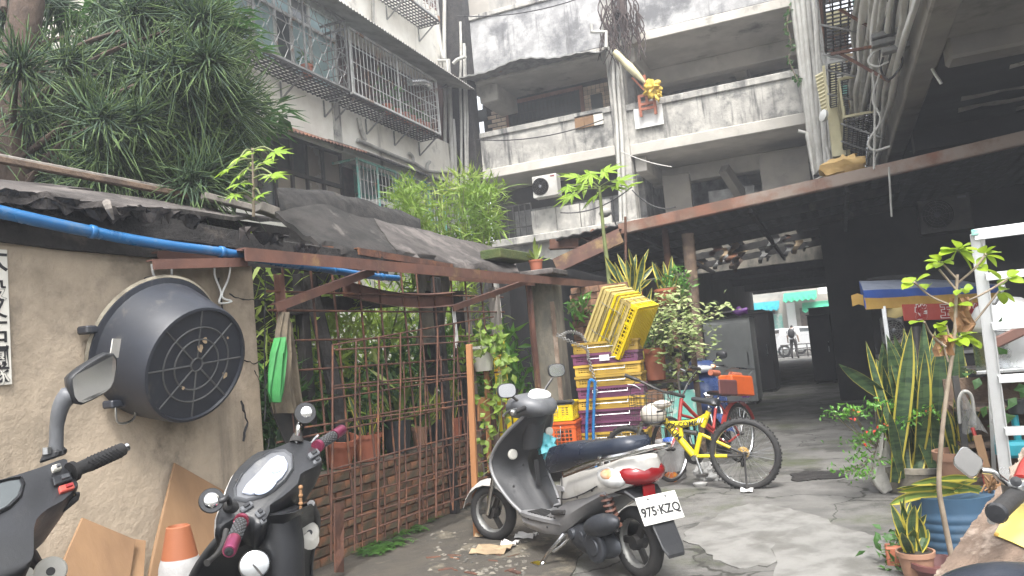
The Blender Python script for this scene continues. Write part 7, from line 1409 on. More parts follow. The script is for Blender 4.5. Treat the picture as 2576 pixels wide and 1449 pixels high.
for lab, x, y, s, mt in (('torn brown cardboard lying in front of the white scooter', 1240, 1390, .16, 'cardboard'), ('flat cardboard scrap at the foot of the wooden stake', 1225, 1352, .09, 'cardboard'), ('crumpled paper under the white scooter front wheel', 1325, 1355, .09, 'litter_white'), ('grey plastic scrap beside the torn cardboard', 1285, 1375, .07, 'litter_white'), ('pale litter scrap right of the yellow bicycle', 1880, 1240, .06, 'litter_white')):
    c = at_z(x, y); m = MB(); m.sheet([[c+V(((i-2)*s*.4, (j-2)*s*.33, .018+.018*NZ.noise((i*1.3+x, j*1.1, y))+.012*abs(i-2)*(j % 2))) for i in range(5)] for j in range(5)], (0, 0, .004)); tag(put(m, 'litter', mt), lab, 'litter')
m = MB()
for k in range(200): c = at_z(rnd(1080, 1330), rnd(1340, 1448)); r = rnd(.006, .02); m.sphere(c+UP*r*.4, r, 5, 4, sc=(1, 1, .6), jit=.8)
stuff(put(m, 'gravel', 'post_conc'))['label'] = 'loose gravel and crumbs near the fence'
m = MB()
for k in range(14): c = at_z(rnd(1090, 1300), rnd(1400, 1446)); m.obox(c+UP*.008, V((rnd(.02, .05), rnd(-.03, .03), 0)), V((rnd(-.012, .012), .012, 0)), UP*.006)
stuff(put(m, 'brick_rubble', 'rust'))['label'] = 'orange brick splinters on the dirt'
t = thing('plastic_chair', 'teal plastic chair half hidden behind the red bicycle', 'chair', (-1.72, 8.75, 0)); m = MB(); m.box(-1.9, -1.55, 8.6, 8.95, .38, .41); put(m, 'seat', 'teal_paint', t, bevel=.01); m = MB(); m.box(-1.9, -1.55, 8.93, 8.96, .42, .75); put(m, 'backrest', 'teal_paint', t, bevel=.01)
for x in (-1.88, -1.57):
    for y in (8.62, 8.93): m = MB(); m.box(x-.015, x+.015, y-.015, y+.015, 0, .38); put(m, 'leg', 'teal_paint', t)
# ---------------------------------------------------------------- right side: stall in the arcade
sa = thing('food_stall', 'dark food stall under a blue and mustard awning in the arcade', 'stall', at_y(2300, 1000, 10.4))
l0, l1 = at_y(2172, 735, 10.0), at_y(2600, 718, 12.0); bk = V((0.0, 1.0, .10)); L_ = l1-l0
def row(z, o): return [l0.lerp(l1, i/14)+UP*(z+.012*NZ.noise((i*.8, z*7, 2)))+V((0, o-.02*math.sin(i*1.9), 0)) for i in range(15)]
m = MB(); m.sheet([row(.02, 0), row(.10, .35), row(.17, .8), row(.19, 1.2)], (0, 0, -.01)); put(m, 'awning_top', 'blue_grey_cloth', sa, smooth=60)
m = MB(); m.sheet([row(.021, -.004), row(-.03, -.008), row(-.075, 0)], (0, .008, 0)); put(m, 'awning_band', 'blue_cloth', sa, smooth=60)
m = MB(); m.sheet([row(-.07, -.006), row(-.13, .005), row(-.2, -.005)], (0, .008, 0)); put(m, 'awning_valance', 'mustard', sa, smooth=60)
m = MB(); q = at_y(2140, 735, 10.3); m.sheet([[q+V((i*.07, 0, -.04+.02*math.sin(i*2)-j*.13)) for i in range(3)] for j in range(2)], (0, .01, 0)); put(m, 'awning_flap', 'mustard', sa)
m = MB(); m.sheet([[l0+V((0, 1.2*j/3, .02+.055*j)), l0+V((0, 1.2*j/3, -.2+.05*j))] for j in range(4)], (.008, 0, 0)); put(m, 'awning_side', 'blue_cloth', sa)
s0, s1 = at_y(2272, 782, 10.1), at_y(2478, 776, 10.85); ux = (s1-s0).normalized(); hgt = .17
m = MB(); m.obox((s0+s1)/2-UP*.02, (s1-s0)/2, V((-ux.y, ux.x, 0))*.01, UP*hgt*.55); sg = put(m, 'sign_board', 'sign_red', sa); nn = ux.cross(UP)
for ch, f_ in (('烤', .20), ('玉', .50), ('米', .82)):
    c = s0.lerp(s1, f_)-UP*.03; put(text_mb(ch, c+nn*.014, ux, UP, .17, .001, bold=.012), 'lettering', 'letter_white', sg); put(text_mb(ch, c+nn*.018, ux, UP, .17, .001, bold=.004), 'lettering', 'letter_red', sg)
for x, y0, y1, Y, w_, mt in ((2222, 770, 1000, 10.2, .05, 'alu'), (2470, 770, 1000, 11, .05, 'old_steel')): a, b = at_y(x, y0, Y), at_y(x+12, y1, Y); b = V((a.x, a.y, 0)); m = MB(); m.beam(a, b, w_, w_, up=(0, 1, 0)); put(m, 'post', mt, sa, bevel=.005)
a = at_y(2215, 905, 10.5); m = MB(); m.box(a.x, a.x+1.9, 10.5, 11.3, 0, .85); put(m, 'counter', 'dark_inside', sa, bevel=.01); m = MB(); m.box(a.x-.02, a.x+1.95, 10.45, 11.35, .855, .89); put(m, 'counter_top', 'old_steel', sa)
m = MB(); m.box(a.x, a.x+1.9, 11.6, 11.65, 0, 1.9); put(m, 'back_panel', 'dark_inside', sa)
m = MB(); q = at_y(2250, 790, 10.3); m.sheet([[q+V((-.13+.07*i, 0, .07-.12*j*(1-.3*abs(i-2)/2))) for i in range(5)] for j in range(2)], (0, .01, 0)); put(m, 'printed_cloth', 'crate_pale', sa)
p = at_y(2252, 865, 10.32); ac((p.x, 10.5, p.z), 0, .24, .32, .3, 'small dusty ventilation fan unit in the food stall', 'old_steel', 0, dark=True)
q = at_y(2300, 900, 10.1); m = MB(); m.tube(curve([q+UP*-.5, q+V((.03, 0, 0)), q+V((.06, 0, .35))], 4), .055, 10); tag(put(m, 'flue_pipe', 'dark_metal', smooth=60), 'dark flue pipe rising behind the tall sansevieria', 'pipe')
# ---------------------------------------------------------------- big sansevieria and neighbours
B0 = at_z(2330, 1228); t = thing('sansevieria', 'huge banded sansevieria clump with yellow margins on the right', 'plant', B0, 'sansevieria plants')
zD = lambda a, b: ((3100+a/1.497)/1.565, (1300+b/1.497)/1.565)
bl = [((rnd(540, 1030), rnd(-40, 340)), (rnd(630, 960), 900), rnd(.08, .115), k_ % 3 == 0) for k_ in range(30)]+[((930, -40), (880, 900), .10, 0), ((1010, -20), (940, 900), .09, 0), ((870, 0), (800, 900), .09, 1), ((300, 190), (640, 440), .075, 0), ((460, 50), (650, 700), .05, 1), ((520, 165), (700, 520), .06, 1), ((690, 0), (660, 560), .05, 1), ((745, 60), (690, 620), .07, 0), ((800, -80), (770, 900), .10, 0), ((850, 50), (820, 900), .075, 1), ((900, 40), (880, 900), .085, 0), ((985, -60), (930, 900), .09, 0), ((520, 370), (640, 720), .055, 1), ((560, 200), (700, 900), .075, 1), ((640, 270), (690, 900), .07, 0), ((600, 480), (680, 880), .06, 0), ((700, 350), (720, 900), .08, 0), ((760, 330), (740, 900), .085, 0), ((540, 520), (660, 860), .06, 1), ((655, 180), (720, 860), .06, 1), ((1045, 150), (980, 840), .07, 1), ((940, 200), (900, 900), .09, 0), ((1000, 120), (960, 860), .08, 0), ((790, 240), (800, 900), .08, 0), ((870, 250), (850, 900), .08, 0), ((730, 180), (760, 900), .075, 0), ((610, 330), (640, 900), .07, 0), ((1060, 280), (1010, 700), .075, 0), ((1110, 330), (1050, 700), .08, 0)]
for (a, b, w_, e) in bl:
    d0 = rnd(5.9, 6.35); base = at_d(*zD(*b), d0); base = at_d(*zD(b[0], min(b[1], 900)), d0)
    if base.z < .03: base.z = .03
    tip = at_d(*zD(*a), d0+rnd(-.3, .3)); snake_leaf(t, base, tip, w_*1.35, ('snake_leaf', 'snake_edge'), .13 if e else .025, 9, rnd(-.08, .08), side=(1, .35+rnd(-.5, .5), 0))
pz = at_z(2330, 1232); m = MB(); m.lathe([(0, 0), (.28, 0), (.32, .16), (.33, .16), (.33, .2), (.29, .2), (.28, .16), (0, .16)], V((pz.x, pz.y+.05, 0)), n=26); put(m, 'planter', 'post_conc', t, smooth=40)
t = thing('stone_slab', 'white rough stone slab tilted against the big sansevieria', 'slab', at_z(2205, 1225)); m = MB(); P_ = [at_d(x, y, 6.05) for x, y in ((2205, 1225), (2195, 1205), (2215, 1140), (2228, 1090), (2240, 1100), (2246, 1180), (2250, 1232), (2225, 1245))]; m.prism(P_, V((-.03, .12, 0))); put(m, 'slab', 'stone_white', t, bevel=.01)
# red flowered shrub
b = at_z(2225, 1225); t = thing('flowering_shrub', 'sprawling shrub with small leaf tufts and red flowers left of the sansevieria', 'shrub', b)
P, D, FP = [], [], []
for x, y, fl_ in ((2100, 1045, 0), (2120, 1032, 0), (2140, 1030, 0), (2150, 1040, 1), (2200, 1020, 0), (2220, 1015, 0), (2150, 1115, 0), (2165, 1105, 1), (2185, 1100, 0), (2200, 1085, 1), (2225, 1080, 0), (2130, 1185, 0), (2150, 1178, 0), (2165, 1195, 0), (2170, 1145, 0), (2210, 1160, 0), (2245, 1065, 1), (2300, 1040, 0), (2330, 1030, 1), (2270, 1060, 0), (2370, 1045, 1)):
    q = at_d(x, y, 5.85); m = MB(); m.tube(curve([b+UP*.3, b.lerp(q, .55)+UP*rnd(.05, .15), q], 3), .005, 4); put(m, 'branch', 'stem_grey', t)
    for k in range(34): P.append(np.array(q)+RNG.normal(size=3)*[.055, .05, .02]); D.append(RNG.normal(size=3)+[0, -.3, .2])
    if fl_: FP += [np.array(q)+RNG.normal(size=3)*.03 for _ in range(7)]
n = len(P); v, f = leaf_mesh(P, D, rand_dirs(n, 1.5), RNG.uniform(.025, .055, n), RNG.uniform(.014, .026, n)); stuff(leaves_obj(v, f, 'foliage', 'shiny_leaf', t))
n = len(FP); v, f = leaf_mesh(FP, rand_dirs(n), rand_dirs(n), [.035]*n, [.018]*n); stuff(leaves_obj(v, f, 'flowers', 'red_flower', t))
# blue barrel with cut leaves on top
bc = at_z(2420, 1425); bc = V((bc.x, bc.y+.12, 0)); rb_ = .215; hb_ = .36
t = thing('barrel', 'blue ribbed plastic barrel beside the sapling', 'barrel', bc); prof = [(0, 0), (rb_*.93, 0)]
for k in range(5): z = .07+.045*k; prof += [(rb_*.965, z-.018), (rb_*.985, z-.010), (rb_*.985, z+.010), (rb_*.965, z+.018)]
prof += [(rb_*.97, hb_*.8), (rb_, hb_*.93), (rb_*1.02, hb_), (rb_*.96, hb_), (rb_*.93, hb_*.95), (0, hb_*.93)]
m = MB(); m.lathe(prof, bc, n=44); put(m, 'drum', 'barrel_blue', t, smooth=35)
t = thing('cut_leaves', 'bundle of cut yellow edged sansevieria leaves lying on the blue barrel', 'plant', bc+UP*hb_)
zE = lambda a, b: ((3500+a/1.771)/1.565, (1450+b/1.771)/1.565)
dB = (bc-O).dot(RC.col[2])
for a, b, w_ in (((0, 935), (350, 880), .05), ((50, 830), (330, 850), .05), ((150, 800), (620, 775), .045), ((280, 790), (640, 870), .05), ((340, 770), (600, 770), .04), ((60, 850), (640, 880), .055), ((400, 870), (610, 775), .05), ((220, 890), (560, 850), .05), ((450, 850), (650, 865), .045)):
    A_, B_ = at_d(*zE(*b), dB-.05+rnd(-.1, .1)), at_d(*zE(*a), dB-.1+rnd(-.1, .08)); A_.z = max(A_.z, hb_+.01); snake_leaf(t, A_, B_, w_*1.1, ('snake_pale', 'snake_edge'), .2, 9, rnd(.02, .12), side=(.2, -.5, .8))
m = MB(); q = at_d(*zE(680, 850), dB)
for k in range(14): m.tube(curve([q+V((rnd(-.03, .03), 0, rnd(-.02, .03))), q+V((rnd(.0, .06), rnd(-.05, .05), rnd(-.04, .08))), q+V((rnd(.02, .09), rnd(-.06, .06), rnd(-.07, .05)))], 3), .006, 4)
put(m, 'roots', 'dry_leaf', t)
# pots
def big_pot(c, r, h, mat, lab): t = thing('flower_pot', lab, 'flower pot', c, 'pots on the right'); pot_mesh(t, c, r, h, mat, .72, n=28); return t
q = at_d(2422, 1190, 5.55); c = V((q.x, q.y, 0)); t = big_pot(c, .165, .36, 'clay_brown', 'large clay pot with a yellow edged sansevieria behind the barrel')
for tx, ty in ((2372, 1010), (2385, 1030), (2398, 1000), (2412, 1050), (2440, 1000), (2452, 1035), (2400, 1070), (2470, 1015)): snake_leaf(t, c+V((rnd(-.06, .06), rnd(-.05, .05), .31)), at_d(tx, ty, 5.5+rnd(-.1, .1)), .065, edge=.2)
q = at_z(2312, 1462); t = big_pot(q, .085, .15, 'clay_brown', 'small clay pot with a leafy snake plant left of the barrel')
for tx, ty in ((2240, 1265), (2255, 1300), (2262, 1250), (2275, 1240), (2290, 1255), (2300, 1265), (2318, 1262), (2330, 1290), (2250, 1330), (2245, 1290), (2310, 1300), (2285, 1300), (2268, 1335), (2335, 1330), (2300, 1330)): snake_leaf(t, q+V((rnd(-.05, .05), rnd(-.04, .04), .13)), at_d(tx, ty, 3.98+rnd(-.1, .08)), rnd(.045, .065), edge=.17)
q = at_z(2372, 1470); t = thing('clay_bowl', 'maroon clay bowl on the ground in front of the barrel', 'bowl', q, 'pots on the right'); m = MB(); m.lathe([(0, .01), (.09, .01), (.125, .085), (.135, .085), (.135, .11), (.115, .11), (.1, .06), (0, .04)], q, n=26); put(m, 'bowl', 'maroon', t, smooth=40)
q = at_z(2262, 1420); t = thing('planter_box', 'small orange planter with weeds near the clay pot', 'planter', q, 'pots on the right'); m = MB(); m.obox(q+UP*.05, (.06, 0, 0), (0, .05, 0), (0, 0, .05)); put(m, 'box', 'terracotta', t, bevel=.006); P = np.array(q)+RNG.normal(size=(46, 3))*[.07, .06, .04]+[0, -.02, .09]; v, f = leaf_mesh(P, rand_dirs(46), rand_dirs(46, 2), RNG.uniform(.04, .08, 46), RNG.uniform(.025, .045, 46)); leaves_obj(v, f, 'foliage', 'garden_leaf', t)
m = MB(); P, D = [], []
for k in range(160): c = at_z(rnd(2225, 2320), rnd(1360, 1449)); P.append(np.array(c)+[0, 0, rnd(.0, .04)]); D.append([rnd(-1, 1), rnd(-1, 1), rnd(.1, .6)])
v, f = leaf_mesh(P, D, [[0, 0, 1]]*160, RNG.uniform(.02, .05, 160), RNG.uniform(.012, .025, 160)); o = stuff(leaves_obj(v, f, 'weeds', 'fern')); o['label'] = 'tiny weeds around the pots on the right'
# sapling
zS = lambda a, b: ((3550+a/2.228)/1.565, (850+b/2.228)/1.565)
dS = 3.92; SP = lambda x, y, e=0: at_d(x, y, dS+e)
r0 = at_d(2394, 1400, dS); r0.z = 0; t = thing('sapling', 'slender young tree with bright oval leaves growing beside the barrel', 'tree', r0)
trk = [r0, SP(2394, 1400), SP(2372, 1290), SP(2362, 1215), SP(2370, 1090), SP(2382, 985), SP(2400, 860), SP(2405, 760), SP(2408, 690)]
m = MB(); cv = curve(trk, 4); m.tube(cv, [.015-.008*i/len(cv) for i in range(len(cv))], 9); put(m, 'trunk', 'stem_grey', t, smooth=60)
br = [((490, 560), (370, 430)), ((490, 590), (640, 460), (740, 330)), ((450, 790), (250, 700), (110, 580)), ((470, 790), (700, 690), (920, 560)), ((420, 1140), (620, 950), (860, 650)), ((390, 1150), (260, 1040), (200, 930)), ((430, 1100), (390, 960)), ((430, 1150), (490, 1050)), ((470, 640), (330, 470)), ((410, 1280), (350, 1100))]
for b in br: m = MB(); m.tube(curve([SP(*zS(*q), rnd(-.04, .04)) for q in b], 4) if len(b) > 2 else [SP(*zS(*q)) for q in b], .0055, 5); put(m, 'branch', 'stem_grey', t, smooth=60)
lv = {(490, 300): [(475, 195), (345, 275), (595, 235), (330, 330), (615, 335), (655, 410), (625, 300), (440, 380), (540, 290), (635, 470), (590, 385), (420, 290), (680, 285)], (345, 410): [(195, 385), (255, 325), (215, 460), (455, 415), (300, 440), (420, 385)], (110, 585): [(0, 570), (20, 535), (240, 505), (5, 630), (60, 545)], (212, 650): [(180, 590), (248, 585)],
      (725, 340): [(700, 260), (820, 255), (872, 300), (905, 375), (850, 440), (680, 440), (790, 270)], (670, 440): [(740, 470), (880, 530)], (920, 550): [(1018, 460), (1030, 520), (1074, 575), (860, 600)], (850, 660): [(1005, 750), (905, 770), (930, 625)], (500, 1060): [(655, 1000), (688, 1092), (580, 1130), (450, 1015), (305, 1045), (420, 1090), (700, 1135), (510, 1140)], (385, 965): [(292, 965), (330, 920), (335, 1015)], (200, 930): [(72, 925)], (530, 640): [(628, 628), (475, 690), (560, 665)], (470, 780): [(415, 790), (620, 775), (530, 740)], (370, 1140): [(320, 1160), (330, 1200)]}
def leafp(parent, a, b, w_, mat):
    a, b = V(a), V(b); ad = (b-a); L_ = ad.length; ad.normalize(); up = (UP+V((rnd(-.5, .5), rnd(-1.0, 0), 0))).normalized(); sd = ad.cross(up).normalized(); nr = sd.cross(ad); g = []
    for i in range(7): s = i/6; hw = w_*.5*(math.sin(math.pi*min(1, s*.94+.03))**.75) if 0 < i < 6 else .001; c = a+ad*L_*s-nr*.12*L_*(s*s); g.append([c-sd*hw+nr*hw*.35, c-sd*hw*.5+nr*hw*.08, c, c+sd*hw*.5+nr*hw*.08, c+sd*hw+nr*hw*.35])
    m = MB(); m.sheet(g); put(m, 'leaf', mat, parent, smooth=60, flip=False)
for c, tips in lv.items():
    for tp in tips:
        A_, B_ = SP(*zS(*c), rnd(-.03, .03)), SP(*zS(*tp), rnd(-.09, .07)); A2 = A_.lerp(B_, .14); m = MB(); m.tube([A_, A2], .0028, 4); put(m, 'petiole', 'stem_green', t); leafp(t, A2, B_, max(.05, (B_-A2).length*.44), 'sapling_leaf')
for c in ((520, 840), (375, 1170)): q = SP(*zS(*c)); m = MB(); m.sheet([[q+V(((i-2)*.022+.012*math.sin(j*2), .02*math.sin(i*2+j), .07-.034*j)) for i in range(5)] for j in range(6 if c[0] > 500 else 4)], (0, .003, 0)); put(m, 'dry_leaf', 'dry_leaf', t)
# step ladder
dl = 4.7; LP = lambda x, y, e=0: at_d(x, y, dl+e)
top, low = LP(2456, 588), LP(2531, 1195); low2 = top.lerp(low, (top.z-0)/(top.z-low.z)); low2.z = 0
t = thing('step_ladder', 'aluminium step ladder standing at the right edge', 'ladder', low2); rx = V((1, -.12, 0)).normalized(); dn_ = (low2-top).normalized(); ry = rx.cross(dn_).normalized()
for k in (0, 1): a, b = top+rx*.46*k, low2+rx*.50*k; m = MB(); m.obox((a+b)/2, (b-a)/2, rx*.032, ry*.010); m.obox((a+b)/2-rx*.03, (b-a)/2, rx*.004, ry*.024); m.obox((a+b)/2+rx*.03, (b-a)/2, rx*.004, ry*.024); put(m, 'side_rail', 'alu', t, bevel=.002)
for k in (0, 1): a, b = top+rx*(.03+.40*k)-ry*.03, low2+rx*(.0+.5*k)+V((0, .55, 0)); m = MB(); m.obox((a+b)/2, (b-a)/2, rx*.012, ry*.012); put(m, 'rear_leg', 'alu', t, bevel=.002)
for yy in (692, 817, 950, 1082, 1210):
    s = (LP(2490, yy).z-low2.z)/(top.z-low2.z); c = low2.lerp(top, s); m = MB(); m.obox(c+rx*.24, rx*.225, V((0, .035, 0)), UP*.012); m.obox(c+rx*.24-V((0, .035, 0))-UP*.012, rx*.225, V((0, .004, 0)), UP*.022); put(m, 'rung', 'alu', t, bevel=.002)
    m = MB(); m.lathe([(.008, 0), (.006, .005), (0, .006)], c-ry*-.026 if ry.y > 0 else c-ry*.026, (0, -1, 0), 8); put(m, 'rivet', 'steel', t)
m = MB(); m.obox(top+rx*.23+UP*.01, rx*.25, V((0, .05, 0)), UP*.014); m.obox(top+rx*.23+UP*-.022-V((0, .045, 0)), rx*.25, V((0, .004, 0)), UP*.02); put(m, 'top_cap', 'alu', t, bevel=.003); m = MB(); m.obox(top-rx*.015+UP*.004-V((0, .052, 0)), rx*.018, V((0, .008, 0)), UP*.018); put(m, 'corner_cap', 'teal_paint', t, bevel=.003)
m = MB(); m.beam(LP(2500, 765, .15), LP(2525, 720, .3), .02, .02); put(m, 'spreader', 'alu', t)
# table with steamer behind the ladder
tp = at_d(2535, 925, 5.5); t = thing('work_table', 'metal topped table carrying the steamer behind the ladder', 'table', (tp.x, tp.y, 0)); m = MB(); m.obox(tp+V((.16, 0, 0)), (.40, 0, 0), (0, .35, 0), UP*.012); put(m, 'table_top', 'steel', t, bevel=.004)
for sx in (-.36, .36):
    for sy in (-.3, .3): m = MB(); m.box(tp.x+sx-.02, tp.x+sx+.02, tp.y+sy-.02, tp.y+sy+.02, 0, tp.z-.012); put(m, 'leg', 'dark_metal', t)
m = MB(); m.obox((tp.x, tp.y+.1, .45), (.40, 0, 0), (0, .02, 0), UP*.4); put(m, 'back_board', 'rot_wood', t)
for z in (.18, .42, .66): m = MB(); m.obox((tp.x, tp.y-.05, z), (.38, 0, 0), (0, .25, 0), UP*.01); put(m, 'shelf', 'rot_wood', t)
sp_ = at_d(2548, 932, 5.5); t = thing('steamer_pot', 'large aluminium steamer with a domed lid on the table', 'pot', sp_+UP*.012); m = MB(); m.lathe([(0, 0), (.215, 0), (.22, .02), (.22, .25), (.228, .255), (.228, .265), (.2, .265)], sp_+UP*.012, n=36); put(m, 'pot', 'steel', t, smooth=40); m = MB(); m.lathe([(.225, .27), (.235, .285), (.23, .31), (.215, .37), (.175, .44), (.11, .485), (.04, .50), (0, .502)], sp_+UP*.012, n=36); put(m, 'lid', 'alu', t, smooth=50)
m = MB(); m.obox(sp_+V((-.05, -.3, .24)), V((.12, 0, .05)), V((0, .012, 0)), V((-.01, 0, .035))); tag(put(m, 'leather_strap', 'rust_paint', bevel=.01), 'brown leather sheath hanging in front of the steamer', 'strap')
q = at_d(2556, 1075, 5.1); m = MB(); m.tube([q+UP*-.09, q+UP*.08], .022, 10); t = thing('brush', 'brush with a cyan handle leaning behind the ladder', 'brush', V((q.x, q.y, 0))); put(m, 'handle', 'teal_plastic', t, smooth=60); m = MB(); m.tube([V((q.x, q.y, .02)), q-UP*.085], .014, 8); put(m, 'shaft', 'alu', t)
m = MB(); q = at_d(2550, 1130, 5.0); m.obox(q, (.10, 0, 0), (0, .06, 0), UP*.05); tag(put(m, 'plastic_basin', 'teal_plastic', bevel=.02), 'teal plastic box on the low shelf behind the ladder', 'box')
P = np.array(at_d(2545, 1000, 5.05))+RNG.normal(size=(26, 3))*[.09, .05, .16]; v, f = leaf_mesh(P, rand_dirs(26, -.3), rand_dirs(26)+[0, -1, .3], [.09]*26, [.06]*26); t = thing('potted_plant', 'small leafy plant hanging behind the ladder rungs', 'potted plant', at_d(2545, 1060, 5.05)); leaves_obj(v, f, 'foliage', 'garden_leaf', t); pot_mesh(t, at_d(2560, 1040, 5.1), .06, .09, 'black_pot')
# net bag and leaning boards
m = MB(); g = []
for j in range(7):
    y = 985+17*j; g.append([at_d(2408+(2432-2408)*i/8*(.5+j*.42)+6, y+6*math.sin(i*.9), 5.35-.16*math.sin(math.pi*i/8)) for i in range(9)])
m.sheet(g); tag(put(m, 'net_bag', 'netting', smooth=60), 'grey mesh net draped beside the ladder foot', 'net'); 
m = MB(); m.tube(curve([at_d(x, y, 5.3) for x, y in ((2415, 1065), (2412, 1010), (2425, 985), (2445, 1000), (2452, 1070))], 5), .012, 7); tag(put(m, 'net_hoop', 'pvc_old', smooth=60), 'grey hoop of the net bag', 'hoop')
m = MB(); m.beam(at_d(2458, 1095, 5.1), at_d(2500, 1250, 5.0), .05, .018, up=(0, 1, 0)); tag(put(m, 'leaning_board', 'plywood', bevel=.003), 'narrow brown board leaning by the ladder foot', 'board'); m = MB(); m.tube([at_d(2446, 1076, 5.15), at_d(2456, 1105, 5.12)], .012, 8); m.tube([at_d(2456, 1105, 5.12), at_d(2480, 1230, 5.05)], .007, 6); tag(put(m, 'tool_handle', 'red_paint', smooth=60), 'red handled tool leaning against the brown board', 'tool')
# ---------------------------------------------------------------- foreground right: motorcycle and rough plank
Pa, Pb, Pc = at_d(2535, 1058, 2.25), at_d(2385, 1449, 1.75), at_d(2640, 1449, 1.60); Nn = (Pb-Pa).cross(Pc-Pa).normalized(); Nn = Nn if Nn.dot(O-Pa) > 0 else -Nn
BP = lambda a, b, o=0: on_pl(*zE(a, b), Pa+Nn*o, Nn)
t = thing('rough_plank', 'thick splintered wooden plank in the right foreground with a yellow card', 'plank', BP(600, 1449)); ol = [(200, 1600), (310, 1449), (345, 1400), (400, 1330), (425, 1300), (480, 1230), (500, 1190), (560, 1110), (580, 1075), (650, 1000), (665, 960), (700, 920), (740, 895), (735, 850), (760, 830), (830, 790), (850, 740), (835, 690), (865, 670), (900, 650), (905, 600), (930, 550), (1000, 535), (1300, 560), (1300, 1700), (300, 1750)]
ol2 = []
for a, b in zip(ol, ol[1:]+ol[:1]):
    for k in range(5): f_ = k/5; ol2.append((a[0]+(b[0]-a[0])*f_+rnd(-7, 7), a[1]+(b[1]-a[1])*f_+rnd(-7, 7)))
poly = [BP(*q) for q in ol2]; m = MB(); m.loft([[p+Nn*-.05+Nn*0+(p-poly[40])*0 for p in poly], [p+Nn*-.012+V((rnd(-.004, .004), rnd(-.004, .004), rnd(-.004, .004))) for p in poly], [p for p in poly]]); put(m, 'plank', 'board', t)
m = MB(); m.prism([BP(*q, .004) for q in ((735, 1165), (800, 1050), (880, 915), (1000, 955), (1200, 1040), (1200, 1420), (1000, 1280), (860, 1215))], Nn*.002); put(m, 'yellow_card', 'yellow_card', t); m = MB(); m.lathe([(.006, 0), (.004, .004), (0, .004)], BP(750, 1160, .006), Nn, 8); put(m, 'card_pin', 'mustard', t)
mo = thing('motorcycle', 'motorcycle at the right edge with a chrome square mirror and black grip', 'motorcycle', V((at_d(2700, 1449, 1.5).x, at_d(2700, 1449, 1.5).y, 0)))
q = lambda a, b, d: at_d(*zE(a, b), d)
m = MB(); m.tube([q(760, 1000, 1.62), q(890, 880, 1.72)], .019, 14); put(m, 'grip', 'rubber', mo, smooth=60); m = MB(); m.lathe([(.019, 0), (.022, .004), (.018, .012), (0, .013)], q(755, 1005, 1.615), q(755, 1005, 1.615)-q(890, 880, 1.72), 16); put(m, 'bar_end', 'black_plastic', mo, smooth=40)
m = MB(); a, b = q(840, 870, 1.72), q(960, 840, 1.74); m.beam(a, b, .045, .05); put(m, 'switch_block', 'steel', mo, bevel=.01, seg=2); m = MB(); m.tube([q(900, 860, 1.72), q(1150, 640, 1.85)], .013, 10); put(m, 'handlebar', 'steel', mo, smooth=60)
m = MB(); m.tube([q(920, 790, 1.76), q(960, 690, 1.82), q(1050, 560, 1.9)], .017, 10); put(m, 'red_tube', 'red_paint', mo, smooth=60); m = MB(); m.tube(curve([q(820, 920, 1.68), q(740, 1010, 1.66), q(715, 1065, 1.64)], 4), [.006]*4+[.009]*5, 7); put(m, 'brake_lever', 'chrome', mo, smooth=60)
m = MB(); m.lathe([(.011, 0), (.011, .006), (0, .008)], q(885, 790, 1.70), O-q(885, 790, 1.7), 14); put(m, 'switch_button', 'black_plastic', mo)
m = MB(); m.tube(curve([q(640, 712, 1.72), q(725, 722, 1.72), q(760, 755, 1.72), q(835, 815, 1.73)], 4), .0075, 8); put(m, 'mirror_stem', 'chrome', mo, smooth=60)
mp_ = [(448, 640), (452, 625), (495, 560), (515, 548), (545, 550), (640, 625), (656, 645), (655, 680), (610, 755), (590, 768), (562, 762), (470, 690), (452, 670)]; mpp = [q(a, b, 1.70) for a, b in mp_]; nM = (O+V((.1, -.3, .5))-mpp[0]).normalized(); m = MB(); m.relief(mpp, nM, [(.6, -.03), (.9, -.022), (1.0, -.006), (1.0, .004), (.95, .007)]); mr = put(m, 'mirror_shell', 'chrome', mo, smooth=45); m = MB(); m.relief(mpp, nM, [(.92, .006), (.92, .0085)]); put(m, 'mirror_glass', 'mirror', mr)
m = MB(); c = at_d(2575, 1540, 1.35); m.sphere(c, .115, 24, 14, sc=(1.35, 1.5, .62)); put(m, 'seat', 'seat_vinyl', mo, smooth=60)
m = MB(); c = V((mo.location.x+.05, mo.location.y+.7, .3)); m.lathe([(.26, -.05), (.3, 0), (.26, .05), (.22, .03), (.22, -.03), (.26, -.05)], c, (1, .3, 0), 26); put(m, 'wheel', 'rubber', mo, smooth=50); m = MB(); m.tube([c, q(1000, 760, 1.8)], .02, 8); put(m, 'fork_leg', 'steel', mo, smooth=60)
m = MB(); m.tube(curve([c+V((0, -.2, .3)), V((mo.location.x, mo.location.y+.2, .5)), at_d(2575, 1560, 1.35)], 4), .06, 10); put(m, 'frame', 'black_plastic', mo, smooth=60)
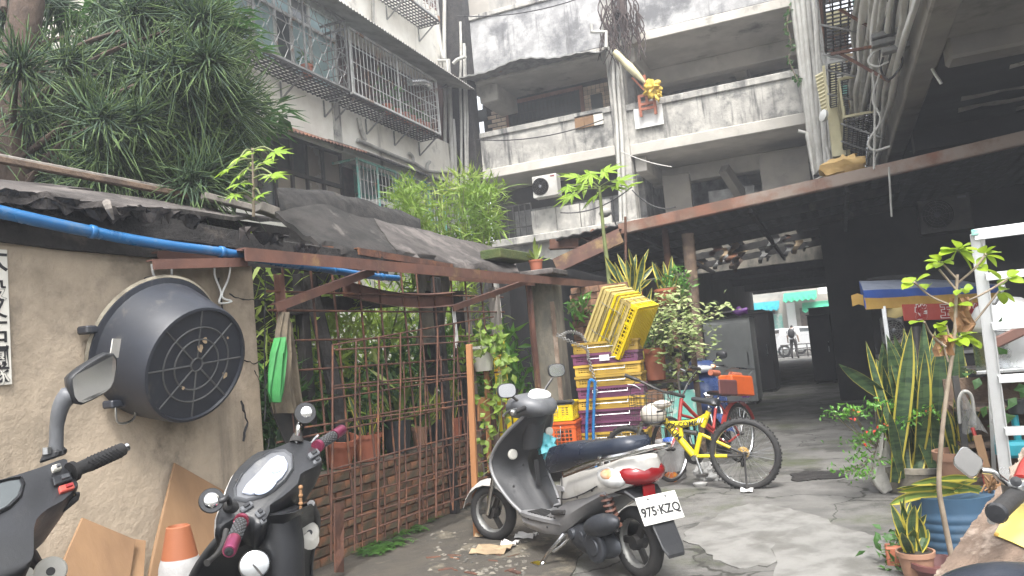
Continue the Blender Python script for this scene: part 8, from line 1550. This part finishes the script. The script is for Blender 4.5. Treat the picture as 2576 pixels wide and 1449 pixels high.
# ---------------------------------------------------------------- foreground left: two scooters
def fg_scooter(head, hdeg, label):
    h = math.radians(hdeg); d = V((math.cos(h), math.sin(h), 0)); R0 = V((head.x, head.y, 0))-d*1.0; return scooter(R0, h, label, body='black_plastic', low='black_plastic', rim='dark_grey', inner='black_plastic', head=False)
zF = lambda a, b: ((740+a/1.887)/1.565, (1500+b/1.887)/1.565)
hA = at_d(690, 1250, 2.5); s2 = fg_scooter(hA, 148, 'black scooter with pink bar ends and a pale oval dial in the left foreground')
bL, bR = at_d(*zF(240, 1060), 2.32), at_d(*zF(960, 520), 2.68); bd = (bR-bL).normalized(); NN = ((O-hA).normalized()*.75+UP*.65); NN = (NN-bd*NN.dot(bd)).normalized()
HP = lambda a, b, o=0: on_pl(*zF(a, b), (bL+bR)/2+NN*o, NN)
ol = [(205, 1085), (208, 1010), (235, 930), (262, 870), (285, 790), (330, 690), (420, 590), (520, 520), (640, 492), (740, 452), (800, 432), (860, 426), (935, 450), (980, 500), (1002, 590), (985, 625), (930, 650), (850, 695), (828, 770), (700, 880), (610, 940), (608, 990), (560, 1070), (500, 1075), (470, 1030), (380, 1015), (280, 1075), (240, 1095)]
m = MB(); m.relief([HP(*q) for q in curve([(a, b, 0) for a, b in ol], 2) for q in [(q[0], q[1])]], NN, [(.72, -.16), (.93, -.085), (1.0, -.035), (1.0, -.012), (.965, 0), (.93, .004)]); cw = put(m, 'handlebar_cowl', 'black_plastic', s2, smooth=50)
m = MB(); m.relief([HP(*q) for q in ol[:13]]+[HP(a-8, b+10) for a, b in ol[12:0:-1]], NN, [(1, -.05), (1, -.008)]); put(m, 'cowl_trim', 'white_paint', cw)
rc = [(345, 880), (345, 800), (400, 700), (500, 600), (620, 530), (720, 520), (775, 560), (780, 660), (720, 750), (640, 820), (540, 870), (430, 900)]; m = MB(); m.relief([HP(*q, .004) for q in rc], NN, [(1.02, -.01), (1.03, .004), (.97, .012), (.93, .004)]); put(m, 'dial_rim', 'grey_plastic', cw, smooth=50)
df = [(400, 835), (430, 780), (530, 680), (610, 590), (665, 560), (715, 570), (742, 620), (738, 665), (700, 725), (620, 790), (540, 838), (460, 850)]; m = MB(); m.relief([HP(*q, .010) for q in df], NN, [(1, 0), (1, .004), (.97, .007)]); dlf = put(m, 'dial', 'dial_face', cw, smooth=40)
for c, ra, rb in (((570, 765), 95, 62), ((665, 630), 58, 45)): m = MB(); m.relief([HP(c[0]+ra*math.cos(a)*.95+rb*.3*math.sin(a), c[1]-ra*.55*math.cos(a)+rb*math.sin(a), .0178) for a in [2*math.pi*i/22 for i in range(22)]], NN, [(1, 0), (1, .001)]); put(m, 'gauge', 'dial_grey', dlf)
for i in range(13): a = 2.2+i*.36; c = (570+78*math.cos(a), 768+.68*62*math.sin(a)-18*math.cos(a)); m = MB(); m.obox(HP(*c, .0195), (HP(c[0]+5, c[1])-HP(*c)), (HP(c[0], c[1]+5)-HP(*c)), NN*.0004); put(m, 'gauge_tick', 'clean_white', dlf)
m = MB(); m.tube([HP(570, 770, .0195), HP(505, 800, .0195)], .0012, 4); put(m, 'needle', 'letter_white', dlf); m = MB(); m.tube([HP(660, 655, .0195), HP(668, 610, .0195)], .0012, 4); put(m, 'needle', 'letter_white', dlf)
for a, b in ((370, 742), (560, 558)): m = MB(); m.lathe([(.008, 0), (.008, .003), (.004, .003), (.004, -.001), (0, -.001)], HP(a, b, .006), NN, 12); put(m, 'cowl_screw', 'dark_metal', cw)
for (a, b, w_, h_) in ((435, 940, 48, 28), (535, 985, 30, 36), (560, 1045, 22, 26), (935, 545, 40, 30), (960, 598, 30, 20)): m = MB(); c = HP(a, b, .008); ax_ = (HP(a+w_, b-w_*.65)-HP(a, b)); ay_ = (HP(a+h_*.6, b+h_*.7)-HP(a, b)); m.obox(c, ax_*.9, ay_*.8, NN*.008); sw_ = put(m, 'switch', 'grey_plastic', cw, bevel=.004); m = MB(); m.obox(c+NN*.011, ax_*.4, ay_*.4, NN*.003); put(m, 'switch_button', 'black_plastic', sw_)
def fg_grip(a, b, sgn):
    t_ = [a.lerp(b, f_) for f_ in (0, .08, .1, .62, .64, .97, 1)]
    m = MB(); m.tube(t_[:2], .0215, 16); put(m, 'grip_ring', 'pink_alu', s2, smooth=40); m = MB(); m.tube(t_[2:4], .0175, 16); gp_ = put(m, 'grip', 'rubber', s2, smooth=40); m = MB(); m.tube([t_[4], t_[5], t_[6]], [.019, .019, .016], 18); put(m, 'bar_end', 'pink_alu', s2, smooth=40); ax_ = (b-a).normalized(); m = MB(); m.lathe([(.012, 0), (.012, .002), (.006, .003), (.005, .001), (0, .001)], b, ax_, 14); put(m, 'bar_end_cap', 'black_plastic', s2)
    m = MB(); u_, v_ = perp(ax_)
    for i in range(12):
        for k in range(8): an = 2*math.pi*(i+.5*(k % 2))/12; c = t_[2].lerp(t_[3], (k+.6)/8.4)+(u_*math.cos(an)+v_*math.sin(an))*.0178; m.obox(c, ax_*.0022, (v_*math.cos(an)-u_*math.sin(an))*.0022, (u_*math.cos(an)+v_*math.sin(an))*.0012)
    stuff(put(m, 'grip_studs', 'grey_plastic', gp_))
fg_grip(at_d(608, 1308, 2.28), at_d(576, 1388, 2.08), 1); fg_grip(at_d(797, 1124, 2.68), at_d(862, 1080, 2.86), 1)
m = MB(); m.tube(curve([at_d(*zF(285, 1110), 2.28), at_d(*zF(268, 1190), 2.24), at_d(*zF(225, 1275), 2.18), at_d(*zF(140, 1352), 2.12)], 4), [.009]*5+[.008]*4+[.007]*3+[.010], 8); put(m, 'brake_lever', 'dark_metal', s2, smooth=60)
m = MB(); m.tube(curve([at_d(*zF(900, 480), 2.72), at_d(*zF(945, 430), 2.78), at_d(*zF(970, 405), 2.8)], 3), .006, 6); put(m, 'brake_lever', 'chrome', s2, smooth=60)
for (ma, mb_, R_, dd, base, st_) in (((175, 890), None, .036, 2.30, (320, 945), (255, 888)), ((872, 240), None, .037, 2.72, (806, 455), (822, 330))):
    c = at_d(*zF(*ma), dd); nn = ((O-c).normalized()+V((.05, 0, .12))).normalized(); m = MB(); m.lathe([(0, -.022), (R_*.6, -.019), (R_*.93, -.01), (R_, .004), (R_*.93, .012), (R_*.66, .012)], c, nn, 32); ms = put(m, 'mirror_shell', 'black_plastic', s2, smooth=50); m = MB(); m.lathe([(R_*.66, .010), (R_*.64, .013), (R_*.45, .017), (R_*.2, .019), (0, .0195)], c+(bd*.006 if ma[0] > 500 else V((0, 0, 0))), nn, 28); put(m, 'convex_mirror', 'chrome', ms, smooth=60)
    bb, ss = HP(*base, .0) if ma[0] < 500 else HP(*base), at_d(*zF(*st_), dd); m = MB(); m.tube(curve([bb, bb.lerp(ss, .5)+NN*.03, ss, c-nn*.02], 4), .0085, 8); put(m, 'mirror_stem', 'dark_metal' if ma[0] < 500 else 'chrome', s2, smooth=60); m = MB(); m.lathe([(.024, 0), (.022, .012), (.013, .03), (0, .032)], bb, (ss-bb), 14); put(m, 'stem_boot', 'rubber', s2, smooth=40)
m = MB(); m.loft([[c_+V((math.cos(a)*.075, math.sin(a)*.075, 0)) for a in [2*math.pi*k/14 for k in range(14)]] for c_ in (hA-UP*.04, hA-UP*.14+V((.01, 0, 0)), hA-UP*.38)]); put(m, 'steering_column', 'black_plastic', s2, smooth=60)
def plate_on(P, N_, ra, rb, mat, nm, par):
    u_ = UP.cross(N_).normalized(); v_ = N_.cross(u_); m = MB(); m.relief([P+u_*ra*math.cos(a)+v_*rb*math.sin(a) for a in [2*math.pi*i/22 for i in range(22)]], N_, [(1.1, -.02), (1.05, 0), (1, .006), (.9, .008)]); return put(m, nm, mat, par, smooth=40)
cN = lambda p: (O-p).normalized()
p_ = at_d(*zF(495, 1365), 2.36); k_ = plate_on(p_, cN(p_), .042, .040, 'steel', 'ignition_plate', s2); m = MB(); m.tube([p_+cN(p_)*.009+V((-.03, 0, .02)), p_+cN(p_)*.01+V((.0, 0, -.005)), p_+cN(p_)*.01+V((.025, 0, -.03))], .003, 5); put(m, 'key_shutter', 'dark_metal', k_)
p_ = at_d(*zF(905, 1125), 2.62); k_ = plate_on(p_, cN(p_), .028, .034, 'pot_white', 'ignition_plate', s2); m = MB(); m.lathe([(.009, 0), (.009, .003), (0, .003)], p_+cN(p_)*.009, cN(p_), 12); put(m, 'key_slot', 'dark_metal', k_)
m = MB()
for i in range(16): q_ = at_d(*zF(838, 790+i*12), 2.5); m.sphere(q_, .0055 if i % 5 else .008, 6, 5)
tag(put(m, 'bead_charm', 'dry_leaf', smooth=60), 'string of small beads hanging under the pink gripped handlebar', 'charm')
# nearest scooter, cut by the left edge
zG = lambda a, b: (a/1.5786/1.565, (1350+b/1.5786)/1.565)
hB = at_d(-70, 1260, 2.35); s1 = fg_scooter(hB, 150, 'nearest black scooter cut by the left edge, with a large grey mirror')
GP = lambda a, b, d=2.25: at_d(*zG(a, b), d)
bd1 = (GP(450, 800, 2.35)-GP(-300, 1000, 2.05)).normalized(); N1 = ((O-GP(100, 1000)).normalized()*.75+UP*.62); N1 = (N1-bd1*N1.dot(bd1)).normalized(); HP1 = lambda a, b, o=0: on_pl(*zG(a, b), GP(200, 900, 2.22)+N1*o, N1)
ol = [(-420, 1000), (-200, 900), (0, 845), (150, 800), (285, 755), (400, 712), (428, 735), (440, 790), (470, 840), (492, 870), (480, 905), (400, 985), (300, 1040), (225, 1110), (205, 1200), (205, 1300), (190, 1380), (90, 1449), (-100, 1480), (-400, 1450)]
m = MB(); m.relief([HP1(q.x, q.y) for q in curve([(a, b, 0) for a, b in ol], 2)], N1, [(.75, -.18), (.94, -.09), (1, -.04), (1, -.012), (.97, 0), (.94, .005)]); cw = put(m, 'handlebar_cowl', 'black_plastic', s1, smooth=50)
m = MB(); m.relief([HP1(*q) for q in ol[:6]]+[HP1(a+4, b+9) for a, b in ol[5:0:-1]], N1, [(1, -.05), (1, -.006)]); put(m, 'cowl_trim', 'white_paint', cw)
m = MB(); m.relief([HP1(*q, .004) for q in ((-200, 960), (-60, 880), (60, 850), (130, 840), (150, 880), (130, 960), (60, 1030), (-100, 1110), (-220, 1100))], N1, [(1.04, -.01), (1.04, .004), (.95, .010), (.93, .002)]); put(m, 'dial_rim', 'black_plastic', cw, smooth=50); m = MB(); m.relief([HP1(*q, .006) for q in ((-190, 965), (-60, 890), (50, 860), (120, 850), (135, 885), (110, 955), (40, 1020), (-100, 1095))], N1, [(.96, 0), (.96, .002)]); put(m, 'dial', 'glass', cw)
for (a, b, w_, h_, mt) in ((350, 780, 34, 22, 'pot_white'), (385, 850, 70, 34, 'black_plastic'), (412, 905, 56, 24, 'sign_red')):
    c = HP1(a, b, .008); ax_ = HP1(a+w_, b-w_*.32)-HP1(a, b); ay_ = HP1(a+h_*.3, b+h_)-HP1(a, b); m = MB(); m.obox(c, ax_*.8, ay_*.8, N1*.008); q_ = put(m, 'switch', mt, cw, bevel=.003); m = MB(); m.obox(c+N1*.010+ax_*.2, ax_*.35, ay_*.35, N1*.003); put(m, 'switch_button', 'grey_plastic' if mt != 'sign_red' else 'red_lens', q_, bevel=.001)
a, b = GP(440, 805, 2.33), GP(775, 655, 2.5); t_ = lambda f_: a.lerp(b, f_); m = MB(); m.tube([t_(0), t_(.07)], .030, 18); m.tube([t_(.07), t_(.35), t_(.96)], [.020, .021, .021], 16); gq = put(m, 'grip', 'rubber', s1, smooth=40); m = MB(); m.tube([t_(.97), t_(1.05)], [.013, .014], 14); put(m, 'bar_end', 'chrome', s1, smooth=40)
m = MB(); ax_ = (b-a).normalized(); u_, v_ = perp(ax_)
for i in range(9): c = t_(.32+.065*i); m.tube([c+(u_*math.cos(q_)+v_*math.sin(q_))*.0215+ax_*.012*math.sin(q_*2) for q_ in [2*math.pi*k/10 for k in range(11)]], .0022, 4)
stuff(put(m, 'grip_ribs', 'rubber', gq))
m = MB(); m.tube(curve([GP(480, 930, 2.3), GP(470, 965, 2.3), GP(360, 1055, 2.28), GP(215, 1165, 2.26)], 4), [.007]*4+[.010]*4+[.006]*5, 8); put(m, 'brake_cable', 'rubber', s1, smooth=60)
m = MB(); cv = curve([GP(347, 690, 2.26), GP(350, 600, 2.26), GP(355, 500, 2.26), GP(385, 380, 2.26), GP(450, 300, 2.27)], 4); m.tube(cv, [.0205-.0006*i for i in range(4)]+[.0185]*4+[.019+.001*i for i in range(4)]+[.023+.0015*i for i in range(4)]+[.02], 16); put(m, 'mirror_arm', 'grey_plastic', s1, smooth=60); m = MB(); m.loft([[GP(a_, b_, 2.26)+RC.col[2]*o for a_, b_, o in ((270, 740, -.03), (390, 700, -.03), (390, 700, .03), (270, 740, .03))], [GP(a_, b_, 2.26)+RC.col[2]*o for a_, b_, o in ((300, 660, -.025), (390, 655, -.025), (390, 655, .025), (300, 660, .025))]]); put(m, 'mirror_base', 'black_plastic', s1, bevel=.006); m = MB(); m.lathe([(.012, 0), (.012, .018), (0, .018)], GP(292, 690, 2.23), UP, 6); put(m, 'bolt', 'steel', s1)
mo_ = [(425, 225), (450, 195), (520, 140), (600, 90), (655, 60), (700, 65), (722, 95), (722, 150), (705, 240), (685, 280), (650, 312), (570, 355), (500, 385), (465, 378), (440, 340), (430, 280)]; pp = [GP(a_, b_, 2.24+.0004*(a_-430)) for a_, b_ in mo_]; nm = (pp[4]-pp[0]).cross(pp[10]-pp[0]).normalized(); nm = nm if nm.dot(O-pp[0]) > 0 else -nm
m = MB(); m.relief([p.x*0 and p or p for p in pp], nm, [(.5, -.055), (.85, -.042), (1.0, -.012), (1.0, .004), (.95, .008)]); mr = put(m, 'mirror_shell', 'black_plastic', s1, smooth=50); m = MB(); m.relief(pp, nm, [(.91, .004), (.91, .0095)]); put(m, 'mirror_glass', 'mirror', mr)
p_ = at_d(*zG(315, 1420), 2.3); k_ = plate_on(p_, cN(p_), .040, .038, 'pot_white', 'ignition_plate', s1); m = MB(); m.lathe([(.012, 0), (.01, .003), (0, .003)], p_+cN(p_)*.009, cN(p_), 12); put(m, 'key_slot', 'dark_metal', k_)
# traffic cone
ct = at_d(448, 1322, 2.95); c0 = V((ct.x, ct.y, 0)); hC = ct.z; t = thing('traffic_cone', 'faded orange and white traffic cone between the two black scooters', 'traffic cone', c0); rr_ = lambda z: .041+(hC-z)*.205
m = MB(); m.lathe([(rr_(z), z) for z in (hC-.115, hC-.06, hC-.004)]+[(.036, hC), (.03, hC-.02), (.03, hC-.08)], c0, n=30); put(m, 'orange_tip', 'cone_orange', t, smooth=40); m = MB(); m.lathe([(rr_(z)+.002+.0015*math.sin(z*90), z) for z in [hC-.115-.015*i for i in range(15)]], c0, n=30); put(m, 'white_band', 'cone_white', t, smooth=40); m = MB(); m.lathe([(rr_(z), z) for z in (hC-.327, hC*.3, .03)], c0, n=30); m.box(c0.x-.2, c0.x+.2, c0.y-.2, c0.y+.2, 0, .03); put(m, 'base', 'cone_orange', t, smooth=40)
# ---------------------------------------------------------------- veil of air added in place of lens glare
hm = bpy.data.materials.new('glare_haze'); hm.use_nodes = True; hn = hm.node_tree; hn.nodes.clear()
ho = hn.nodes.new('ShaderNodeOutputMaterial'); hv = hn.nodes.new('ShaderNodeVolumePrincipled'); hv.inputs['Color'].default_value = (.9, .93, 1, 1); hv.inputs['Density'].default_value = .0065; hv.inputs['Anisotropy'].default_value = .3
hn.links.new(hv.outputs[0], ho.inputs['Volume']); MATS['glare_haze'] = hm
m = MB(); m.box(-62, 62, -42, 92, -1.2, 14.5); o = stuff(put(m, 'glare_haze', 'glare_haze', base=(0, 0, 0))); o['label'] = 'thin bright volume added over the yard in place of lens glare'
